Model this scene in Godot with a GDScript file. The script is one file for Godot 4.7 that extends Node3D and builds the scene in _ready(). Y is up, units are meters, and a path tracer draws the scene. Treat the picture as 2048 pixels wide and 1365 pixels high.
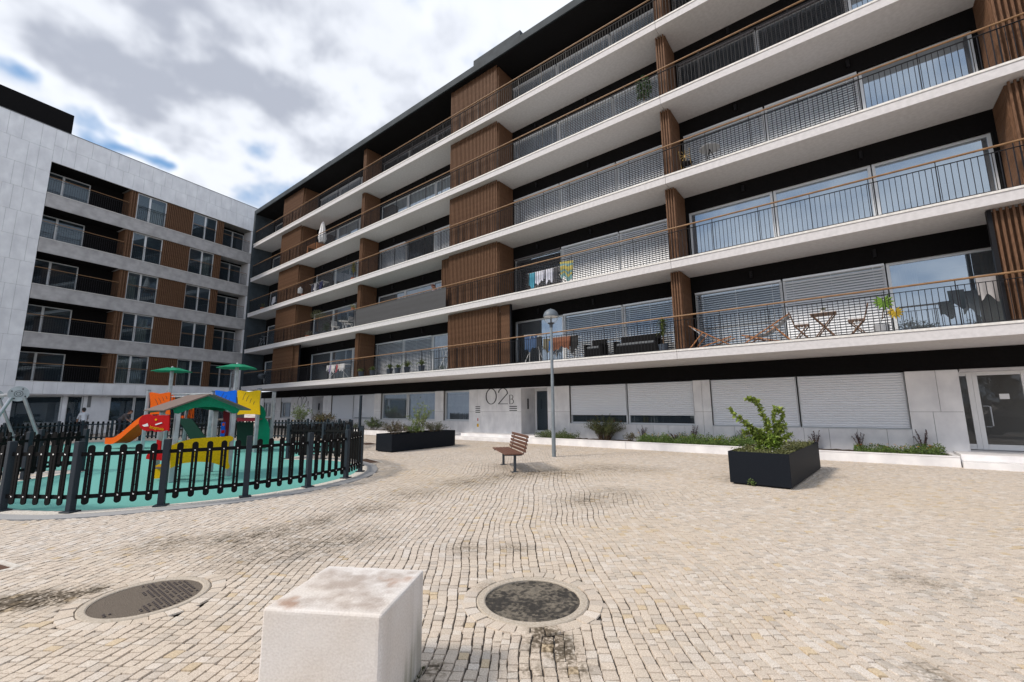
extends Node3D
# Courtyard of a long balcony apartment block. World: x runs along the block's slab edges, y up, z out of the block
# towards the courtyard; the slab edges lie in the plane z = 0, the camera stands 14 m in front of them.

const F := 863.7                     # focal length in photo pixels (photo 2048 x 1365)
const EYE := Vector3(0.0, 1.55, 14.06)
var cam_r: Vector3
var cam_d: Vector3
var cam_f: Vector3
var rng := RandomNumberGenerator.new()
var fn := FastNoiseLite.new()
var M := {}
var taken := {}

class MB:
	var v := PackedVector3Array()
	var n := PackedVector3Array()
	var c := PackedColorArray()
	var col := Color(1, 1, 1)
	func tri(a: Vector3, b: Vector3, d: Vector3, nn: Vector3) -> void:
		v.append(a); v.append(d); v.append(b)
		n.append(nn); n.append(nn); n.append(nn)
		c.append(col); c.append(col); c.append(col)
	func tri3(a: Vector3, b: Vector3, d: Vector3, na: Vector3, nb: Vector3, nd: Vector3) -> void:
		v.append(a); v.append(d); v.append(b)
		n.append(na); n.append(nd); n.append(nb)
		c.append(col); c.append(col); c.append(col)
	func quad(a: Vector3, b: Vector3, d: Vector3, e: Vector3) -> void:
		var nn := (b - a).cross(e - a)
		if nn.length_squared() < 1e-14:
			nn = (d - b).cross(e - b)
		nn = nn.normalized()
		tri(a, b, d, nn); tri(a, d, e, nn)
	func obox(o: Vector3, x: Vector3, y: Vector3, z: Vector3) -> void:   # centre and half axes (right-handed)
		quad(o - x - y + z, o + x - y + z, o + x + y + z, o - x + y + z)
		quad(o + x - y - z, o - x - y - z, o - x + y - z, o + x + y - z)
		quad(o + x - y + z, o + x - y - z, o + x + y - z, o + x + y + z)
		quad(o - x - y - z, o - x - y + z, o - x + y + z, o - x + y - z)
		quad(o - x + y + z, o + x + y + z, o + x + y - z, o - x + y - z)
		quad(o - x - y - z, o + x - y - z, o + x - y + z, o - x - y + z)
	func box(a: Vector3, b: Vector3) -> void:
		var h := (b - a) / 2.0
		obox((a + b) / 2.0, Vector3(h.x, 0, 0), Vector3(0, h.y, 0), Vector3(0, 0, h.z))
	func cbox(a: Vector3, b: Vector3, r: float) -> void:   # box with chamfered edges
		var lo := a + Vector3(r, r, r)
		var hi := b - Vector3(r, r, r)
		var s := [lo, hi]
		var P := func(i: int, j: int, k: int, ax: int) -> Vector3:
			var p := Vector3(s[i].x, s[j].y, s[k].z)
			if ax == 0: p.x += r * (2 * i - 1)
			if ax == 1: p.y += r * (2 * j - 1)
			if ax == 2: p.z += r * (2 * k - 1)
			return p
		for i in 2:
			var f := 1 if i == 1 else 0
			var q := [P.call(i, 0, 0, 0), P.call(i, 1, 0, 0), P.call(i, 1, 1, 0), P.call(i, 0, 1, 0)]
			if f: quad(q[0], q[1], q[2], q[3])
			else: quad(q[3], q[2], q[1], q[0])
			q = [P.call(0, i, 0, 1), P.call(0, i, 1, 1), P.call(1, i, 1, 1), P.call(1, i, 0, 1)]
			if f: quad(q[0], q[1], q[2], q[3])
			else: quad(q[3], q[2], q[1], q[0])
			q = [P.call(0, 0, i, 2), P.call(1, 0, i, 2), P.call(1, 1, i, 2), P.call(0, 1, i, 2)]
			if f: quad(q[0], q[1], q[2], q[3])
			else: quad(q[3], q[2], q[1], q[0])
		var mid := (a + b) / 2.0
		for i in 2:
			for j in 2:
				_q(P.call(i, j, 0, 0), P.call(i, j, 1, 0), P.call(i, j, 1, 1), P.call(i, j, 0, 1), mid)
				_q(P.call(i, 0, j, 0), P.call(i, 1, j, 0), P.call(i, 1, j, 2), P.call(i, 0, j, 2), mid)
				_q(P.call(0, i, j, 1), P.call(1, i, j, 1), P.call(1, i, j, 2), P.call(0, i, j, 2), mid)
				for k in 2:
					var t := [P.call(i, j, k, 0), P.call(i, j, k, 1), P.call(i, j, k, 2)]
					var nn: Vector3 = (t[1] - t[0]).cross(t[2] - t[0]).normalized()
					if nn.dot(t[0] - mid) < 0: tri(t[0], t[2], t[1], -nn)
					else: tri(t[0], t[1], t[2], nn)
	func _q(a: Vector3, b: Vector3, d: Vector3, e: Vector3, mid: Vector3) -> void:
		if (b - a).cross(e - a).dot(a - mid) < 0: quad(a, e, d, b)
		else: quad(a, b, d, e)
	func tube(pts: Array, r, sides := 8, caps := true) -> void:   # smooth tube; r a number or one radius for each point
		var rings := []
		for i in pts.size():
			var t: Vector3 = (pts[mini(i + 1, pts.size() - 1)] - pts[maxi(i - 1, 0)]).normalized()
			var s := t.cross(Vector3.UP if absf(t.y) < 0.95 else Vector3.RIGHT).normalized()
			var w := s.cross(t)
			var rr: float = r[i] if r is Array else r
			var ring := []
			for k in sides:
				var a := TAU * k / sides
				var d := s * cos(a) + w * sin(a)
				ring.append([pts[i] + d * rr, d])
			rings.append(ring)
		for i in rings.size() - 1:
			for k in sides:
				var m := (k + 1) % sides
				var p = rings[i][k]; var q = rings[i][m]; var x = rings[i + 1][m]; var y = rings[i + 1][k]
				tri3(p[0], x[0], q[0], p[1], x[1], q[1]); tri3(p[0], y[0], x[0], p[1], y[1], x[1])
		if caps:
			for e in [0, rings.size() - 1]:
				var o: Vector3 = pts[e]
				var t2: Vector3 = (pts[0] - pts[1]).normalized() if e == 0 else (pts[e] - pts[e - 1]).normalized()
				for k in sides:
					var m := (k + 1) % sides
					if e == 0: tri(o, rings[e][k][0], rings[e][m][0], t2)
					else: tri(o, rings[e][m][0], rings[e][k][0], t2)
	func lathe(o: Vector3, prof: Array, sides := 20) -> void:   # profile of (radius, height), smooth
		for i in prof.size() - 1:
			var p: Vector2 = prof[i]; var q: Vector2 = prof[i + 1]
			var t := (q - p).normalized()
			for k in sides:
				var a := TAU * k / sides; var b := TAU * (k + 1) / sides
				var da := Vector3(cos(a), 0, sin(a)); var db := Vector3(cos(b), 0, sin(b))
				var na := da * t.y - Vector3.UP * t.x; var nb := db * t.y - Vector3.UP * t.x
				var A := o + da * p.x + Vector3.UP * p.y; var B := o + db * p.x + Vector3.UP * p.y
				var Cc := o + db * q.x + Vector3.UP * q.y; var D := o + da * q.x + Vector3.UP * q.y
				tri3(A, Cc, B, na, nb, nb); tri3(A, D, Cc, na, na, nb)
	func prism(poly: PackedVector2Array, o: Vector3, x: Vector3, y: Vector3, t: float) -> void:   # polygon in the plane o + x, y, thick t both ways
		var z := x.cross(y).normalized() * t / 2.0
		if Geometry2D.is_polygon_clockwise(poly):
			poly = poly.duplicate(); poly.reverse()
		var idx := Geometry2D.triangulate_polygon(poly)
		var zn := z.normalized()
		for i in range(0, idx.size(), 3):
			var p := []
			for k in 3: p.append(o + x * poly[idx[i + k]].x + y * poly[idx[i + k]].y)
			if (p[1] - p[0]).cross(p[2] - p[0]).dot(zn) < 0: p = [p[0], p[2], p[1]]
			tri(p[0] + z, p[1] + z, p[2] + z, zn)
			tri(p[0] - z, p[2] - z, p[1] - z, -zn)
		for i in poly.size():
			var a := poly[i]; var b := poly[(i + 1) % poly.size()]
			var A := o + x * a.x + y * a.y; var B := o + x * b.x + y * b.y
			quad(A - z, B - z, B + z, A + z)
	func leaf(p: Vector3, d: Vector3, side: Vector3, l: float, w: float) -> void:   # a folded, pointed leaf
		var up := side.cross(d).normalized()
		var m := p + d * l * 0.5 - up * w * 0.18
		var e := p + d * l - up * l * 0.12
		var a := p + d * l * 0.45 + side * w * 0.5 + up * w * 0.12
		var b := p + d * l * 0.45 - side * w * 0.5 + up * w * 0.12
		for q in [[p, m, a], [a, m, e], [p, b, m], [m, b, e]]:
			tri(q[0], q[1], q[2], (q[1] - q[0]).cross(q[2] - q[0]).normalized())
	func mesh() -> ArrayMesh:
		var m := ArrayMesh.new()
		if v.is_empty(): return m
		var a := []
		a.resize(Mesh.ARRAY_MAX)
		a[Mesh.ARRAY_VERTEX] = v; a[Mesh.ARRAY_NORMAL] = n; a[Mesh.ARRAY_COLOR] = c
		m.add_surface_from_arrays(Mesh.PRIMITIVE_TRIANGLES, a)
		return m

# ---------------------------------------------------------------- things, parts, names
func numbered(called: String) -> String:
	var k: int = taken.get(called, 0)
	taken[called] = k + 1
	return called if k == 0 else "%s_%03d" % [called, k]
func put(mesh: Mesh, called: String, mat: Material, parent: Node = self, xf := Transform3D.IDENTITY) -> MeshInstance3D:
	var o := MeshInstance3D.new()
	o.name = numbered(called) if parent == self else called
	o.mesh = mesh
	o.material_override = mat
	o.transform = xf
	parent.add_child(o, true)
	return o
func part(mb: MB, called: String, mat: Material, parent: Node) -> MeshInstance3D:
	return put(mb.mesh(), called, mat, parent)
func tag(o: Node, label: String, category: String, group := "") -> Node:
	o.set_meta("label", label); o.set_meta("category", category)
	if group: o.set_meta("group", group)
	return o
func stuff(o: Node) -> Node:
	o.set_meta("kind", "stuff"); return o
func thing(called: String, label: String, category: String, at := Vector3.ZERO, turn := 0.0, group := "") -> Node3D:
	var o := Node3D.new()
	o.name = numbered(called)
	add_child(o)
	o.position = at; o.rotation.y = turn
	tag(o, label, category, group)
	return o
func struct(mb: MB, called: String, mat: Material) -> MeshInstance3D:
	var o := part(mb, called, mat, self)
	o.set_meta("kind", "structure")
	return o

# ---------------------------------------------------------------- photo pixel -> place
func ray(px: float, py: float) -> Vector3:
	return cam_f + cam_r * (px - 1024.0) / F + cam_d * (py - 682.5) / F
func gp(px: float, py: float, y := 0.0) -> Vector3:
	var d := ray(px, py)
	return EYE + d * ((y - EYE.y) / d.y)
func fz(px: float, py: float, z := 0.0) -> Vector3:
	var d := ray(px, py)
	return EYE + d * ((z - EYE.z) / d.z)
func vp(px: float, py: float, p: Vector3, e: Vector3) -> Vector3:   # on the upright plane through p along e
	var d := ray(px, py)
	var nn := e.cross(Vector3.UP)
	return EYE + d * ((p - EYE).dot(nn) / d.dot(nn))
func to_px(p: Vector3) -> Vector3:
	var w := p - EYE
	var z := w.dot(cam_f)
	return Vector3(1024.0 + F * w.dot(cam_r) / z, 682.5 + F * w.dot(cam_d) / z, z)

# ---------------------------------------------------------------- materials
func tex(seed_: int, freq: float, oct: int, a: Color, b: Color, size := 256, kind := FastNoiseLite.TYPE_SIMPLEX_SMOOTH, gamma := 1.0) -> ImageTexture:
	var nz := FastNoiseLite.new()
	nz.seed = seed_; nz.frequency = freq; nz.fractal_octaves = oct; nz.noise_type = kind
	var src := nz.get_seamless_image(size, size)
	var im := Image.create_empty(size, size, false, Image.FORMAT_RGB8)
	for y in size:
		for x in size:
			im.set_pixel(x, y, a.lerp(b, pow(src.get_pixel(x, y).r, gamma)))
	return ImageTexture.create_from_image(im)
func mat(called: String, lin: Color, rough: float, t: Texture2D = null, scale = 1.0, bump := 0.0, metal := 0.0, world := true) -> StandardMaterial3D:
	var m := StandardMaterial3D.new()
	m.resource_name = called
	m.albedo_color = lin.linear_to_srgb()
	m.roughness = rough; m.metallic = metal
	if t:
		m.albedo_texture = t
		m.uv1_triplanar = true; m.uv1_world_triplanar = world
		m.uv1_scale = scale if scale is Vector3 else Vector3.ONE * scale
		if bump != 0.0:
			m.heightmap_enabled = true; m.heightmap_texture = t; m.heightmap_scale = bump
	M[called] = m
	return m
func vcol(m: StandardMaterial3D) -> StandardMaterial3D:
	m.vertex_color_use_as_albedo = true
	return m
func make_materials() -> void:
	var g := func(x: float) -> Color: return Color(x, x, x)
	var t_fine := tex(1, 0.05, 4, g.call(0.86), g.call(1.0))
	var t_mottle := tex(2, 0.012, 5, g.call(0.82), g.call(1.0))
	var t_vein := tex(3, 0.008, 6, Color(0.86, 0.86, 0.87), Color(1, 1, 1), 512, FastNoiseLite.TYPE_PERLIN)
	var t_wood := tex(4, 0.03, 4, Color(0.62, 0.6, 0.58), Color(1, 1, 1))
	var t_stain := tex(5, 0.009, 6, Color(0.52, 0.45, 0.38), Color(1.25, 1.25, 1.25), 512)
	var t_speck := tex(6, 0.35, 2, g.call(0.72), g.call(1.0))
	var t_grain := tex(7, 0.06, 5, Color(0.8, 0.77, 0.72), Color(1.04, 1.04, 1.04), 512)
	mat("white_plaster", Color(0.615, 0.60, 0.61), 0.85, tex(12, 0.03, 5, g.call(0.92), g.call(1.0), 512), 0.45)
	mat("slab_cap", Color(0.78, 0.76, 0.73), 0.6, t_fine, 0.6)
	mat("grey_plaster", Color(0.46, 0.45, 0.455), 0.9, t_mottle, 0.5)
	mat("white_stone", Color(0.90, 0.89, 0.89), 0.55, t_vein, Vector3(0.45, 0.3, 0.45))
	mat("pale_stone", Color(0.86, 0.875, 0.90), 0.6, t_vein, Vector3(0.4, 0.22, 0.4))
	mat("joint", Color(0.2, 0.19, 0.18), 0.95)
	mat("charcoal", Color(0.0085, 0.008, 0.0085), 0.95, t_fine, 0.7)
	mat("roof_metal", Color(0.05, 0.063, 0.074), 0.65, t_mottle, 0.4)
	mat("black_metal", Color(0.012, 0.012, 0.014), 0.5)
	mat("rail_metal", Color(0.016, 0.016, 0.019), 0.45)
	mat("slat_wood", Color(0.225, 0.125, 0.075), 0.6, t_wood, Vector3(9, 0.5, 9))
	mat("rail_wood", Color(0.36, 0.20, 0.09), 0.45, t_wood, Vector3(0.6, 8, 8))
	mat("alu", Color(0.62, 0.64, 0.66), 0.4, null, 1.0, 0.0, 0.15)
	mat("alu_dark", Color(0.16, 0.17, 0.18), 0.4)
	mat("blind", Color(0.70, 0.72, 0.75), 0.35, null, 1.0, 0.0, 0.2)
	mat("shutter", Color(0.78, 0.80, 0.84), 0.45, null, 1.0, 0.0, 0.1)
	mat("blind_dark", Color(0.12, 0.11, 0.115), 0.5)
	mat("room", Color(0.36, 0.34, 0.31), 0.9)
	mat("curtain", Color(0.70, 0.71, 0.67), 0.9)
	M.curtain.backlight_enabled = true; M.curtain.backlight = Color(0.5, 0.5, 0.5)
	mat("curtain_green", Color(0.40, 0.47, 0.41), 0.9)
	mat("reed_grey", Color(0.105, 0.108, 0.118), 0.85, t_wood, Vector3(14, 0.5, 14))
	mat("teal_rubber", Color(0.15, 0.50, 0.45), 0.8, t_speck, 1.6)
	mat("kerb_light", Color(0.68, 0.66, 0.63), 0.8, t_grain, 0.8)
	mat("kerb_grey", Color(0.47, 0.47, 0.475), 0.8, t_speck, 1.5)
	mat("far_ground", Color(0.54, 0.50, 0.46), 0.9, t_stain, 0.12)
	var sm := vcol(mat("stones", Color(1, 1, 1), 0.78))
	sm.detail_enabled = true
	sm.detail_albedo = tex(7, 0.07, 5, Color(0.74, 0.71, 0.67), Color(1.0, 1.0, 1.0), 512, FastNoiseLite.TYPE_SIMPLEX_SMOOTH, 0.7)
	sm.detail_blend_mode = BaseMaterial3D.BLEND_MODE_MUL
	sm.detail_uv_layer = BaseMaterial3D.DETAIL_UV_2
	vcol(mat("block", Color(1, 1, 1), 0.85, tex(21, 0.12, 5, Color(0.9, 0.89, 0.88), Color(1.04, 1.04, 1.04), 512), 1.1, 0.6))
	
	mat("concrete", Color(0.52, 0.47, 0.41), 0.9, t_grain, 1.4, 0.4)
	vcol(mat("gravel", Color(1, 1, 1), 0.95, tex(22, 0.3, 3, g.call(0.45), g.call(1.0)), 2.2, 1.2))
	mat("cover_iron", Color(0.40, 0.335, 0.27), 0.9, tex(23, 0.11, 5, Color(0.25, 0.23, 0.21), Color(1.0, 1.0, 1.0), 512), 2.4, 0.8)
	mat("stud_iron", Color(0.07, 0.055, 0.05), 0.7)
	mat("rust", Color(0.10, 0.05, 0.028), 0.9, t_grain, 4.0)
	mat("fence_post", Color(0.035, 0.045, 0.057), 0.5, t_fine, 3.0)
	mat("fence_black", Color(0.006, 0.006, 0.0065), 0.7)
	mat("bolt", Color(0.75, 0.75, 0.75), 0.35, null, 1.0, 0.0, 0.6)
	mat("galv", Color(0.50, 0.53, 0.56), 0.38, t_mottle, 1.0, 0.0, 0.7)
	mat("lamp_grey", Color(0.26, 0.30, 0.33), 0.45, t_mottle, 1.2, 0.0, 0.25)
	mat("lamp_cap", Color(0.12, 0.145, 0.17), 0.5)
	mat("bench_wood", Color(0.20, 0.092, 0.062), 0.55, t_wood, Vector3(5, 5, 5), 0.1, 0.0, false)
	mat("bench_iron", Color(0.045, 0.055, 0.068), 0.5)
	mat("planter", Color(0.009, 0.012, 0.018), 0.6, t_fine, 2.0)
	mat("soil", Color(0.07, 0.045, 0.03), 0.95, t_grain, 3.0)
	mat("pot_grey", Color(0.33, 0.34, 0.36), 0.7)
	mat("pot_blue", Color(0.05, 0.065, 0.09), 0.5)
	mat("pot_clay", Color(0.42, 0.14, 0.07), 0.8)
	mat("deck_wood", Color(0.40, 0.17, 0.065), 0.55)
	mat("old_wood", Color(0.16, 0.09, 0.055), 0.65)
	mat("white_paint", Color(0.78, 0.78, 0.78), 0.4)
	mat("cloth_white", Color(0.78, 0.77, 0.77), 0.9)
	mat("car_paint", Color(0.008, 0.008, 0.010), 0.18)
	M.car_paint.clearcoat_enabled = true
	mat("gold_metal", Color(0.45, 0.30, 0.10), 0.4, null, 1.0, 0.0, 0.6)
	for q in [["p_orange", 0.95, 0.13, 0.0], ["p_red", 0.56, 0.003, 0.006], ["p_yellow", 0.86, 0.50, 0.0], ["p_blue", 0.0, 0.145, 0.80], ["p_green", 0.0, 0.25, 0.125], ["p_darkgreen", 0.008, 0.045, 0.028], ["p_brown", 0.20, 0.15, 0.13], ["p_wine", 0.22, 0.015, 0.025]]:
		mat(q[0], Color(q[1], q[2], q[3]), 0.5, t_fine, 1.5)
		M[q[0]].metallic_specular = 0.3
	for q in ["fence_black", "fence_post", "planter", "charcoal", "black_metal", "rail_metal", "roof_metal", "slat_wood"]: M[q].metallic_specular = 0.25
	vcol(mat("leaves", Color(1, 1, 1), 0.55))
	M.leaves.backlight_enabled = true; M.leaves.backlight = Color(0.35, 0.4, 0.2)
	vcol(mat("painted", Color(1, 1, 1), 0.8))
	mat("stem", Color(0.12, 0.08, 0.05), 0.9)
	mat("ink", Color(0.012, 0.011, 0.014), 0.5)
	var gl := mat("glass", Color(0.40, 0.47, 0.54), 0.015, null, 1.0, 0.0, 0.82)
	gl.transparency = BaseMaterial3D.TRANSPARENCY_ALPHA
	gl.albedo_color.a = 0.06
	var g2 := mat("glass_dark", Color(0.08, 0.12, 0.155), 0.015, null, 1.0, 0.0, 0.55)
	g2.transparency = BaseMaterial3D.TRANSPARENCY_ALPHA
	g2.albedo_color.a = 0.1
	var g4 := mat("glass_door", Color(0.04, 0.05, 0.055), 0.015, null, 1.0, 0.0, 0.3)
	g4.transparency = BaseMaterial3D.TRANSPARENCY_ALPHA
	g4.albedo_color.a = 0.1
	var g3 := mat("glass_thin", Color(0.9, 0.95, 0.95), 0.02)
	g3.transparency = BaseMaterial3D.TRANSPARENCY_ALPHA
	g3.albedo_color.a = 0.06

# ---------------------------------------------------------------- light and air
func make_camera_and_light() -> void:
	var a := -0.9085; var p := 0.1519; var r := -0.0078
	# level camera axes (right, forward) in the block's frame, then pitch and roll
	var right := Vector3(-sin(a), 0, -cos(a))
	var fwd0 := Vector3(-cos(a), 0, sin(a))
	var up := Vector3.UP * cos(p) - fwd0 * sin(p)
	cam_f = Vector3.UP * sin(p) + fwd0 * cos(p)
	cam_r = right * cos(r) + up * sin(r)
	cam_d = right * sin(r) - up * cos(r)
	var cam := Camera3D.new()
	cam.name = "camera"
	cam.transform = Transform3D(Basis(cam_r, -cam_d, -cam_f), EYE)
	cam.fov = rad_to_deg(2.0 * atan(682.5 / F))
	cam.near = 0.05; cam.far = 900.0
	add_child(cam)
	cam.current = true
	var we := WorldEnvironment.new()
	we.name = "world_environment"
	var e := Environment.new()
	e.background_mode = Environment.BG_SKY
	e.sky = Sky.new()
	var sm := PanoramaSkyMaterial.new()
	sm.panorama = ImageTexture.create_from_image(sky_image())
	e.sky.sky_material = sm
	e.tonemap_mode = Environment.TONE_MAPPER_LINEAR
	e.tonemap_exposure = 2.0
	e.sdfgi_enabled = true; e.ssao_enabled = true; e.ssil_enabled = true
	we.environment = e
	add_child(we)
	var sun := DirectionalLight3D.new()
	sun.name = "sun"
	sun.light_energy = 0.5
	sun.light_color = Color(1.0, 0.955, 0.90)
	sun.light_angular_distance = 10.0
	sun.shadow_enabled = true
	var az := (right * 0.94 + fwd0 * 0.34).normalized()       # shadows fall to the right of the bench and slightly away
	var to := az * cos(deg_to_rad(44.0)) - Vector3.UP * sin(deg_to_rad(44.0))
	sun.transform = Transform3D(Basis.looking_at(to, Vector3.UP), Vector3(0, 40, 0))
	add_child(sun)

func sky_image() -> Image:
	var W := 1536; var H := 768
	var im := Image.create_empty(W, H, false, Image.FORMAT_RGBF)
	im.fill(Color(0.30, 0.28, 0.26))
	var n1 := FastNoiseLite.new()
	n1.seed = 11; n1.frequency = 1.0; n1.fractal_octaves = 7; n1.fractal_gain = 0.55
	var n2 := FastNoiseLite.new()
	n2.seed = 47; n2.frequency = 0.55; n2.fractal_octaves = 4; n2.domain_warp_enabled = true; n2.domain_warp_amplitude = 0.5; n2.domain_warp_frequency = 1.2
	# clouds seen in the photograph: direction, angular size, how much thicker (grey) or thinner (blue) the cover is there
	var spots := []
	for s in [[300, 60, 0.22, 0.42], [180, 20, 0.18, 0.30], [430, 110, 0.18, 0.40], [540, 60, 0.16, 0.25], [790, 100, 0.13, 0.34], [700, 120, 0.10, 0.2], [640, 190, 0.10, 0.15], [560, 260, 0.12, 0.12],
			[6, 132, 0.034, -0.7], [36, 150, 0.03, -0.7], [136, 246, 0.026, -0.7], [185, 262, 0.034, -0.78], [225, 280, 0.032, -0.7], [268, 300, 0.032, -0.76], [330, 332, 0.026, -0.7], [305, 318, 0.024, -0.7], [825, 18, 0.03, -0.45],
			[600, 100, 0.75, 0.46], [250, 190, 0.3, 0.20], [900, 60, 0.2, 0.1], [60, 190, 0.09, 0.22]]:
		spots.append([ray(s[0], s[1]).normalized(), s[2], s[3]])
	for y in H / 2 + 4:
		var th := PI * (y + 0.5) / H
		for x in W:
			var ph := TAU * (x + 0.5) / W
			var d := Vector3(sin(th) * sin(ph), cos(th), -sin(th) * cos(ph))
			var k := 1.0 / (maxf(d.y, 0.0) + 0.22)
			var qx := d.x * k; var qy := d.z * k
			var a := n1.get_noise_3d(qx * 1.3, qy * 1.3, 3.0)
			var fine := n1.get_noise_3d(qx * 3.4, qy * 3.4, 17.0)
			var th2 := 0.06 + 0.55 * n2.get_noise_3d(qx, qy, 9.0) + 0.38 * a + 0.18 * fine          # thickness of the cover
			if d.dot(cam_f) > 0.2:
				var wd := (d + Vector3(a, fine, n1.get_noise_3d(d.y * 7.0 + 40.0, d.x * 7.0, d.z * 7.0)) * 0.05).normalized()
				for s in spots:
					var c: float = 2.0 * (1.0 - wd.dot(s[0])) / (s[1] * s[1])        # squared angle in units of the size
					if c < 5.0: th2 += s[2] * exp(-c * 1.2) * (0.85 + 0.8 * a + 0.9 * fine)
			var cover := smoothstep(-0.42, 0.26, th2)
			var grey := smoothstep(0.30, 1.45, th2 + 0.10 * fine)
			var blue := Color(0.085, 0.185, 0.345).lerp(Color(0.20, 0.295, 0.41), pow(1.0 - clampf(d.y, 0, 1), 4.0))
			var white := Color(0.495, 0.515, 0.555) * (1.0 + 0.14 * a + 0.12 * fine)
			im.set_pixel(x, y, blue.lerp(white.lerp(Color(0.225, 0.243, 0.29), grey * 0.92), cover))
	return im

# ---------------------------------------------------------------- ground
const HOLES := [[-2.22, 10.97, 0.4545, 0.385], [-4.81, 12.875, 0.4355, 0.375]]      # manholes: x, z, outer and inner radius
const GRATES := [[-7.06, 13.76, 0.35, 0.2, -0.263], [-11.55, 6.42, 0.62, 0.34, 0.25], [-17.0, 2.62, 0.6, 0.34, 0.25]]  # x, z, half sizes, turn
var play_edge := PackedVector2Array()       # fence line round the playground (x, z)
var fence_posts := []

func make_play_edge() -> void:
	var c := Vector2(-12.12, 10.27)
	fence_posts = [Vector2(-14.05, 7.47)]
	for a in [-105.0, -86.0, -65.5]:
		fence_posts.append(c + Vector2(cos(deg_to_rad(a)), sin(deg_to_rad(a))) * 3.5)
	for q in [[720, 945], [691, 958], [615, 976], [489.5, 996], [321, 1014], [139, 1027], [2, 1024]]:
		var g := gp(q[0], q[1])
		fence_posts.append(Vector2(g.x, g.z))
	for q in [[-11.72, 13.78], [-12.86, 13.78], [-13.98, 13.50], [-15.0, 12.9], [-15.81, 11.85]]:
		fence_posts.append(Vector2(q[0], q[1]))
	var ctrl := [Vector2(-15.81, 11.85), Vector2(-17.6, 13.3), Vector2(-20.5, 14.3), Vector2(-24.0, 14.2), Vector2(-27.6, 12.6), Vector2(-29.7, 10.0), Vector2(-28.6, 7.9), Vector2(-25.6, 5.6), Vector2(-22.6, 4.1), Vector2(-19.6, 2.9), Vector2(-17.0, 3.3), Vector2(-15.2, 5.2), Vector2(-14.05, 7.47)]
	var cur := Curve2D.new()
	for i in ctrl.size():
		var t: Vector2 = (ctrl[mini(i + 1, ctrl.size() - 1)] - ctrl[maxi(i - 1, 0)]) / 6.0
		cur.add_point(ctrl[i], -t, t)
	var L := cur.get_baked_length()
	var nn := int(round(L / 1.14))
	for k in range(1, nn):
		fence_posts.append(cur.sample_baked(L * k / nn))
	for p in fence_posts: play_edge.append(p)

func offset_edge(d: float) -> PackedVector2Array:
	var out := PackedVector2Array()
	var m := fence_posts.size()
	for i in m:
		for s in 4:
			var t := s / 4.0
			var p0: Vector2 = fence_posts[(i + m - 1) % m]; var p1: Vector2 = fence_posts[i]; var p2: Vector2 = fence_posts[(i + 1) % m]; var p3: Vector2 = fence_posts[(i + 2) % m]
			var p := p1.cubic_interpolate(p2, p0, p3, t)
			var q := p1.cubic_interpolate(p2, p0, p3, t + 0.05)
			var tn := (q - p).normalized()
			out.append(p + Vector2(tn.y, -tn.x) * d)
	return out

var stain_spots := []
const DX0 := -8.5
const DZ0 := 2.6
const DSPAN := 11.6
const DPX := 1160
func dirt_map() -> ImageTexture:
	# grime on the paving, one pixel a centimetre: each blot is broken up by two sizes of noise
	var raw := PackedFloat32Array()
	raw.resize(DPX * DPX)
	for s in stain_spots:
		var r: float = s[2] * 1.9
		var k := DPX / DSPAN
		for y in range(maxi(0, int((s[1] - r - DZ0) * k)), mini(DPX, int((s[1] + r - DZ0) * k))):
			for x in range(maxi(0, int((s[0] - r - DX0) * k)), mini(DPX, int((s[0] + r - DX0) * k))):
				var q: float = Vector2(DX0 + x / k - s[0], DZ0 + y / k - s[1]).length() / s[2]
				raw[x + y * DPX] += s[3] * exp(-q * q * 1.4)
	var im := Image.create_empty(DPX, DPX, false, Image.FORMAT_RGB8)
	im.fill(Color.WHITE)
	var dark := Color(0.14, 0.122, 0.092).linear_to_srgb()
	for y in DPX:
		for x in DPX:
			var d := raw[x + y * DPX]
			if d > 0.03 and x > 3 and y > 3 and x < DPX - 4 and y < DPX - 4:
				var v := d * (0.70 + 0.9 * fn.get_noise_2d(x * 2.2, y * 2.2) + 1.3 * fn.get_noise_2d(x * 11.0, y * 11.0) + 1.2 * fn.get_noise_2d(x * 27.0, y * 27.0))
				v = clampf(v, 0.0, 0.95)
				if v > 0.02: im.set_pixel(x, y, Color.WHITE.lerp(dark, v))
	return ImageTexture.create_from_image(im)
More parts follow.
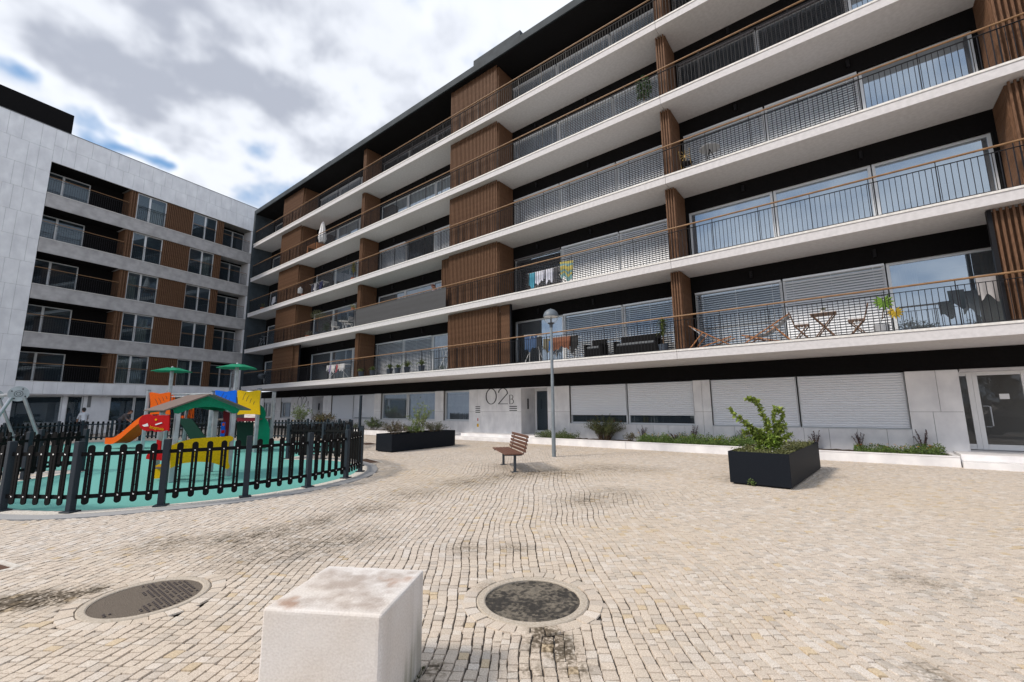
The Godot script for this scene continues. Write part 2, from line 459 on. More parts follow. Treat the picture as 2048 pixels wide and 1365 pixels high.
func make_ground() -> void:
	make_play_edge()
	var mb := MB.new()
	mb.quad(Vector3(-300, -0.03, 300), Vector3(300, -0.03, 300), Vector3(300, -0.03, -300), Vector3(-300, -0.03, -300))
	struct(mb, "ground", M.far_ground)
	# playground sheet and its two-tone kerb
	var inner := offset_edge(-0.1); var e0 := offset_edge(0.13); var e1 := offset_edge(0.38)
	mb = MB.new()
	var idx := Geometry2D.triangulate_polygon(inner)
	for i in range(0, idx.size(), 3):
		var p := []
		for k in 3: p.append(Vector3(inner[idx[i + k]].x, 0.004, inner[idx[i + k]].y))
		if (p[1] - p[0]).cross(p[2] - p[0]).y < 0: p = [p[0], p[2], p[1]]
		mb.tri(p[0], p[1], p[2], Vector3.UP)
	struct(mb, "playground_surface", M.teal_rubber)
	for ring in [[inner, e0, M.kerb_light, "playground_kerb", 0.012], [e0, e1, M.kerb_grey, "playground_outer_kerb", 0.006]]:
		mb = MB.new()
		var a: PackedVector2Array = ring[0]; var b: PackedVector2Array = ring[1]
		for i in a.size():
			var j := (i + 1) % a.size()
			var y: float = ring[4]
			var A := Vector3(a[i].x, y, a[i].y); var B := Vector3(a[j].x, y, a[j].y)
			var Cc := Vector3(b[j].x, y, b[j].y); var D := Vector3(b[i].x, y, b[i].y)
			mb._q(A, B, Cc, D, Vector3(A.x, -9, A.z))
			mb._q(D, Cc, Cc - Vector3(0, 0.05, 0), D - Vector3(0, 0.05, 0), A)
			mb._q(A, B, B - Vector3(0, 0.05, 0), A - Vector3(0, 0.05, 0), D)
		struct(mb, ring[3], ring[2])
	make_stones(offset_edge(0.40))

func make_stones(keep_out: PackedVector2Array) -> void:
	fn.seed = 5; fn.frequency = 0.02; fn.fractal_octaves = 3
	# grime: the trickle line across the square and blots round the manholes, as in the photograph
	for s in [[0, 1208, .22, 1.2], [60, 1202, .2, 1.2], [120, 1195, .2, 1.1], [190, 1182, .14, .8], [330, 1088, .3, .45], [470, 1078, .3, .5], [560, 1062, .25, .5], [640, 1042, .25, .55], [740, 1018, .3, .5], [830, 988, .4, .4], [930, 966, .45, .5], [1000, 953, .4, .5], [1060, 948, .4, .5], [1120, 945, .5, .5], [1200, 936, .6, .4], [1290, 940, .5, .25],
			[1100, 1282, .16, 1.1], [1125, 1305, .1, 1.0], [1085, 1262, .09, .9], [1150, 1335, .12, .6], [1060, 1340, .09, .6], [1170, 1002, .35, .45], [1230, 985, .4, .35], [930, 1096, .2, .45], [1030, 1096, .15, .4], [1810, 1155, .2, .22], [1900, 1180, .2, .22], [720, 1075, .35, .3], [520, 1110, .4, .3], [1500, 960, .5, .25], [1640, 950, .5, .3], [990, 1175, .1, .5], [870, 1340, .08, .9], [1010, 935, .45, .3], [640, 1090, .4, .35], [1850, 1345, .1, .5]]:
		var g := gp(s[0], s[1])
		stain_spots.append([g.x, g.z, s[2] * (1.5 if s[3] < 0.6 else 1.0), s[3] * (0.85 if s[3] < 0.6 else 1.0)])
	M.stones.albedo_texture = dirt_map()
	var f2 := Vector3(cam_f.x, 0, cam_f.z).normalized()
	f2 = f2.rotated(Vector3.UP, -0.035)                     # the courses run almost along the view
	var r2 := Vector3(-f2.z, 0, f2.x)
	var O := Vector3(EYE.x, 0, EYE.z)
	var keep_box := Rect2(keep_out[0], Vector2.ZERO)
	for p in keep_out: keep_box = keep_box.expand(p)
	var pitch := 0.077
	var warp := func(s: float, t: float) -> Vector3:
		var ds := 0.10 * sin(t * 0.75 + s * 0.30) + 0.035 * sin(t * 1.9 - s * 0.8) + 0.07 * fn.get_noise_2d(s * 22.0, t * 22.0)
		return O + r2 * (s + ds) + f2 * t
	var near := []
	var V := PackedVector3Array(); var N := PackedVector3Array(); var C := PackedColorArray()
	rng.seed = 77
	var s := -26.0
	while s < 14.0:
		var t := 1.2 + rng.randf() * 0.1
		while t < 25.0:
			var len_ := rng.randf_range(0.056, 0.096)
			var mid: Vector3 = warp.call(s, t + len_ / 2)
			t += len_
			if mid.z < -1.32: break
			var w := mid - EYE
			var depth := w.dot(cam_f)
			if depth < 0.6: continue
			var px := 1024.0 + F * w.dot(cam_r) / depth
			if px < -330 or px > 2380: continue
			if mid.z > 13.7 + 6.0: continue
			if 682.5 + F * w.dot(cam_d) / depth > 1700: continue
			if mid.z < -1.30: continue
			var skip := false
			for h in HOLES:
				if Vector2(mid.x - h[0], mid.z - h[1]).length() < h[2] + 0.105: skip = true
			for h in GRATES:
				var q := Vector2(mid.x - h[0], mid.z - h[1]).rotated(-h[4])
				if absf(q.x) < h[2] + 0.03 and absf(q.y) < h[3] + 0.03: skip = true
			if skip: continue
			var m2 := Vector2(mid.x, mid.z)
			if keep_box.has_point(m2) and Geometry2D.is_point_in_polygon(m2, keep_out): continue
			var t0 := t - len_
			var cs := [warp.call(s - pitch / 2, t0), warp.call(s + pitch / 2, t0), warp.call(s + pitch / 2, t), warp.call(s - pitch / 2, t)]
			add_stone(V, N, C, cs, mid, depth, near)
		s += pitch
		pitch = 0.077 * rng.randf_range(0.88, 1.14)
		s += (pitch - 0.077) * 0.5
	# a collar of stones round each manhole
	for h in HOLES:
		var nst := int(TAU * (h[2] + 0.06) / 0.098)
		for k in nst:
			var a := TAU * k / nst; var b := TAU * (k + 1) / nst
			var cs := []
			for q in [[a, 0.005], [a, 0.118], [b, 0.118], [b, 0.005]]:
				cs.append(Vector3(h[0] + cos(q[0]) * (h[2] + q[1]), 0.004, h[1] + sin(q[0]) * (h[2] + q[1])))
			var mid: Vector3 = (cs[0] + cs[2]) / 2
			add_stone(V, N, C, cs, mid, (mid - EYE).dot(cam_f), near)
	# joint bed under every stone is in the same sheet; the largest stones in view are pieces of their own
	near.sort_custom(func(a, b): return a[0] < b[0])
	var pave: MeshInstance3D = null
	for i in range(300, near.size()):
		V.append_array(near[i][1]); N.append_array(near[i][2]); C.append_array(near[i][3])
	pave = put(arr(V, N, C), "pavement", M.stones)
	pave.set_meta("kind", "structure")
	for i in mini(300, near.size()):
		put(arr(near[i][1], near[i][2], near[i][3]), "cobble", M.stones, pave)
func arr(V, N, C) -> ArrayMesh:
	var m := ArrayMesh.new()
	var a := []
	a.resize(Mesh.ARRAY_MAX)
	a[Mesh.ARRAY_VERTEX] = V; a[Mesh.ARRAY_NORMAL] = N; a[Mesh.ARRAY_COLOR] = C
	var u1 := PackedVector2Array(); var u2 := PackedVector2Array()
	u1.resize(V.size()); u2.resize(V.size())
	for i in V.size():
		var p: Vector3 = V[i]
		u1[i] = Vector2(clampf((p.x - DX0) / DSPAN, 0.001, 0.999), clampf((p.z - DZ0) / DSPAN, 0.001, 0.999))
		u2[i] = Vector2(p.x, p.z) * 2.1
	a[Mesh.ARRAY_TEX_UV] = u1; a[Mesh.ARRAY_TEX_UV2] = u2
	m.add_surface_from_arrays(Mesh.PRIMITIVE_TRIANGLES, a)
	return m
func add_stone(V: PackedVector3Array, N: PackedVector3Array, C: PackedColorArray, cs: Array, mid: Vector3, depth: float, near: Array) -> void:
	var fl := Vector3(0, -0.012, 0)
	var tone := rng.randf()
	var yel := clampf(0.30 + 0.9 * fn.get_noise_2d(mid.x * 9.0 + 50.0, mid.z * 9.0), 0.0, 1.0)
	var c := Color(0.72, 0.645, 0.57)
	if tone < 0.18: c = Color(0.77, 0.72, 0.67)
	elif tone < 0.18 + 0.09 * yel: c = Color(0.68, 0.56, 0.40)
	elif tone > 0.90: c = Color(0.62, 0.57, 0.52)
	c = c * rng.randf_range(0.90, 1.04)
	c = c.lerp(Color(0.70, 0.58, 0.43), 0.35 * yel)
	var jc := Color(0.18, 0.152, 0.128).lerp(Color(0.06, 0.05, 0.042), clampf(0.35 + 0.9 * fn.get_noise_2d(mid.x * 14.0, mid.z * 14.0), 0, 1))
	# bed
	quad_into(V, N, C, cs[0] + fl, cs[1] + fl, cs[2] + fl, cs[3] + fl, jc)
	var h := rng.randf_range(-0.003, 0.003)
	var gs := rng.randf_range(0.0014, 0.0042); var gt := rng.randf_range(0.0008, 0.003)
	var top := []; var low := []
	# corner order: two at the near end, two at the far end; i ^ 1 is the neighbour across the course
	var across := [1, 0, 3, 2]; var along := [3, 2, 1, 0]
	for i in 4:
		var p: Vector3 = cs[i]
		var da: Vector3 = (cs[across[i]] - p).normalized(); var db: Vector3 = (cs[along[i]] - p).normalized()
		var j := Vector3(rng.randf_range(-0.0045, 0.0045), 0, rng.randf_range(-0.0045, 0.0045))
		low.append(p + da * gs + db * gt + j + Vector3(0, -0.012, 0))
		top.append(p + da * (gs + 0.0028) + db * (gt + 0.0024) + j + Vector3(0, h + rng.randf_range(-0.0015, 0.0015), 0))
	var is_near := depth < 4.4
	var v2 := V; var n2 := N; var c2 := C
	if is_near:
		v2 = PackedVector3Array(); n2 = PackedVector3Array(); c2 = PackedColorArray()
	if is_near and true:
		# rounded corners: an eight-sided top
		var oc := []; var ol := []
		for i in 4:
			var a: Vector3 = top[i]; var b: Vector3 = top[(i + 1) % 4]
			var u := rng.randf_range(0.03, 0.11)
			oc.append(a.lerp(b, u)); oc.append(a.lerp(b, 1.0 - rng.randf_range(0.03, 0.11)))
			var la: Vector3 = low[i]; var lb: Vector3 = low[(i + 1) % 4]
			ol.append(la.lerp(lb, 0.04)); ol.append(la.lerp(lb, 0.96))
		var ctr := Vector3.ZERO
		for p in oc: ctr += p / 8.0
		ctr.y += 0.0015
		for i in 8:
			var a: Vector3 = oc[i]; var b: Vector3 = oc[(i + 1) % 8]
			tri_into(v2, n2, c2, ctr, a, b, c)
			quad_into(v2, n2, c2, ol[i], ol[(i + 1) % 8], b, a, c)
	else:
		quad_into(v2, n2, c2, top[0], top[1], top[2], top[3], c)
		for i in 4:
			var j := (i + 1) % 4
			quad_into(v2, n2, c2, low[i], low[j], top[j], top[i], c)
	if is_near:
		var q := to_px(mid)
		var inside: bool = q.x > -20 and q.x < 2068 and q.y < 1385
		near.append([depth if inside else depth + 100.0, v2, n2, c2])
func tri_into(V: PackedVector3Array, N: PackedVector3Array, C: PackedColorArray, a: Vector3, b: Vector3, c: Vector3, col: Color) -> void:
	var nn := (b - a).cross(c - a).normalized()
	if nn.y < 0:
		nn = -nn
		V.append(a); V.append(b); V.append(c)
	else:
		V.append(a); V.append(c); V.append(b)
	for i in 3:
		N.append(nn); C.append(col)
func quad_into(V: PackedVector3Array, N: PackedVector3Array, C: PackedColorArray, a: Vector3, b: Vector3, c: Vector3, d: Vector3, col: Color) -> void:
	tri_into(V, N, C, a, b, c, col); tri_into(V, N, C, a, c, d, col)

func ring_mesh(r0: float, r1: float, y0: float, y1: float, sides := 48) -> MB:
	var mb := MB.new()
	mb.lathe(Vector3.ZERO, [Vector2(r1, y0), Vector2(r1, y1 - 0.008)], sides)
	mb.lathe(Vector3.ZERO, [Vector2(r1, y1 - 0.008), Vector2(r1 - 0.01, y1), Vector2(r0 + 0.01, y1), Vector2(r0, y1 - 0.006), Vector2(r0, y0)], sides)
	return mb
func disc(r: float, y: float, sides := 40) -> MB:
	var mb := MB.new()
	for k in sides:
		var a := TAU * k / sides; var b := TAU * (k + 1) / sides
		mb.tri(Vector3(0, y, 0), Vector3(cos(b) * r, y, sin(b) * r), Vector3(cos(a) * r, y, sin(a) * r), Vector3.UP)
	return mb
func make_ground_fittings() -> void:
	var t := thing("manhole_cover", "round manhole filled with dark gravel inside a concrete ring", "manhole", Vector3(HOLES[0][0], 0, HOLES[0][1]))
	part(ring_mesh(HOLES[0][3], HOLES[0][2], -0.03, 0.006), "concrete_ring", M.concrete, t)
	var mb := MB.new()
	rng.seed = 9
	for i in 44:                                     # lumpy gravel fill
		for k in 72:
			var pts := []
			for q in [[i, k], [i + 1, k], [i + 1, k + 1], [i, k + 1]]:
				var r: float = 0.395 * q[0] / 44.0; var a: float = TAU * q[1] / 72.0
				var x := cos(a) * r; var z := sin(a) * r
				pts.append(Vector3(x, -0.008 + 0.009 * fn.get_noise_2d(x * 500.0, z * 500.0) + 0.012 * fn.get_noise_2d(x * 90.0, z * 90.0 + 40.0), z))
			var gm: Vector3 = (pts[0] + pts[2]) / 2
			var gv := clampf(0.35 + 1.3 * fn.get_noise_2d(gm.x * 130.0, gm.z * 130.0) + 1.2 * fn.get_noise_2d(gm.x * 900.0, gm.z * 900.0), 0, 1)
			mb.col = Color(0.07, 0.062, 0.052).lerp(Color(0.36, 0.31, 0.245), gv)
			mb._q(pts[0], pts[1], pts[2], pts[3], Vector3(0, -9, 0))
	part(mb, "gravel_fill", M.gravel, t)
	t = thing("manhole_cover", "round studded iron manhole cover clogged with sand in a concrete ring", "manhole", Vector3(HOLES[1][0], 0, HOLES[1][1]))
	part(ring_mesh(HOLES[1][3], HOLES[1][2], -0.03, 0.006), "concrete_ring", M.concrete, t)
	part(disc(0.38, -0.004), "cover_plate", M.cover_iron, t)
	mb = MB.new()
	rng.seed = 10
	for i in range(-9, 10):
		for k in range(-9, 10):
			var p := Vector2(i * 0.037 + (0.018 if k % 2 else 0.0), k * 0.033)
			if p.length() < 0.35 and rng.randf() < 0.8 and fn.get_noise_2d(p.x * 120.0, p.y * 120.0) + p.dot(Vector2(0.6, -0.8)) * 1.6 > 0.02:
				mb.cbox(Vector3(p.x - 0.011, -0.006, p.y - 0.008), Vector3(p.x + 0.011, 0.005, p.y + 0.008), 0.003)
	stuff(part(mb, "stud_relief", M.stud_iron, t))
	var labels := ["rusty rectangular drain cover among the cobbles by a studded manhole", "rusty drain cover between the playground kerb and the long black planter", "rusty drain cover behind the long black planter by the fence"]
	for g in GRATES.size():
		var h = GRATES[g]
		t = thing("drain_cover", labels[g], "drain cover", Vector3(h[0], 0, h[1]), -h[4])
		mb = MB.new()
		mb.box(Vector3(-h[2], -0.03, -h[3]), Vector3(h[2], -0.004, h[3]))
		part(mb, "plate", M.rust, t)
		mb = MB.new()
		for s in [-1, 1]:
			mb.box(Vector3(-h[2], -0.02, s * h[3] - 0.03), Vector3(h[2], 0.004, s * h[3] + 0.03))
			mb.box(Vector3(s * h[2] - 0.03, -0.02, -h[3] + 0.03), Vector3(s * h[2] + 0.03, 0.0035, h[3] - 0.03))
		part(mb, "frame", M.kerb_light, t)
	# the white block
	t = thing("stone_block", "big square white concrete block with weathered stained top", "block", Vector3(-2.2, 0, 12.56))
	var c0 := gp(527, 1213, 0.555); var c1 := gp(770, 1228, 0.555); var c2 := gp(848, 1140, 0.555)
	var ex := (c1 - c0).normalized(); var ez := (c1 - c2)
	ez = (ez - ex * ez.dot(ex)).normalized()
	var o := c2 - ex * 0.64 / 2 + ez * 0.6 / 2
	o.y = 0
	t.transform = Transform3D(Basis(ex, Vector3.UP, ez), o)
	var b := block_mesh(0.64, 0.555, 0.60)
	part(b, "body", M.block, t)
	# moss at the foot, as the photograph shows
	mb = MB.new()
	rng.seed = 31
	for i in 120:
		var z := rng.randf_range(-0.3, 0.05)
		mb.col = Color(0.05, 0.07, 0.02) * rng.randf_range(0.6, 1.4)
		var p := Vector3(0.321 + rng.randf_range(0, 0.02), 0.0, z)
		mb.leaf(p, Vector3(rng.randf_range(0, .8), 1, rng.randf_range(-.8, .8)).normalized(), Vector3(0, 0, 1), rng.randf_range(0.012, 0.03), 0.01)
	stuff(tag(put(mb.mesh(), "moss", M.leaves, self, t.transform), "moss tufts along the foot of the white concrete block", "moss"))

func block_col(x: float, y: float, z: float, w: float, h: float, d: float) -> Color:
	# pale concrete; brown lichen film on the top, green-black streaks low on the rear of one side
	var c := Color(0.72, 0.69, 0.665)
	c = c.lerp(Color(0.66, 0.59, 0.52), clampf(0.3 + 0.9 * fn.get_noise_3d(x * 60.0, y * 60.0, z * 60.0), 0, 0.8))
	if y > h - 0.003:
		var edge := minf(w / 2 - absf(x), d / 2 - absf(z))
		var film := clampf(0.62 + 1.3 * fn.get_noise_2d(x * 75.0 + 30.0, z * 130.0) + 0.7 * fn.get_noise_2d(x * 420.0, z * 420.0), 0, 1) * smoothstep(0.005, 0.09, edge + 0.03 * fn.get_noise_2d(x * 300.0, z * 300.0))
		c = c.lerp(Color(0.34, 0.27, 0.225), film * 0.72)
		c = c.lerp(Color(0.36, 0.20, 0.12), clampf(2.2 * fn.get_noise_2d(x * 160.0 + 90.0, z * 160.0) - 0.75, 0, 0.6))
	elif x > w / 2 - 0.02:
		var st_ := clampf(0.5 + 1.6 * fn.get_noise_2d(z * 420.0, y * 26.0), 0, 1)
		var rear := smoothstep(-0.02, -0.24, z + 0.10 * fn.get_noise_2d(y * 90.0, z * 90.0)) * smoothstep(0.42, 0.10, y + 0.14 * fn.get_noise_2d(z * 300.0, 7.0))
		c = c.lerp(Color(0.16, 0.155, 0.10), clampf(rear * 0.9 * st_, 0, 0.55))
		var green := smoothstep(0.12, 0.0, absf(z + 0.07)) * smoothstep(0.26, 0.05, y) * st_
		c = c.lerp(Color(0.13, 0.14, 0.05), clampf(green, 0, 0.8))
		c = c.lerp(Color(0.45, 0.41, 0.37), 0.45 * clampf(0.2 + 1.5 * fn.get_noise_2d(z * 300.0 + 60.0, y * 14.0), 0, 1))
	else:
		c = c.lerp(Color(0.50, 0.48, 0.46), 0.35 * clampf(1.6 * fn.get_noise_2d((x + z) * 130.0 + 15.0, y * 30.0), 0, 1) * smoothstep(0.25, 0.55, y))
	return c
func block_mesh(w: float, h: float, d: float) -> MB:
	var mb := MB.new()
	var r := 0.016
	var seg := 44
	# a rounded box: every face a grid, its border pulled in to round the edges
	var put_v := func(u: float, v: float, face: int) -> Vector3:
		var a := Vector3.ZERO
		match face:
			0: a = Vector3(lerpf(-w / 2, w / 2, u), lerpf(0, h, v), d / 2)
			1: a = Vector3(w / 2, lerpf(0, h, v), lerpf(d / 2, -d / 2, u))
			2: a = Vector3(lerpf(w / 2, -w / 2, u), lerpf(0, h, v), -d / 2)
			3: a = Vector3(-w / 2, lerpf(0, h, v), lerpf(-d / 2, d / 2, u))
			4: a = Vector3(lerpf(-w / 2, w / 2, u), h, lerpf(d / 2, -d / 2, v))
		var rr := r * (1.0 + 0.8 * fn.get_noise_3d(a.x * 90.0, a.y * 90.0, a.z * 90.0))
		var core := Vector3(clampf(a.x, -w / 2 + rr, w / 2 - rr), minf(a.y, h - rr), clampf(a.z, -d / 2 + rr, d / 2 - rr))
		var off := a - core
		var p := core + (off.normalized() * rr if off.length() > 1e-6 else Vector3.ZERO)
		return p + (p - Vector3(0, h / 2, 0)).normalized() * 0.0025 * fn.get_noise_3d(p.x * 240.0, p.y * 240.0, p.z * 240.0)
	for face in 5:
		for i in seg:
			for k in seg:
				var q := []
				for e in [[i, k], [i + 1, k], [i + 1, k + 1], [i, k + 1]]: q.append(put_v.call(float(e[0]) / seg, float(e[1]) / seg, face))
				var m: Vector3 = (q[0] + q[2]) / 2
				mb.col = block_col(m.x, m.y if face != 4 else h, m.z, w, h, d)
				mb._q(q[0], q[1], q[2], q[3], Vector3(0, h / 2, 0))
	return mb

# ---------------------------------------------------------------- the long block
const XL := -38.6
const XR := 9.5
const ZW := -1.5                     # balcony wall
const ZG := -2.6                     # ground-floor wall
func sb(k: int) -> float: return 3.03 + 3.0 * (k - 1)        # underside of slab k; k = 6 is the roof
func st(k: int) -> float: return sb(k) + 0.30
const PART_X := [-4.28, -23.05]      # partitions between flats
const SCREEN_X := [[-15.15, -12.0], [-34.05, -30.9], [3.57, 6.75]]
var slat_mesh := {}
var block: Node3D

func bx(mb: MB, x0: float, x1: float, y0: float, y1: float, z0: float, z1: float) -> void:
	mb.box(Vector3(x0, y0, z0), Vector3(x1, y1, z1))
func boxpart(x0: float, x1: float, y0: float, y1: float, z0: float, z1: float, called: String, m: Material, parent: Node) -> MeshInstance3D:
	var mb := MB.new()
	bx(mb, x0, x1, y0, y1, z0, z1)
	return part(mb, called, m, parent)

func slats(parent: Node, x0: float, x1: float, y0: float, y1: float, z: float, single: bool, m: Material, pitch := 0.094) -> void:
	# upright slats along x, front at z
	var h := y1 - y0
	var key := "s%.3f" % h
	if not slat_mesh.has(key):
		var mb := MB.new()
		mb.box(Vector3(-0.021, 0, -0.045), Vector3(0.021, h, 0))
		slat_mesh[key] = mb.mesh()
	var n := int(round((x1 - x0) / pitch))
	var all := MB.new()
	for i in n:
		var x := x0 + (x1 - x0) * (i + 0.5) / n
		if single: put(slat_mesh[key], "slat", m, parent, Transform3D(Basis.IDENTITY, Vector3(x, y0, z)))
		else: all.box(Vector3(x - 0.021, y0, z - 0.045), Vector3(x + 0.021, y1, z))
	if not single: stuff(part(all, "slat_run", m, parent))
func side_slats(parent: Node, x: float, z0: float, z1: float, y0: float, y1: float, out: float, m: Material) -> void:
	var all := MB.new()
	var n := int(round((z1 - z0) / 0.094))
	for i in n:
		var z := z0 + (z1 - z0) * (i + 0.5) / n
		all.box(Vector3(minf(x, x + out * 0.03), y0, z - 0.03), Vector3(maxf(x, x + out * 0.03), y1, z + 0.03))
	stuff(part(all, "side_slat_run", m, parent))

func window(parent: Node, x0: float, x1: float, y0: float, y1: float, z: float, glass: Material, fr := 0.07) -> MeshInstance3D:
	var mb := MB.new()
	bx(mb, x0, x0 + fr, y0, y1, z - 0.05, z + 0.03); bx(mb, x1 - fr, x1, y0, y1, z - 0.05, z + 0.03)
	bx(mb, x0 + fr, x1 - fr, y0, y0 + fr * 0.8, z - 0.05, z + 0.027); bx(mb, x0 + fr, x1 - fr, y1 - fr, y1, z - 0.05, z + 0.027)
	var w := part(mb, "window", M.alu, parent)
	mb = MB.new()
	mb.quad(Vector3(x0 + fr, y0 + fr * 0.8, z - 0.01), Vector3(x1 - fr, y0 + fr * 0.8, z - 0.01), Vector3(x1 - fr, y1 - fr, z - 0.01), Vector3(x0 + fr, y1 - fr, z - 0.01))
	part(mb, "pane", glass, w)
	return w
func curtain(parent: Node, x0: float, x1: float, y0: float, y1: float, z: float, m: Material, seed_ := 1) -> void:
	var mb := MB.new()
	var n := int((x1 - x0) / 0.035) + 1
	var p := func(i: int, y: float) -> Vector3:
		var x := lerpf(x0, x1, float(i) / n)
		return Vector3(x, y, z + 0.035 * sin(x * 36.0 + seed_ + 1.5 * sin(x * 7.0 + seed_)) + 0.01 * sin(x * 90.0))
	for i in n:
		mb.quad(p.call(i, y0), p.call(i + 1, y0), p.call(i + 1, y1), p.call(i, y1))
	part(mb, "curtain", m, parent)
var blind_slats := 0
func blind(parent: Node, x0: float, x1: float, y_top: float, y_bot: float, z: float, tilt: float, m: Material, single := false) -> void:
	var mb := MB.new()
	bx(mb, x0, x1, y_top - 0.06, y_top, z - 0.05, z + 0.04)                    # head box
	bx(mb, x0, x1, y_bot, y_bot + 0.03, z - 0.035, z + 0.035)                  # bottom bar
	for x in [x0 + 0.25, (x0 + x1) / 2, x1 - 0.25]: bx(mb, x - 0.004, x + 0.004, y_bot, y_top, z + 0.036, z + 0.039)
	var b := part(mb, "blind", m, parent)
	var sl := MB.new()
	var w := 0.042
	var d1 := Vector3(0, -sin(tilt), cos(tilt)) * w
	# slightly curved slat: two strips
	var prof := [-d1, Vector3(0, cos(tilt) * 0.009, sin(tilt) * 0.009), d1]
	for i in 2:
		var a: Vector3 = prof[i]; var c: Vector3 = prof[i + 1]
		sl.quad(Vector3(x0, 0, 0) + c, Vector3(x1, 0, 0) + c, Vector3(x1, 0, 0) + a, Vector3(x0, 0, 0) + a)
		var e := Vector3(0, -0.002, -0.001)
		sl.quad(Vector3(x0, 0, 0) + a + e, Vector3(x1, 0, 0) + a + e, Vector3(x1, 0, 0) + c + e, Vector3(x0, 0, 0) + c + e)
	var me := sl.mesh()
	var n := int((y_top - 0.07 - y_bot - 0.03) / 0.078)
	var all := SurfaceTool.new()
	all.begin(Mesh.PRIMITIVE_TRIANGLES)
	for i in n:
		var o := Transform3D(Basis.IDENTITY, Vector3(0, y_bot + 0.075 + i * 0.078, z))
		if single and blind_slats < 290:
			put(me, "slat", m, b, o); blind_slats += 1
		else: all.append_from(me, 0, o)
	var mm := all.commit()
	if mm and mm.get_surface_count() > 0: stuff(put(mm, "slat_run", m, b))
func railing(parent: Node, x0: float, x1: float, y: float, z: float, single: bool) -> void:
	var mb := MB.new()
	bx(mb, x0, x1, y + 0.95, y + 0.962, z - 0.02, z + 0.02)
	bx(mb, x0, x1, y + 0.03, y + 0.042, z - 0.015, z + 0.015)
	var np := maxi(2, int((x1 - x0) / 1.25))
	for i in np + 1:
		var x := lerpf(x0 + 0.05, x1 - 0.05, float(i) / np)
		bx(mb, x - 0.008, x + 0.008, y + 0.962, y + 1.075, z - 0.008, z + 0.008)
		bx(mb, x - 0.01, x + 0.01, y, y + 0.95, z - 0.022, z - 0.006)
	var r := part(mb, "railing", M.rail_metal, parent)
	mb = MB.new()
	mb.tube([Vector3(x0, y + 1.095, z), Vector3(x1, y + 1.095, z)], 0.026, 10)
	part(mb, "handrail", M.rail_wood, r)
	var n := int((x1 - x0) / 0.112)
	var bal := MB.new()
	bal.box(Vector3(-0.0065, 0.042, -0.0065), Vector3(0.0065, 0.95, 0.0065))
	var me := bal.mesh()
	var all := MB.new()
	for i in n:
		var x := x0 + (x1 - x0) * (i + 0.5) / n
		if single: put(me, "baluster", M.rail_metal, r, Transform3D(Basis.IDENTITY, Vector3(x, y, z)))
		else: all.box(Vector3(x - 0.0065, y + 0.042, z - 0.0065), Vector3(x + 0.0065, y + 0.95, z + 0.0065))
	if not single: stuff(part(all, "baluster_run", M.rail_metal, r))

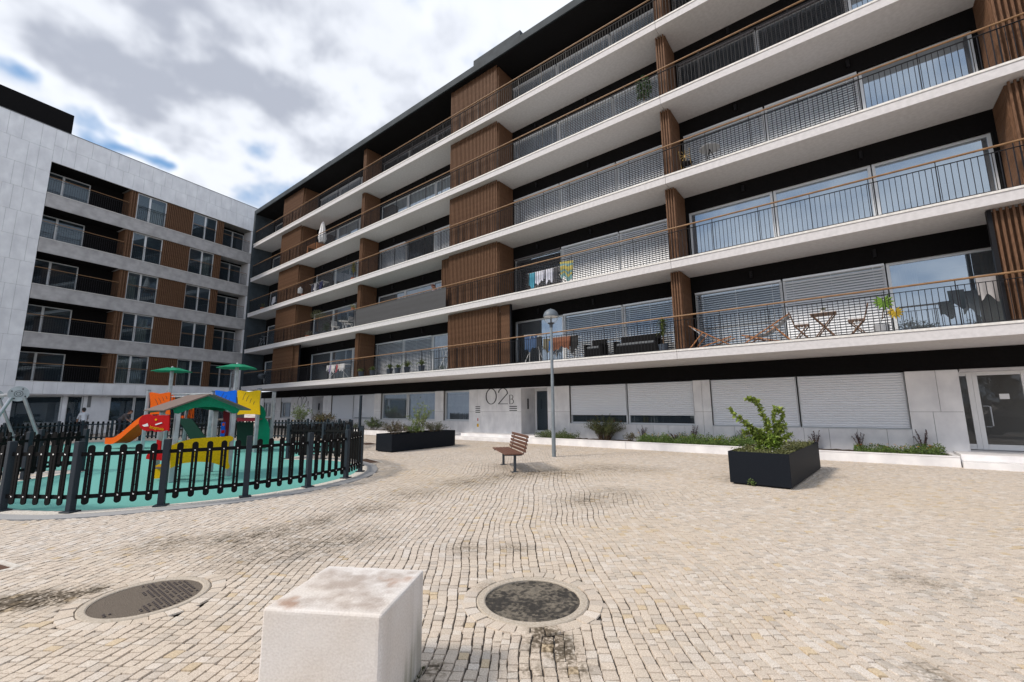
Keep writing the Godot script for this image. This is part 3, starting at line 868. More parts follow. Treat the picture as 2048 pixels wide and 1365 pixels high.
func make_block() -> void:
	block = thing("apartment_building", "long apartment block with white slab balconies and brown slat screens", "building")
	var mb: MB
	# floor slabs with a stone cap at the edge, cut at the expansion joints
	for k in range(1, 6):
		var cuts := [XL, PART_X[1], PART_X[0], XR]
		for i in 3:
			var x0: float = cuts[i] + (0.006 if i else 0.0); var x1: float = cuts[i + 1] - (0.006 if i < 2 else 0.0)
			var s := boxpart(x0, x1, sb(k), sb(k) + 0.245, -6.0, 0.0, "balcony_slab", M.white_plaster, block)
			boxpart(x0, x1, sb(k) + 0.245, st(k), ZW, 0.022, "edge_cap", M.slab_cap, s)
	# roof, end wall, back wall of the rooms
	mb = MB.new()
	bx(mb, XL - 0.32, XR, sb(6) + 0.02, 18.40, -8.0, 0.02)
	part(mb, "roof", M.roof_metal, block)
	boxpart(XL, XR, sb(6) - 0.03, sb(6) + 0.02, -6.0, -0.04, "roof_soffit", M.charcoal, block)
	boxpart(XL - 0.32, XL, 3.03, sb(6) + 0.02, -3.2, 0.015, "end_wall", M.roof_metal, block)
	boxpart(XL - 0.4, XR, 0.0, sb(6) - 0.03, -6.2, -6.0, "rear_wall", M.room, block)
	for q in [[947, 120, 1040, 62], [617, 350, 660, 322]]:
		var a := fz(q[0], q[1], -3.0); var b := fz(q[2], q[3], -3.0)
		boxpart(a.x, b.x, 18.40, (a.y + b.y) / 2, -5.0, -3.0, "roof_box", M.roof_metal, block)
	var glazing := []                                  # [x0, x1] of every pane of a floor
	var bays := [[-4.02, -1.38, 1.10, 3.50], [-12.0, -9.40, -6.70, -4.52], [-22.85, -20.2, -17.7, -15.2], [-30.8, -28.1, -25.4, -23.3], [-38.5, -36.6, -34.1]]
	for k in range(1, 6):
		var y0 := st(k); var y1 := sb(k + 1); var yl := y1 - 0.58
		# lintel band, wall behind the screens, wall piers
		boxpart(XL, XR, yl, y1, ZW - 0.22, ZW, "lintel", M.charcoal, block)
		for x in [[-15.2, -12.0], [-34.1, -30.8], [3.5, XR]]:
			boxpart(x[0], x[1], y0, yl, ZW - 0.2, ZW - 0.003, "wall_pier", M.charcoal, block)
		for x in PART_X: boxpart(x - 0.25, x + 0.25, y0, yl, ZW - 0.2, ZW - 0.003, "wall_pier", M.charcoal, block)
		boxpart(-38.6, -38.5, y0, yl, ZW - 0.2, ZW - 0.003, "wall_pier", M.charcoal, block)
		# wall lamps on the lintel
		for x in [-34.5 + 0.3, -29.6, -26.4, -21.2, -18.4, -10.6, -7.9, -2.2, 0.9]:
			mb = MB.new()
			mb.tube([Vector3(x, yl + 0.20, ZW + 0.06), Vector3(x, yl + 0.42, ZW + 0.06)], 0.045, 10)
			mb.box(Vector3(x - 0.02, yl + 0.28, ZW), Vector3(x + 0.02, yl + 0.34, ZW + 0.03))
			part(mb, "wall_lamp", M.black_metal, block)
		# party walls in the rooms
		for x in [-4.28, -13.6, -23.05, -32.5, 5.0]: boxpart(x - 0.1, x + 0.1, y0 - 0.05, y1, -6.0, ZW - 0.22, "room_wall", M.room, block)
		# slat screens (boxes that stand out to the slab edge)
		for i in SCREEN_X.size():
			var sx = SCREEN_X[i]
			var x0: float = sx[0]; var x1: float = sx[1]
			var b0 := y0 + 0.01; var b1 := y1 - 0.025
			if k == 1 and i == 2: x0 = 2.98
			mb = MB.new()
			bx(mb, x0, x1, b0, b1, -0.46, -0.44)
			if k > 1:
				bx(mb, x1 - 0.06, x1 - 0.03, b0, b1, ZW, -0.46)
				bx(mb, x0 + 0.03, x0 + 0.06, b0, b1, ZW, -0.46)
			var scr := part(mb, "slat_screen", M.slat_wood, block)
			slats(scr, x0, x1, b0, b1, -0.285, i == 0 or i == 2, M.slat_wood, 0.098 if i == 2 else 0.094)
			if k > 1:
				side_slats(scr, x1 - 0.03, ZW, -0.46, b0, b1, 1.0, M.slat_wood)
				side_slats(scr, x0 + 0.03, ZW, -0.46, b0, b1, -1.0, M.slat_wood)
			else:
				if i == 2: boxpart(2.90, 2.975, b0, b1, -0.42, -0.28, "screen_post", M.black_metal, scr)
				else:
					boxpart(x1 + 0.02, x1 + 0.58, b0, b1, -0.52, -0.49, "sliding_leaf", M.slat_wood, scr)
					slats(scr, x1 + 0.03, x1 + 0.56, b0, b1, -0.445, false, M.slat_wood, 0.06)
					boxpart(x1 + 0.585, x1 + 0.63, b0, b1, -0.55, -0.44, "screen_post", M.black_metal, scr)
		if k == 2:                                     # one more leaf slid out beside the middle screen
			mb = MB.new()
			bx(mb, -15.85, -15.2, y0 + 0.01, y1 - 0.03, -0.52, -0.50)
			var leaf := part(mb, "sliding_leaf", M.slat_wood, block)
			slats(leaf, -15.85, -15.2, y0 + 0.01, y1 - 0.03, -0.45, false, M.slat_wood, 0.105)
		# partitions
		for x in PART_X:
			var p := boxpart(x - 0.15, x + 0.15, y0 + 0.01, y1 - 0.02, ZW, -0.46, "partition", M.slat_wood, block)
			slats(p, x - 0.17, x + 0.17, y0 + 0.01, y1 - 0.03, -0.36, x > -10, M.slat_wood, 0.085)
			for s in [-1.0, 1.0]: side_slats(p, x + s * 0.15, ZW, -0.46, y0 + 0.01, y1 - 0.03, s, M.slat_wood)
		# glazing
		for b in bays.size():
			for i in bays[b].size() - 1:
				window(block, bays[b][i] + 0.015, bays[b][i + 1] - 0.015, y0, yl, ZW - 0.13, M.glass)
		# railings, in runs between the partitions
		for x in [[-4.28, XR], [-23.05, -4.28], [XL + 0.05, -23.05]]:
			if x[0] > -5:
				railing(block, -4.28, 3.5, y0, -0.085, k <= 4)
				railing(block, 3.5, XR, y0, -0.085, false)
			else: railing(block, x[0], x[1], y0, -0.085, false)
	# blinds and curtains as drawn in the photograph: floor, bay, pane, bottom (share open), tilt, dark?
	for q in [[1, 0, 0, 0.0, 0.35, 0], [1, 0, 1, 0.0, 1.0, 0], [3, 0, 0, 0.32, 0.95, 0], [3, 0, 1, 0.32, 0.95, 0], [4, 0, 0, 0.22, 0.5, 1], [4, 0, 1, 0.0, 0.6, 1], [5, 0, 0, 0.0, 0.6, 1], [5, 0, 1, 0.0, 0.6, 1],
			[1, 1, 1, 0.0, 0.35, 0], [1, 1, 2, 0.0, 0.3, 0], [2, 1, 0, 0.0, 0.6, 1], [2, 1, 1, 0.0, 0.95, 0], [2, 1, 2, 0.0, 0.95, 0], [3, 1, 0, 0.0, 0.95, 0], [3, 1, 1, 0.0, 0.95, 0], [3, 1, 2, 0.0, 0.95, 0], [4, 1, 0, 0.12, 0.7, 0], [4, 1, 1, 0.0, 0.9, 0], [4, 1, 2, 0.0, 0.9, 0], [5, 1, 0, 0.0, 0.7, 0], [5, 1, 1, 0.0, 0.7, 0], [5, 1, 2, 0.0, 0.7, 0],
			[1, 2, 0, 0.0, 0.5, 0], [1, 2, 1, 0.0, 0.4, 0], [3, 2, 0, 0.0, 0.8, 0], [3, 2, 1, 0.0, 0.3, 1], [3, 2, 2, 0.0, 0.9, 0], [5, 2, 0, 0.0, 0.6, 1], [5, 2, 1, 0.0, 0.6, 1], [5, 2, 2, 0.0, 0.6, 1], [2, 3, 2, 0.0, 0.3, 1], [5, 3, 0, 0.0, 0.8, 0], [5, 3, 1, 0.0, 0.8, 0]]:
		var k: int = q[0]
		var x0: float = bays[q[1]][q[2]]; var x1: float = bays[q[1]][q[2] + 1]
		var yt := sb(k + 1) - 0.58
		blind(block, x0 + 0.03, x1 - 0.03, yt, st(k) + 0.02 + q[3] * (yt - st(k)), ZW - 0.05, q[4], M.blind_dark if q[5] else M.blind, q[1] <= 1 and k <= 3)
	for q in [[1, 0, 2.95, 3.45, 1], [1, 0, 1.2, 1.75, 0], [2, 0, 2.9, 3.45, 1], [2, 0, 1.15, 1.6, 0], [2, 0, -0.6, 0.3, 0], [3, 0, 1.15, 1.7, 0], [3, 0, 2.6, 2.9, 0], [4, 0, 1.2, 3.4, 0], [1, 1, -11.9, -10.6, 0], [1, 1, -9.9, -9.5, 0], [1, 2, -17.6, -15.3, 0], [2, 2, -22.7, -15.3, 0], [4, 2, -17.6, -15.3, 0], [4, 2, -20.1, -18.5, 0], [1, 3, -28.0, -25.5, 0], [2, 3, -30.7, -28.2, 0], [3, 3, -30.7, -25.5, 0], [4, 3, -28.0, -25.5, 0], [1, 3, -25.2, -23.4, 0]]:
		curtain(block, q[2], q[3], st(q[0]) + 0.02, sb(q[0] + 1) - 0.62, ZW - 0.42, M.curtain_green if q[4] else M.curtain, q[0])
	make_ground_floor()

func clad(parent: Node, xs: Array, ys: Array, z: float, m: Material, bond := false) -> void:
	# stone panels between the given joints, 20 mm proud with open joints
	for j in ys.size() - 1:
		for i in xs.size() - 1:
			var mb := MB.new()
			mb.cbox(Vector3(xs[i] + 0.004, ys[j] + 0.004, z - 0.03), Vector3(xs[i + 1] - 0.004, ys[j + 1] - 0.004, z), 0.002)
			part(mb, "stone_panel", m, parent)
func shutter(parent: Node, x0: float, x1: float, y1: float, y0: float, bottom: float, z: float) -> void:
	window(parent, x0, x1, y0, y1, z - 0.06, M.glass_dark, 0.06)
	var mb := MB.new()
	var n := int((y1 - bottom) / 0.072)
	for i in n:                                       # rounded laths
		var ya := bottom + (y1 - bottom) * i / n; var yb := bottom + (y1 - bottom) * (i + 1) / n
		var pf := [Vector2(ya, -0.012), Vector2(ya + 0.006, 0.004), Vector2(ya + 0.03, 0.014), Vector2(yb - 0.016, 0.012), Vector2(yb, -0.012)]
		for e in 4:
			mb.quad(Vector3(x0 + 0.03, pf[e].x, z + pf[e].y), Vector3(x1 - 0.03, pf[e].x, z + pf[e].y), Vector3(x1 - 0.03, pf[e + 1].x, z + pf[e + 1].y), Vector3(x0 + 0.03, pf[e + 1].x, z + pf[e + 1].y))
	bx(mb, x0 + 0.03, x1 - 0.03, bottom - 0.03, bottom, z - 0.005, z + 0.014)
	part(mb, "roller_shutter", M.shutter, parent)

func lettering(parent: Node, text: String, at: Vector3, h: float, m: Material) -> void:
	# thin display numerals drawn as strokes (unit glyph box: width w, height 1)
	var G := {
		"0": [0.92, [["e", 0.46, 0.5, 0.43, 0.49, 0, 360]]],
		"2": [0.80, [["e", 0.40, 0.68, 0.36, 0.31, -8, 172], ["l", 0.755, 0.64, 0.03, 0.012], ["l", 0.03, 0.012, 0.80, 0.012]]],
		"B": [0.62, [["l", 0.06, 0, 0.06, 1], ["l", 0.06, 0.99, 0.26, 0.99], ["l", 0.06, 0.53, 0.28, 0.53], ["l", 0.06, 0.01, 0.30, 0.01], ["e", 0.26, 0.76, 0.25, 0.23, -90, 90], ["e", 0.28, 0.27, 0.30, 0.26, -90, 90]]],
		"A": [0.62, [["l", 0.0, 0, 0.30, 1], ["l", 0.30, 1, 0.62, 0]]],
	}
	var x := 0.0
	for chx in text:
		var hh := h if chx in "02" else h * 0.56
		var mb := MB.new()
		for s in G[chx][1]:
			var pts := []
			if s[0] == "l": pts = [Vector2(s[1], s[2]), Vector2(s[3], s[4])]
			else:
				for i in 41:
					var a := deg_to_rad(lerpf(s[5], s[6], i / 40.0))
					pts.append(Vector2(s[1] + cos(a) * s[3], s[2] + sin(a) * s[4]))
			for i in pts.size() - 1:
				var p: Vector2 = pts[i] * hh; var q: Vector2 = pts[i + 1] * hh
				var d := (q - p).normalized(); var nn := Vector2(-d.y, d.x)
				var wd := (0.012 + 0.016 * absf(d.y)) * (1.0 if chx in "02" else 0.62)
				mb.obox(at + Vector3(x + (p.x + q.x) / 2, (p.y + q.y) / 2, 0.004), Vector3(d.x, d.y, 0) * ((q - p).length() / 2 + 0.004), Vector3(nn.x, nn.y, 0) * wd, Vector3(0, 0, 0.004))
		part(mb, "numeral" if chx in "02" else "letter", m, parent)
		x += G[chx][0] * hh + 0.12 * h
	return

func make_ground_floor() -> void:
	# wall core in pieces, leaving the openings free
	var y0 := 0.3; var ys := 0.85; var yt := 2.47; var ym := 1.33
	var solid := [[-41.2, -40.6], [-38.26, -37.34], [-35.59, -32.21], [-30.62, -29.52], [-24.28, -23.6], [-18.53, -17.84], [-15.89, -12.47], [-10.97, -9.82], [-4.58, -3.99], [1.24, 2.33]]
	var opens := [[-40.6, -38.26], [-37.34, -35.59], [-29.52, -24.28], [-23.6, -18.53], [-17.84, -15.89], [-9.82, -4.58], [-3.99, 1.24]]
	var wall := boxpart(-41.2, -40.6, 0, yt, ZG - 0.3, ZG - 0.031, "ground_floor_wall", M.joint, block)
	var mb := MB.new()
	for s in solid: bx(mb, s[0] + 0.02, s[1] - 0.02, 0, yt - 0.005, ZG - 0.35, ZG - 0.031)
	for s in opens: bx(mb, s[0] - 0.02, s[1] + 0.02, 0, ys - 0.02, ZG - 0.34, ZG - 0.031)
	bx(mb, -41.2, 2.31, -0.02, 0.29, ZG - 0.33, ZG - 0.031)
	wall.mesh = mb.mesh()
	# cladding
	clad(wall, [-41.2, -40.6], [0.18, ym, yt], ZG, M.white_stone)
	clad(wall, [-38.26, -37.34], [0.18, ym, yt], ZG, M.white_stone)
	clad(wall, [-35.59, -34.8, -33.4, -32.21], [0.18, ym, yt], ZG, M.white_stone)
	clad(wall, [-30.62, -29.52], [0.18, ym, yt], ZG, M.white_stone)
	clad(wall, [-24.28, -23.6], [0.18, ym, yt], ZG, M.white_stone)
	clad(wall, [-18.53, -17.84], [0.18, ym, yt], ZG, M.white_stone)
	clad(wall, [-15.89, -15.38, -14.95, -14.16, -12.98, -12.47], [0.18, ym], ZG, M.white_stone)
	clad(wall, [-15.89, -15.3, -14.0, -13.1, -12.47], [ym, yt], ZG, M.white_stone)
	clad(wall, [-10.97, -10.45, -9.82], [0.18, ym, yt], ZG, M.white_stone)
	clad(wall, [-4.58, -4.28, -3.99], [0.18, ym, yt], ZG, M.white_stone)
	clad(wall, [1.24, 1.88, 2.33], [ym, yt], ZG, M.white_stone)
	clad(wall, [1.24, 1.72, 2.33], [0.18, ym], ZG, M.white_stone)
	rng.seed = 4
	for o in opens:
		var xs := [o[0]]
		while xs[-1] < o[1] - 0.95: xs.append(xs[-1] + rng.randf_range(0.5, 0.85))
		xs.append(o[1])
		clad(wall, xs, [0.18, ys - 0.02], ZG, M.white_stone)
	# dark band above
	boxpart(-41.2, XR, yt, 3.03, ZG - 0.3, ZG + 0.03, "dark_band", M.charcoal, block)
	# shutters and windows
	shutter(wall, -9.82, -7.2, yt - 0.01, ys, 1.22, ZG - 0.10); shutter(wall, -7.16, -4.58, yt - 0.01, ys, 1.22, ZG - 0.10)
	shutter(wall, -3.99, -1.39, yt - 0.01, ys, ys + 0.05, ZG - 0.10); shutter(wall, -1.35, 1.24, yt - 0.01, ys, ys + 0.05, ZG - 0.10)
	shutter(wall, -29.52, -26.8, yt - 0.01, ys, ys + 0.03, ZG - 0.10); shutter(wall, -26.77, -24.28, yt - 0.01, ys, ys + 0.12, ZG - 0.10)
	for q in [[-23.6, -21.1], [-21.06, -18.53], [-17.84, -15.89], [-40.6, -38.26], [-37.34, -35.59]]:
		window(wall, q[0], q[1], ys, yt - (0.01 if q[0] > -30 else 0.35), ZG - 0.16, M.glass, 0.09)
		if q[0] < -30:
			shutter_box(wall, q[0], q[1], yt)
		if q[0] == -17.84:
			blind(wall, q[0] + 0.1, q[1] - 0.1, yt - 0.1, ys + 0.1, ZG - 0.3, 0.9, M.blind)
		else: curtain(wall, q[0] + 0.1, q[1] - 0.1, ys + 0.05, yt - 0.1, ZG - 0.35, M.curtain_green if q[0] > -30 else M.curtain, 3)
	for o in opens: boxpart(o[0] - 0.01, o[1] + 0.01, ys - 0.02, ys, ZG - 0.3, ZG + 0.015, "sill", M.alu, wall)
	boxpart(-41.0, XR, 0.0, 3.03, -5.2, -5.1, "inner_wall", M.room, block)
	# entrances: a recess with a door at its back
	entrance(-12.47, -10.97, -3.75, "door beside the numerals 02 B")
	entrance(-32.21, -30.62, -3.75, "door beside the numerals 02 A")
	# right entrance with side light and a wide glass door
	mb = MB.new()
	bx(mb, 2.36, XR, 2.40, 2.47, -4.2, ZG + 0.0)
	part(mb, "entrance_soffit", M.white_plaster, block)
	boxpart(2.2, 2.335, 0.28, 2.46, -3.6, ZG - 0.035, "entrance_cheek", M.white_stone, block)
	mb = MB.new()
	var zd := -3.2
	for x in [[2.345, 2.40], [2.55, 2.66], [2.66, 2.76], [3.56, 3.68], [3.68, 3.8], [5.4, 5.5]]: bx(mb, x[0], x[1] - 0.004, 0.32, 2.40, zd - 0.04, zd + 0.04)
	for x in [[2.40, 2.55], [2.76, 3.56], [3.8, 5.4]]:
		bx(mb, x[0], x[1] - 0.004, 0.32, 0.46, zd - 0.035, zd + 0.035); bx(mb, x[0], x[1] - 0.004, 2.31, 2.40, zd - 0.035, zd + 0.035)
	var dr := part(mb, "glass_door", M.white_paint, block)
	for x in [[2.40, 2.55], [2.76, 3.56], [3.8, 5.4]]:
		mb = MB.new()
		mb.quad(Vector3(x[0], 0.46, zd), Vector3(x[1], 0.46, zd), Vector3(x[1], 2.31, zd), Vector3(x[0], 2.31, zd))
		part(mb, "pane", M.glass_door, dr)
	mb = MB.new()
	mb.tube([Vector3(2.79, 1.48, zd + 0.04), Vector3(2.86, 1.48, zd + 0.1), Vector3(2.90, 1.46, zd + 0.12), Vector3(2.90, 0.95, zd + 0.12), Vector3(2.86, 0.93, zd + 0.1), Vector3(2.79, 0.93, zd + 0.04)], 0.016, 8)
	part(mb, "handle", M.galv, dr)
	boxpart(3.12, 3.30, 1.66, 1.80, zd + 0.002, zd + 0.006, "notice", M.white_paint, dr)
	boxpart(2.3, XR, 0.3, 2.5, -6.0, -5.9, "hall_wall", M.charcoal, block)
	# signs, vents and meter cupboards
	lettering(wall, "02B", Vector3(-14.71, 1.70, ZG + 0.002), 0.78, M.ink)
	lettering(wall, "02A", Vector3(-34.45, 1.70, ZG + 0.002), 0.78, M.ink)
	for xo in [0.0, -19.74]:
		for v in [[-15.42, -15.10], [-13.18, -12.72]]:
			for i in 4:
				if i < 3 or v[0] < -15: boxpart(xo + v[0], xo + v[1], 1.56 - i * 0.095, 1.60 - i * 0.095, ZG - 0.002, ZG + 0.004, "vent_slot", M.ink, wall)
		for c in [[-15.42, -15.05, 0.44, 1.07], [-14.95, -14.5, 0.44, 1.14], [-13.75, -12.75, 0.44, 1.2]]:
			mb = MB.new()
			mb.cbox(Vector3(xo + c[0], c[2], ZG - 0.002), Vector3(xo + c[1], c[3], ZG + 0.016), 0.004)
			var cup := part(mb, "meter_cupboard", M.white_stone, wall)
			if c[0] == -15.42:
				boxpart(xo + -15.3, xo + -15.18, 0.56, 0.72, ZG + 0.0165, ZG + 0.019, "warning_label", M.p_yellow, cup)
				boxpart(xo + -15.27, xo + -15.21, 0.86, 1.0, ZG + 0.0165, ZG + 0.019, "warning_label", M.p_red, cup)
func shutter_box(wall: Node, x0: float, x1: float, yt: float) -> void:
	boxpart(x0, x1, yt - 0.35, yt - 0.005, ZG - 0.28, ZG - 0.06, "shutter_box", M.shutter, wall)
func entrance(x0: float, x1: float, z: float, label: String) -> void:
	var mb := MB.new()
	for s in [[x0 - 0.02, x0], [x1, x1 + 0.02]]: bx(mb, s[0], s[1], 0.28, 2.47, z, ZG - 0.035)
	bx(mb, x0, x1, 2.44, 2.469, z, ZG + 0.02)
	var e := part(mb, "entrance_recess", M.white_stone, block)
	mb = MB.new()
	bx(mb, x0 + 0.02, x0 + 0.14, 0.3, 2.44, z, z + 0.05); bx(mb, x1 - 0.14, x1 - 0.02, 0.3, 2.44, z, z + 0.05); bx(mb, x0 + 0.14, x1 - 0.14, 2.32, 2.44, z, z + 0.047); bx(mb, x0 + 0.14, x1 - 0.14, 0.3, 0.42, z, z + 0.047)
	var d := part(mb, "door", M.white_paint, block)
	d.set_meta("label", label)
	mb = MB.new()
	mb.quad(Vector3(x0 + 0.14, 0.42, z + 0.02), Vector3(x1 - 0.14, 0.42, z + 0.02), Vector3(x1 - 0.14, 2.32, z + 0.02), Vector3(x0 + 0.14, 2.32, z + 0.02))
	part(mb, "pane", M.glass_dark, d)
	boxpart(x0 + 0.001, x0 + 0.02, 1.45, 1.95, ZG - 0.6, ZG - 0.5, "intercom", M.ink, e)

# ---------------------------------------------------------------- beds and steps in front of the block
func bed(x0: float, x1: float, z1: float, label: String) -> void:
	var t := thing("planting_bed", label, "planting bed", Vector3((x0 + x1) / 2, 0, (z1 + ZG) / 2))
	var dx := (x0 + x1) / 2; var dz := (z1 + ZG) / 2
	var w := (x1 - x0) / 2
	var n := maxi(1, int((x1 - x0) / 3.6))
	for i in n:                                                # kerb stones with a cap
		var a := -w + (x1 - x0) * i / n + 0.004; var b := -w + (x1 - x0) * (i + 1) / n - 0.004
		var mb := MB.new()
		mb.cbox(Vector3(a, -0.02, z1 - dz - 0.10), Vector3(b, 0.235, z1 - dz), 0.006)
		mb.cbox(Vector3(a, 0.235, z1 - dz - 0.13), Vector3(b, 0.265, z1 - dz + 0.012), 0.004)
		part(mb, "kerb_stone", M.white_stone, t)
	for s in [-1, 1]:
		var mb := MB.new()
		mb.cbox(Vector3(s * w - (0.1 if s > 0 else 0.0), -0.02, ZG - dz), Vector3(s * w + (0.1 if s < 0 else 0.0), 0.262, z1 - dz - 0.132), 0.005)
		part(mb, "kerb_stone", M.white_stone, t)
	var mb := MB.new()
	rng.seed = int(x0 * 10)
	var nx := int((x1 - x0) / 0.15)
	for i in nx:
		for k in 8:
			var q := []
			for e in [[i, k], [i + 1, k], [i + 1, k + 1], [i, k + 1]]:
				var X: float = lerpf(-w + 0.09, w - 0.09, float(e[0]) / nx); var Z: float = lerpf(ZG - dz + 0.005, z1 - dz - 0.125, e[1] / 8.0)
				q.append(Vector3(X, 0.215 + 0.03 * fn.get_noise_2d((X + dx) * 180.0, Z * 180.0), Z))
			mb._q(q[0], q[1], q[2], q[3], Vector3(q[0].x, -9, q[0].z))
	part(mb, "soil", M.soil, t)
func make_beds() -> void:
	bed(-11.06, 1.95, -1.30, "long low white stone flower bed below the closed roller shutters")
	bed(-15.6, -12.55, -1.95, "short white stone flower bed under the numerals 02 B")
	bed(-30.2, -16.1, -1.30, "white stone flower bed below the curtained ground floor windows")
	var t := thing("entrance_steps", "pale stone platform and step in front of the door beside 02 B", "steps", Vector3(-13.3, 0, -1.6))
	var mb := MB.new()
	mb.cbox(Vector3(-2.75, -0.02, -2.2), Vector3(2.2, 0.15, 0.22), 0.006)
	part(mb, "lower_step", M.white_stone, t)
	mb = MB.new()
	mb.cbox(Vector3(-2.2 - 0.1, 0.15, -2.2), Vector3(2.2, 0.29, -0.12), 0.006)
	part(mb, "upper_step", M.white_stone, t)
	t = thing("entrance_steps", "pale stone steps in front of the wide glass door", "steps", Vector3(5.5, 0, -2.0))
	mb = MB.new()
	mb.cbox(Vector3(-3.53, -0.02, -1.2), Vector3(4.0, 0.15, 0.85), 0.006)
	part(mb, "lower_step", M.white_stone, t)
	mb = MB.new()
	mb.cbox(Vector3(-3.5, 0.15, -3.9), Vector3(4.0, 0.30, 0.42), 0.006)
	part(mb, "upper_step", M.white_stone, t)
	t = thing("entrance_steps", "pale stone step in front of the door beside 02 A", "steps", Vector3(-31.4, 0, -1.9))
	mb = MB.new()
	mb.cbox(Vector3(-1.1, -0.02, -1.9), Vector3(1.1, 0.29, 0.5), 0.006)
	part(mb, "step", M.white_stone, t)

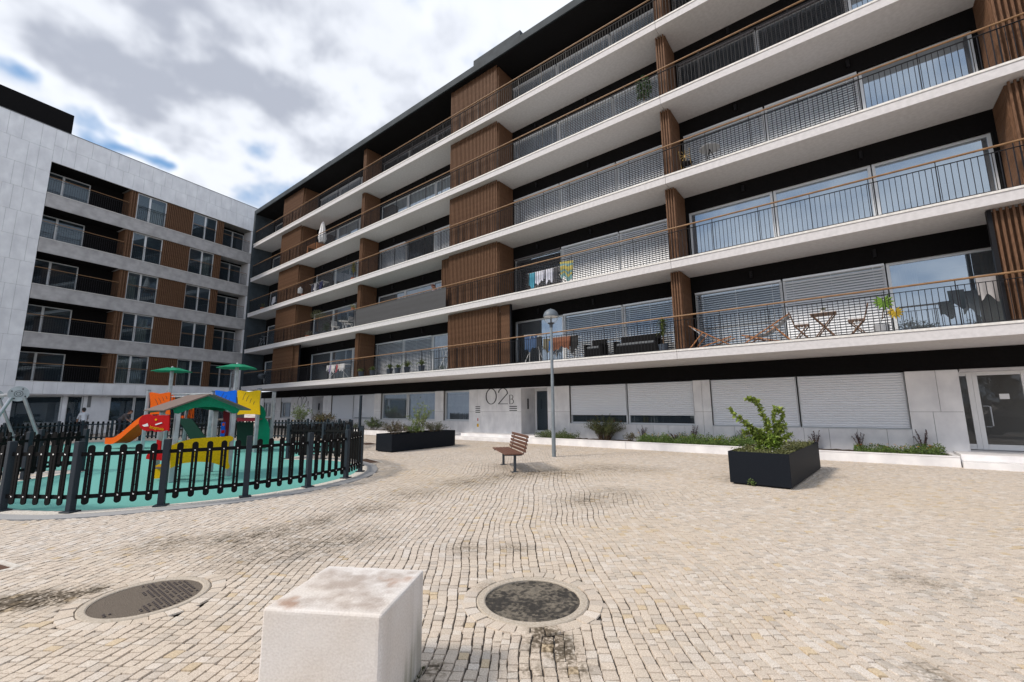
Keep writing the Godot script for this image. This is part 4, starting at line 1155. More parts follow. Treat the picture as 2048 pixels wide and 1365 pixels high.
# ---------------------------------------------------------------- the cross wing (its front is the local plane z = 0, outside is -z)
var wing: Node3D
func make_wing() -> void:
	wing = thing("apartment_building", "pale stone clad apartment wing with recessed loggias and grey spandrels", "building")
	var sx := Vector3(0.16434735, 0, 0.98640253)
	wing.transform = Transform3D(Basis(sx, Vector3.UP, sx.cross(Vector3.UP)), Vector3(-41.29, 0, -0.872))
	var S1 := 26.0
	var yt := 19.72
	var lv := func(k: int) -> float: return 3.36 + 3.0 * (k - 1)
	# core behind the stone
	var mb := MB.new()
	bx(mb, 13.02, S1, 0, yt - 0.02, 0.032, 7.0)
	bx(mb, -0.6, 13.02, 17.44, yt - 0.02, 0.032, 7.0)
	bx(mb, -0.6, 13.02, 2.58, 3.33, 0.032, 2.2)
	bx(mb, -0.6, 0.16, 0, 17.44, 0.032, 7.0)
	bx(mb, -0.6, 13.02, 0, 17.44, 5.0, 7.0)
	part(mb, "wall_core", M.joint, wing)
	boxpart(-0.62, S1, yt, yt + 0.035, -0.02, 7.02, "coping", M.alu_dark, wing)
	boxpart(12.25, S1, yt + 0.035, 21.28, 0.35, 6.0, "penthouse", M.charcoal, wing)
	# stone panels: irregular widths, courses as in the photograph
	rng.seed = 8
	var course := func(y0: float, y1: float, s0: float, s1: float) -> void:
		var s := s0
		while s < s1 - 0.01:
			var e := minf(s1, s + [0.46, 0.62, 0.8, 0.95][rng.randi() % 4])
			if s1 - e < 0.3: e = s1
			var m2 := MB.new()
			m2.cbox(Vector3(s + 0.004, y0 + 0.004, 0), Vector3(e - 0.004, y1 - 0.004, 0.03), 0.002)
			part(m2, "stone_panel", M.pale_stone, wing)
			s = e
	for y in [[17.44, 18.58], [18.58, yt]]: course.call(y[0], y[1], -0.6, 13.02)
	for i in 13: course.call(yt * i / 13.0, yt * (i + 1) / 13.0, 13.02, 19.5)
	var m3 := MB.new()
	bx(m3, 19.5, S1, 0, yt - 0.005, 0, 0.03)
	part(m3, "stone_facing", M.pale_stone, wing)
	course.call(2.58, 3.33, -0.6, 13.02)
	for k in range(1, 6): course.call(lv.call(k), lv.call(k) + 2.05, -0.6, 0.17)
	for k in range(1, 6):
		var y0: float = lv.call(k); var y1 := y0 + 2.06
		if k < 5:
			boxpart(-0.58, 13.0, y1, y0 + 2.97, 0.006, 5.0, "spandrel", M.grey_plaster, wing)
			boxpart(-0.58, 13.0, y0 + 2.97, y0 + 3.0, -0.012, 0.2, "spandrel_cap", M.slab_cap, wing)
		else: pass
		if k == 1: boxpart(-0.58, 13.0, 3.33, 3.36, -0.012, 0.2, "spandrel_cap", M.slab_cap, wing)
		# floor in the recess
		boxpart(0.18, 13.0, y0 - 0.06, y0 - 0.001, 0.2, 5.0, "loggia_floor", M.grey_plaster, wing)
		# wide loggia
		boxpart(8.85, 10.67, y0, y1, 1.3, 1.5, "loggia_wall", M.charcoal, wing)
		boxpart(10.67, 13.0, y0 + 1.88, y1, 1.28, 1.48, "loggia_lintel", M.charcoal, wing)
		boxpart(9.0, 13.0, y1 - 0.02, y1 - 0.002, 0.04, 1.3, "loggia_ceiling", M.charcoal, wing)
		wing_window(10.67, 12.03, y0, y0 + 1.88, 1.36); wing_window(12.03, 13.0, y0, y0 + 1.88, 1.36)
		# slatted pier and slatted panels
		for p in [[8.40, 8.85], [4.76, 6.57], [2.42, 2.95]]:
			var scr := boxpart(p[0], p[1], y0, y1 - 0.003, 0.17, 0.19, "slat_screen", M.slat_wood, wing)
			var n := int((p[1] - p[0]) / 0.12)
			var all := MB.new()
			for i in n:
				var s: float = p[0] + (p[1] - p[0]) * (i + 0.5) / n
				all.box(Vector3(s - 0.03, y0, 0.05), Vector3(s + 0.03, y1 - 0.004, 0.11))
			stuff(part(all, "slat_run", M.slat_wood, scr))
		boxpart(8.80, 8.85, y0, y1 - 0.003, 0.195, 1.3, "pier_side", M.slat_wood, wing)
		# flush windows
		for p in [[6.57, 7.62, 8.40], [2.95, 3.82, 4.76]]:
			for i in 2: wing_window(p[i], p[i + 1], y0, y1 - 0.01, 0.22)
		# small loggia by the corner
		boxpart(0.17, 2.42, y0 + 1.9, y1, 1.1, 1.3, "loggia_lintel", M.charcoal, wing)
		boxpart(0.13, 0.18, y0, y1, 0.04, 1.3, "loggia_cheek", M.white_plaster, wing)
		wing_window(1.15, 2.42, y0, y0 + 1.9, 1.15); wing_window(0.18, 1.15, y0, y0 + 1.9, 1.15)
		boxpart(2.42, 2.47, y0, y1 - 0.003, 0.195, 1.2, "pier_side", M.charcoal, wing)
		boxpart(8.4, 8.8, y0, y1, 1.2, 5.0, "room_wall", M.room, wing)
		boxpart(4.7, 4.8, y0, y1, 0.3, 5.0, "room_wall", M.room, wing)
		# rails
		for p in [[8.86, 12.99, 0.12], [0.19, 2.41, 0.12], [6.6, 8.37, 0.10], [2.98, 4.73, 0.10]]:
			var r := MB.new()
			bx(r, p[0], p[1], y0 + 0.95, y0 + 0.965, p[2] - 0.015, p[2] + 0.015); bx(r, p[0], p[1], y0 + 0.06, y0 + 0.075, p[2] - 0.012, p[2] + 0.012)
			var rr := part(r, "railing", M.rail_metal, wing)
			r = MB.new()
			r.tube([Vector3(p[0], y0 + 1.09, p[2]), Vector3(p[1], y0 + 1.09, p[2])], 0.022, 8)
			part(r, "handrail", M.rail_wood if p[0] != 6.6 or k < 5 else M.rail_metal, rr)
			r = MB.new()
			var n := int((p[1] - p[0]) / 0.112)
			for i in n + 1:
				var s: float = lerpf(p[0] + 0.02, p[1] - 0.02, float(i) / n)
				r.box(Vector3(s - 0.006, y0 + 0.075, p[2] - 0.006), Vector3(s + 0.006, y0 + (1.07 if i % 10 == 0 else 0.95), p[2] + 0.006))
			stuff(part(r, "baluster_run", M.rail_metal, rr))
	# curtains in a few rooms
	for q in [[5, 6.6, 7.5, 0.7], [4, 3.0, 3.6, 0.7], [3, 7.7, 8.3, 0.7], [2, 6.7, 7.3, 0.7], [1, 3.9, 4.6, 0.7], [1, 6.7, 8.2, 0.7]]:
		curtain(wing, q[1], q[2], lv.call(q[0]) + 0.03, lv.call(q[0]) + 1.9, q[3], M.curtain_green, q[0])
	# ground floor: dark shop glazing between pale piers
	boxpart(-0.6, 13.02, 2.5, 2.58, 0.02, 2.2, "ground_soffit", M.grey_plaster, wing)
	for p in [[8.35, 9.72], [10.52, 10.72], [0.0, 0.6]]:
		boxpart(p[0], p[1], 0, 2.5, 0.45, 0.75, "pier", M.pale_stone, wing)
	boxpart(9.36, 9.53, 1.75, 2.5, 0.42, 0.452, "vent_panel", M.alu_dark, wing)
	for p in [[10.72, 12.95], [9.72, 10.52], [6.97, 8.35], [5.2, 6.97], [3.4, 5.2], [0.6, 3.4]]:
		wing_window(p[0] + 0.01, p[1] - 0.01, 0.1, 2.49, 0.6)
	boxpart(-0.6, 13.0, 0.0, 2.5, 4.4, 4.5, "inner_wall", M.charcoal, wing)
func wing_window(s0: float, s1: float, y0: float, y1: float, z: float) -> void:
	var mb := MB.new()
	var fr := 0.06
	bx(mb, s0, s0 + fr, y0, y1, z - 0.03, z + 0.05); bx(mb, s1 - fr, s1, y0, y1, z - 0.03, z + 0.05)
	bx(mb, s0 + fr, s1 - fr, y0, y0 + fr, z - 0.027, z + 0.05); bx(mb, s0 + fr, s1 - fr, y1 - fr, y1, z - 0.027, z + 0.05)
	var w := part(mb, "window", M.alu, wing)
	mb = MB.new()
	mb.quad(Vector3(s1 - fr, y0 + fr, z), Vector3(s0 + fr, y0 + fr, z), Vector3(s0 + fr, y1 - fr, z), Vector3(s1 - fr, y1 - fr, z))
	part(mb, "pane", M.glass_dark, w)

# ---------------------------------------------------------------- fence
func picket_mesh() -> ArrayMesh:
	var mb := MB.new()
	var w := 0.044; var h0 := 0.10; var h1 := 1.0
	var cap := PackedVector2Array()
	for i in 9:
		var a := PI * i / 8.0
		cap.append(Vector2(cos(a) * w, sin(a) * w))
	var top := PackedVector2Array(); var bot := PackedVector2Array()
	for p in cap: top.append(Vector2(p.x, h1 - w + p.y)); 
	top.append(Vector2(-w, h1 - 0.16)); top.append(Vector2(w, h1 - 0.16))
	for p in cap: bot.append(Vector2(-p.x, h0 + w - p.y))
	bot.append(Vector2(w, h0 + 0.16)); bot.append(Vector2(-w, h0 + 0.16))
	mb.prism(top, Vector3.ZERO, Vector3.RIGHT, Vector3.UP, 0.02)
	mb.prism(bot, Vector3.ZERO, Vector3.RIGHT, Vector3.UP, 0.02)
	for s in [-1.0, 1.0]: mb.box(Vector3(minf(s * w, s * 0.0055), h0 + 0.16, -0.01), Vector3(maxf(s * w, s * 0.0055), h1 - 0.16, 0.01))
	for y in [0.36, 0.55, 0.74]: mb.box(Vector3(-0.0055, y, -0.009), Vector3(0.0055, y + 0.012, 0.009))
	return mb.mesh()
func make_fence() -> void:
	var c := Vector3(-18.5, 0, 9.5)
	var t := thing("picket_fence", "low playground fence of black rounded pickets and slate blue posts", "fence", c)
	var pm := picket_mesh()
	var post := MB.new()
	post.cbox(Vector3(-0.045, 0.0, -0.045), Vector3(0.045, 1.06, 0.045), 0.006)
	post.cbox(Vector3(-0.09, -0.0, -0.09), Vector3(0.09, 0.022, 0.09), 0.004)
	var post_m := post.mesh()
	var bolt := MB.new()
	bolt.lathe(Vector3.ZERO, [Vector2(0.011, 0), Vector2(0.011, 0.006), Vector2(0.006, 0.010), Vector2(0.0, 0.011)], 10)
	var bolt_m := bolt.mesh()
	var n := fence_posts.size()
	for i in n:
		var a := Vector3(fence_posts[i].x, 0.012, fence_posts[i].y) - c
		var b := Vector3(fence_posts[(i + 1) % n].x, 0.012, fence_posts[(i + 1) % n].y) - c
		var d := (b - a); d.y = 0
		var L := d.length(); d = d / L
		var out := Vector3(d.z, 0, -d.x)                      # away from the playground
		var bs := Basis(d, Vector3.UP, d.cross(Vector3.UP))
		if bs.z.dot(out) < 0: bs = Basis(-d, Vector3.UP, (-d).cross(Vector3.UP))
		put(post_m, "post", M.fence_post, t, Transform3D(bs, a))
		for y in [0.19, 0.83]:
			var r := MB.new()
			r.obox((a + b) / 2 + Vector3(0, y + 0.03, 0), d * (L / 2 - 0.046), Vector3(0, 0.03, 0), d.cross(Vector3.UP) * 0.012)
			part(r, "rail", M.fence_post if i > 15 else M.fence_black, t)
		for k in 5:
			var p := a + d * (L * (k + 0.85) / 5.7) + out * 0.023
			var pk := put(pm, "picket", M.fence_black, t, Transform3D(bs, p))
			if i >= 3 and i <= 14:
				for y in [0.22, 0.86]: put(bolt_m, "bolt", M.bolt, pk, Transform3D(Basis(Vector3.RIGHT, PI / 2), Vector3(0, y, 0.0101)))

# ---------------------------------------------------------------- street furniture
func make_lamp(label: String, at: Vector3) -> void:
	var t := thing("street_lamp", label, "lamp post", at, 0.0, "globe lamp posts")
	var mb := MB.new()
	mb.tube([Vector3(0, 0, 0), Vector3(0, 0.9, 0)], [0.064, 0.062], 18)
	mb.tube([Vector3(0, 0.9, 0), Vector3(0, 0.93, 0), Vector3(0, 4.18, 0)], [0.058, 0.055, 0.042], 18)
	part(mb, "pole", M.lamp_grey, t)
	mb = MB.new()
	mb.lathe(Vector3.ZERO, [Vector2(0.05, 4.12), Vector2(0.055, 4.22), Vector2(0.11, 4.26), Vector2(0.115, 4.275), Vector2(0.03, 4.29), Vector2(0.024, 4.42), Vector2(0.012, 4.48), Vector2(0.0, 4.49)], 18)
	part(mb, "holder", M.bench_iron, t)
	var o := Vector3(0, 4.49, 0); var R := 0.245
	mb = MB.new()
	var pr := []
	for i in 13:
		var a := deg_to_rad(lerpf(2.0, 90.0, i / 12.0))
		pr.append(Vector2(cos(a) * R * 1.02, sin(a) * R * 1.02))
	mb.lathe(o, pr, 28)
	mb.lathe(o, [Vector2(R * 1.03, -0.015), Vector2(R * 1.035, 0.012)], 28)
	mb.lathe(o, [Vector2(0.02, R), Vector2(0.018, R + 0.03), Vector2(0, R + 0.035)], 10)
	part(mb, "cap", M.lamp_cap, t)
	mb = MB.new()
	mb.lathe(o, [Vector2(0.0, 0.002), Vector2(R * 0.97, 0.0)], 28)
	part(mb, "reflector", M.white_paint, t)
	mb = MB.new()
	pr = []
	for i in 10:
		var a := deg_to_rad(lerpf(-68.0, -1.0, i / 9.0))
		pr.append(Vector2(cos(a) * R, sin(a) * R))
	mb.lathe(o, pr, 28)
	part(mb, "globe", M.glass_thin, t)
func make_bench() -> void:
	# front leg and rear leg stand where they touch the paving in the photograph
	var a := gp(1030, 945); var b := gp(1007, 930)
	var ex := (b - a).normalized()
	var t := thing("bench", "park bench of brown wooden slats on two dark steel legs", "bench", (a + b) / 2)
	var out := Vector3.UP.cross(ex)          # towards the back or the front
	var back := out if out.dot(cam_r) > 0 else -out
	t.transform.basis = Basis(ex, Vector3.UP, ex.cross(Vector3.UP))
	var s := signf(t.transform.basis.z.dot(back))
	var hl := (b - a).length() / 2
	var L := hl + 0.18
	for e in [-1, 1]:
		var mb := MB.new()
		mb.cbox(Vector3(e * hl - 0.025, 0.008, -0.03), Vector3(e * hl + 0.025, 0.40, 0.03), 0.005)
		mb.cbox(Vector3(e * hl - 0.07, 0, -0.09), Vector3(e * hl + 0.07, 0.012, 0.09), 0.003)
		part(mb, "leg", M.bench_iron, t)
		mb = MB.new()
		var pts := []
		for q in [[-0.26, 0.405], [0.10, 0.395], [0.17, 0.40], [0.215, 0.43], [0.245, 0.50], [0.31, 0.80]]: pts.append(Vector3(e * hl, q[1], q[0] * s))
		mb.tube(pts, 0.017, 8)
		part(mb, "bracket", M.bench_iron, t)
	for i in 5:
		var z := (-0.235 + i * 0.095) * s
		var mb := MB.new()
		mb.cbox(Vector3(-L, 0.422, z - 0.04), Vector3(L, 0.455, z + 0.04), 0.006)
		part(mb, "seat_slat", M.bench_wood, t)
	for i in 5:
		var y := 0.50 + i * 0.083; var z := (0.222 + i * 0.018) * s
		var bs := Basis(Vector3.RIGHT, -0.21 * s)
		var mb := MB.new()
		mb.cbox(Vector3(-L, -0.033, -0.016), Vector3(L, 0.033, 0.016), 0.005)
		put(mb.mesh(), "back_slat", M.bench_wood, t, Transform3D(bs, Vector3(0, y, z)))
func planter(label: String, o: Vector3, ex: Vector3, w: float, d: float, h: float) -> Node3D:
	# o: the ground corner, ex along the width, the depth runs to the left of ex
	var t := thing("planter_box", label, "planter", o, 0.0)
	ex = ex.normalized()
	t.transform = Transform3D(Basis(ex, Vector3.UP, ex.cross(Vector3.UP)), o)
	# box spans x 0..w, z -d..0
	var mb := MB.new()
	for q in [[0, w, -0.02, 0], [0, w, -d, -d + 0.02], [0, 0.02, -d + 0.02, -0.02], [w - 0.02, w, -d + 0.02, -0.02]]:
		mb.cbox(Vector3(q[0], 0.03, q[2]), Vector3(q[1], h, q[3]), 0.004)
	part(mb, "box", M.planter, t)
	mb = MB.new()
	mb.box(Vector3(0.05, 0.0, -d + 0.05), Vector3(w - 0.05, 0.03, -0.05))
	part(mb, "plinth", M.black_metal, t)
	mb = MB.new()
	mb.quad(Vector3(0.02, h - 0.07, -0.02), Vector3(w - 0.02, h - 0.07, -0.02), Vector3(w - 0.02, h - 0.07, -d + 0.02), Vector3(0.02, h - 0.07, -d + 0.02))
	part(mb, "soil", M.soil, t)
	return t

# ---------------------------------------------------------------- plants
func rnd_dir(up := 0.3) -> Vector3:
	return Vector3(rng.randf_range(-1, 1), rng.randf_range(-1, 1) + up, rng.randf_range(-1, 1)).normalized()
func leaf_at(mb: MB, p: Vector3, d: Vector3, l: float, w: float, c: Color, vary := 0.35) -> void:
	mb.col = c * rng.randf_range(1.0 - vary, 1.0 + vary)
	var s := d.cross(rnd_dir(1.0)).normalized()
	mb.leaf(p, d, s, l, w)
func bush(called: String, label: String, cat: String, at: Vector3, r: Vector3, n: int, l: float, c: Color, c2: Color, group := "", flowers := 0, fc := Color(0.9, 0.5, 0.05)) -> Node3D:
	# stems from the foot fan out and carry leaves along their outer part
	var t := thing(called, label, cat, at, 0.0, group)
	var mb := MB.new(); var sm := MB.new()
	var stems := maxi(6, n / 22)
	for i in stems:
		var a := rng.randf() * TAU; var q := sqrt(rng.randf())
		var e := Vector3(cos(a) * r.x * q, r.y * (0.55 + 0.55 * rng.randf()) * (1.0 - 0.35 * q * q), sin(a) * r.z * q)
		var b := Vector3(e.x * 0.25, 0, e.z * 0.25)
		var m := b.lerp(e, 0.55) + Vector3(e.x, 0.0, e.z) * -0.12 + Vector3(0, r.y * 0.1, 0)
		sm.tube([b, m, e], [0.006, 0.004, 0.002], 4, false)
		for k in 26:
			var u := 0.25 + 0.78 * rng.randf()
			var p := b.lerp(m, u * 2.0) if u < 0.5 else m.lerp(e, u * 2.0 - 1.0)
			p += rnd_dir(0.0) * l * 0.9
			leaf_at(mb, p, rnd_dir(0.45), l * rng.randf_range(0.6, 1.15), l * 0.5, c.lerp(c2, rng.randf()))
		if i < flowers:
			mb.col = fc * rng.randf_range(0.8, 1.2)
			for k in 6:
				var an := TAU * k / 6.0
				mb.leaf(e, Vector3(cos(an), 0.5, sin(an)).normalized(), Vector3(-sin(an), 0, cos(an)), 0.035, 0.03)
	part(sm, "stems", M.stem, t)
	stuff(part(mb, "foliage", M.leaves, t))
	return t
func blades(called: String, label: String, at: Vector3, h: float, spread: float, n: int, w: float, c: Color, pot: Material, pr: float, ph: float, group := "", trunk := 0.0) -> Node3D:
	# potted plant with strap leaves that arch over
	var t := thing(called, label, "potted plant", at, 0.0, group)
	var mb := MB.new()
	mb.lathe(Vector3.ZERO, [Vector2(0, 0), Vector2(pr * 0.78, 0), Vector2(pr * 0.97, ph * 0.9), Vector2(pr, ph * 0.9), Vector2(pr, ph), Vector2(pr * 0.9, ph), Vector2(pr * 0.88, ph - 0.03), Vector2(0, ph - 0.03)], 16)
	part(mb, "pot", pot, t)
	if trunk > 0:
		mb = MB.new()
		mb.tube([Vector3(0, ph - 0.03, 0), Vector3(0.02, ph + trunk, 0.01)], 0.022, 8)
		part(mb, "trunk", M.stem, t)
	mb = MB.new()
	for i in n:
		var a := rng.randf() * TAU
		var o := Vector3(0, ph - 0.03 + trunk * rng.randf_range(0.35, 1.0) if trunk > 0 else ph - 0.03, 0)
		var d := Vector3(cos(a), 0, sin(a)); var s := Vector3(-sin(a), 0, cos(a))
		var L := h * rng.randf_range(0.6, 1.05); var out := spread * rng.randf_range(0.3, 1.0)
		var prev := o; var pw := w * 0.5
		mb.col = c * rng.randf_range(0.6, 1.4)
		for k in range(1, 6):
			var u := k / 5.0
			var p := o + d * out * u + Vector3(0, L * (u * 1.5 - u * u * (0.55 + 0.9 * out / maxf(spread, 0.01))), 0)
			var ww := w * sin(PI * minf(0.97, 0.25 + 0.72 * u)) * 0.5
			mb.quad(prev - s * pw, p - s * ww, p + s * ww, prev + s * pw)
			prev = p; pw = ww
	part(mb, "leaves", M.leaves, t)
	return t
func carpet(called: String, label: String, x0: float, x1: float, z0: float, z1: float, y: float, n: int, h: float, l: float, c: Color, c2: Color, flowers: int, fc: Color) -> void:
	# dense low ground cover
	var mb := MB.new()
	for i in n:
		var p := Vector3(rng.randf_range(x0, x1), y, rng.randf_range(z0, z1))
		var k := clampf(0.6 + 1.1 * fn.get_noise_2d(p.x * 70.0, p.z * 70.0), 0.1, 1.3)
		if rng.randf() > k + 0.35: continue
		p.y += h * k * rng.randf_range(0.1, 1.0)
		leaf_at(mb, p, rnd_dir(0.5), l * rng.randf_range(0.6, 1.2), l * 0.5, c.lerp(c2, rng.randf()))
	for i in flowers:
		var p := Vector3(rng.randf_range(x0, x1), y + h * rng.randf_range(0.6, 1.1), rng.randf_range(lerpf(z0, z1, 0.3), z1))
		mb.col = fc * rng.randf_range(0.8, 1.15)
		for k in 7:
			var an := TAU * k / 7.0
			mb.leaf(p, Vector3(cos(an), 0.35, sin(an)).normalized(), Vector3(-sin(an), 0, cos(an)), 0.032, 0.026)
	stuff(tag(put(mb.mesh(), called, M.leaves), label, "plants"))
func branch(mb: MB, sm: MB, pts: Array, r: float, l: float, c: Color, c2: Color, step := 0.05, per := 3) -> void:
	sm.tube(pts, [r, r * 0.7, r * 0.4] if pts.size() == 3 else r * 0.6, 5, false)
	var cur := Curve3D.new()
	for p in pts: cur.add_point(p)
	var L := cur.get_baked_length()
	var u := L * 0.22
	while u <= L:
		var p := cur.sample_baked(u)
		for k in per:
			leaf_at(mb, p, rnd_dir(0.35), l * rng.randf_range(0.6, 1.2), l * 0.55, c.lerp(c2, rng.randf()))
		u += step

func make_square() -> void:
	make_fence()
	make_lamp("grey globe lamp post between the park bench and the flower bed", gp(1108, 914))
	make_lamp("grey globe lamp post behind the playground near the corner of the two buildings", Vector3(-34.29, 0, 2.28))
	make_bench()
	# slim dark post between fence and planter
	var pp := gp(717, 902)
	var t := thing("steel_post", "slim dark blue steel post beside the playground fence", "post", pp)
	var mb := MB.new()
	mb.cbox(Vector3(-0.04, 0.0, -0.04), Vector3(0.04, 2.03, 0.04), 0.006)
	part(mb, "shaft", M.fence_post, t)
	mb = MB.new()
	mb.cbox(Vector3(-0.09, 0.0, -0.09), Vector3(0.09, 0.015, 0.09), 0.003)
	part(mb, "base_plate", M.fence_post, t)
	# planters
	var A := gp(1461, 968); var B := gp(1585, 981); var Cc := gp(1622, 938)
	rng.seed = 100
	var ex := (B - A)
	planter("black metal planter box with bright green leafy branches, in front of the shutters", A, ex, ex.length(), (Cc - B).length(), 0.64)
	plant_right(A, B)
	var A2 := gp(783, 906); var C2 := gp(910, 892); var D2 := gp(747, 904)
	planter("long low black metal planter box near the playground fence", A2, C2 - A2, (C2 - A2).length(), 0.9, 0.63)
	plant_left(A2, C2, 0.9)
	var P3 := Vector3(-27.5, 0, 1.2)
	planter("black planter box with bushes behind the far playground fence", P3, Vector3(1, 0, -0.9), 3.0, 0.9, 0.6)
	bush("leafy_shrub", "light green loose shrub in the planter behind the far fence", "shrub", P3 + Vector3(0.2, 0.55, -0.6), Vector3(0.6, 1.35, 0.6), 700, 0.10, Color(0.16, 0.22, 0.07), Color(0.26, 0.32, 0.13))
	bush("leafy_shrub", "olive and rust coloured low shrub in the planter behind the far fence", "shrub", P3 + Vector3(1.5, 0.55, -1.3), Vector3(1.2, 0.75, 0.9), 1100, 0.09, Color(0.05, 0.085, 0.03), Color(0.17, 0.09, 0.03))
	# bed plants
	carpet("groundcover", "dense green ground cover with yellow flowers in the long flower bed", -6.4, -2.2, -2.5, -1.40, 0.22, 15000, 0.34, 0.05, Color(0.06, 0.125, 0.022), Color(0.15, 0.22, 0.05), 50, Color(0.85, 0.5, 0.02))
	carpet("groundcover", "small patch of ground cover with orange flowers near the glass door", -0.1, 1.75, -2.45, -1.42, 0.22, 4500, 0.24, 0.05, Color(0.055, 0.105, 0.02), Color(0.12, 0.18, 0.04), 22, Color(0.9, 0.38, 0.02))
	carpet("groundcover", "green and grey ground cover beside the lamp post in the flower bed", -10.9, -9.2, -2.45, -1.42, 0.22, 4200, 0.32, 0.05, Color(0.06, 0.10, 0.02), Color(0.14, 0.17, 0.06), 4, Color(0.85, 0.6, 0.05))
	bush("rose_bush", "rose bush with orange blooms in the flower bed under the half open shutters", "rose bush", gp(1210, 880, 0.22), Vector3(0.95, 0.95, 0.5), 2600, 0.06, Color(0.08, 0.115, 0.04), Color(0.17, 0.18, 0.07), "", 9, Color(0.85, 0.22, 0.02))
	bush("shrub", "grey green low shrub beside the rose bush", "shrub", gp(1175, 873, 0.22), Vector3(0.5, 0.5, 0.35), 700, 0.05, Color(0.06, 0.10, 0.04), Color(0.12, 0.14, 0.06))
	var purple := [[1300, 880, 0.62], [1358, 884, 0.35], [1407, 882, 0.6], [1495, 890, 0.5], [1637, 893, 0.55], [1722, 897, 0.5], [1837, 898, 0.62]]
	var p_label := ["dark purple barberry beside the rose bush", "dark purple small barberry amid the yellow flowers", "dark purple barberry in front of the narrow stone pier between two shutters", "dark purple barberry behind the square black planter", "dark purple barberry with bare soil around it right after the square planter", "dark purple barberry between two loose shrubs under the wide shutters", "dark purple tall barberry next to the glass door wall"]
	for pi in purple.size():
		var q = purple[pi]
		var p := gp(q[0], q[1], 0.22)
		p.z = clampf(p.z, -2.45, -1.75)
		t = thing("barberry", p_label[pi], "shrub", p, 0.0, "barberries in the flower bed")
		var lf := MB.new(); var sm := MB.new()
		for i in 9:
			var e := Vector3(rng.randf_range(-0.2, 0.2), q[2] * rng.randf_range(0.6, 1.05), rng.randf_range(-0.1, 0.1))
			branch(lf, sm, [Vector3(e.x * 0.1, 0, e.z * 0.1), e * 0.5 + Vector3(0, 0.03, 0), e], 0.006, 0.04, Color(0.055, 0.018, 0.025), Color(0.09, 0.03, 0.035), 0.03, 3)
		part(sm, "stems", M.stem, t)
		stuff(part(lf, "foliage", M.leaves, t))
	bush("shrub", "loose green shrub beside the ground cover near the glass door", "shrub", gp(1785, 898, 0.22), Vector3(0.6, 0.65, 0.4), 1100, 0.055, Color(0.05, 0.10, 0.025), Color(0.10, 0.15, 0.05))
	bush("shrub", "dry grassy tuft between the rose bush and the ground cover", "shrub", gp(1262, 884, 0.22), Vector3(0.35, 0.35, 0.3), 300, 0.06, Color(0.14, 0.11, 0.06), Color(0.09, 0.10, 0.05))
	for q in [[925, 862, 0.45, "reddish spreading shrub at the end of the bed under 02 B"], [1007, 864, 0.45, "green shrub in the short bed under the numerals 02 B"], [975, 866, 0.2, "tiny green tuft in the short bed under the numerals 02 B"]]:
		var p := gp(q[0], q[1], 0.24)
		bush("shrub", q[3], "shrub", p, Vector3(q[2] * 1.1, q[2], q[2] * 0.7), int(700 * q[2]), 0.06, Color(0.07, 0.10, 0.05), Color(0.11, 0.06, 0.04) if q[0] == 925 else Color(0.12, 0.15, 0.06))
	bush("shrub", "green spiky shrub below the half closed grey shutters", "shrub", Vector3(-23.2, 0.22, -1.9), Vector3(0.8, 0.7, 0.45), 800, 0.09, Color(0.05, 0.10, 0.03), Color(0.12, 0.15, 0.05))
	bush("shrub", "low grey green shrub at the end of the bed by the steel post", "shrub", Vector3(-25.3, 0.22, -1.9), Vector3(0.8, 0.4, 0.45), 500, 0.07, Color(0.07, 0.10, 0.05), Color(0.12, 0.13, 0.07))
	bush("shrub", "reddish low shrub below the curtained windows", "shrub", Vector3(-20.3, 0.22, -1.9), Vector3(0.9, 0.45, 0.45), 500, 0.07, Color(0.10, 0.06, 0.05), Color(0.11, 0.12, 0.06))
	# weed at the foot of the right planter
	bush("weed", "small weed growing at the foot of the black planter box", "weed", gp(1507, 973), Vector3(0.10, 0.11, 0.06), 70, 0.035, Color(0.08, 0.14, 0.03), Color(0.14, 0.20, 0.05))

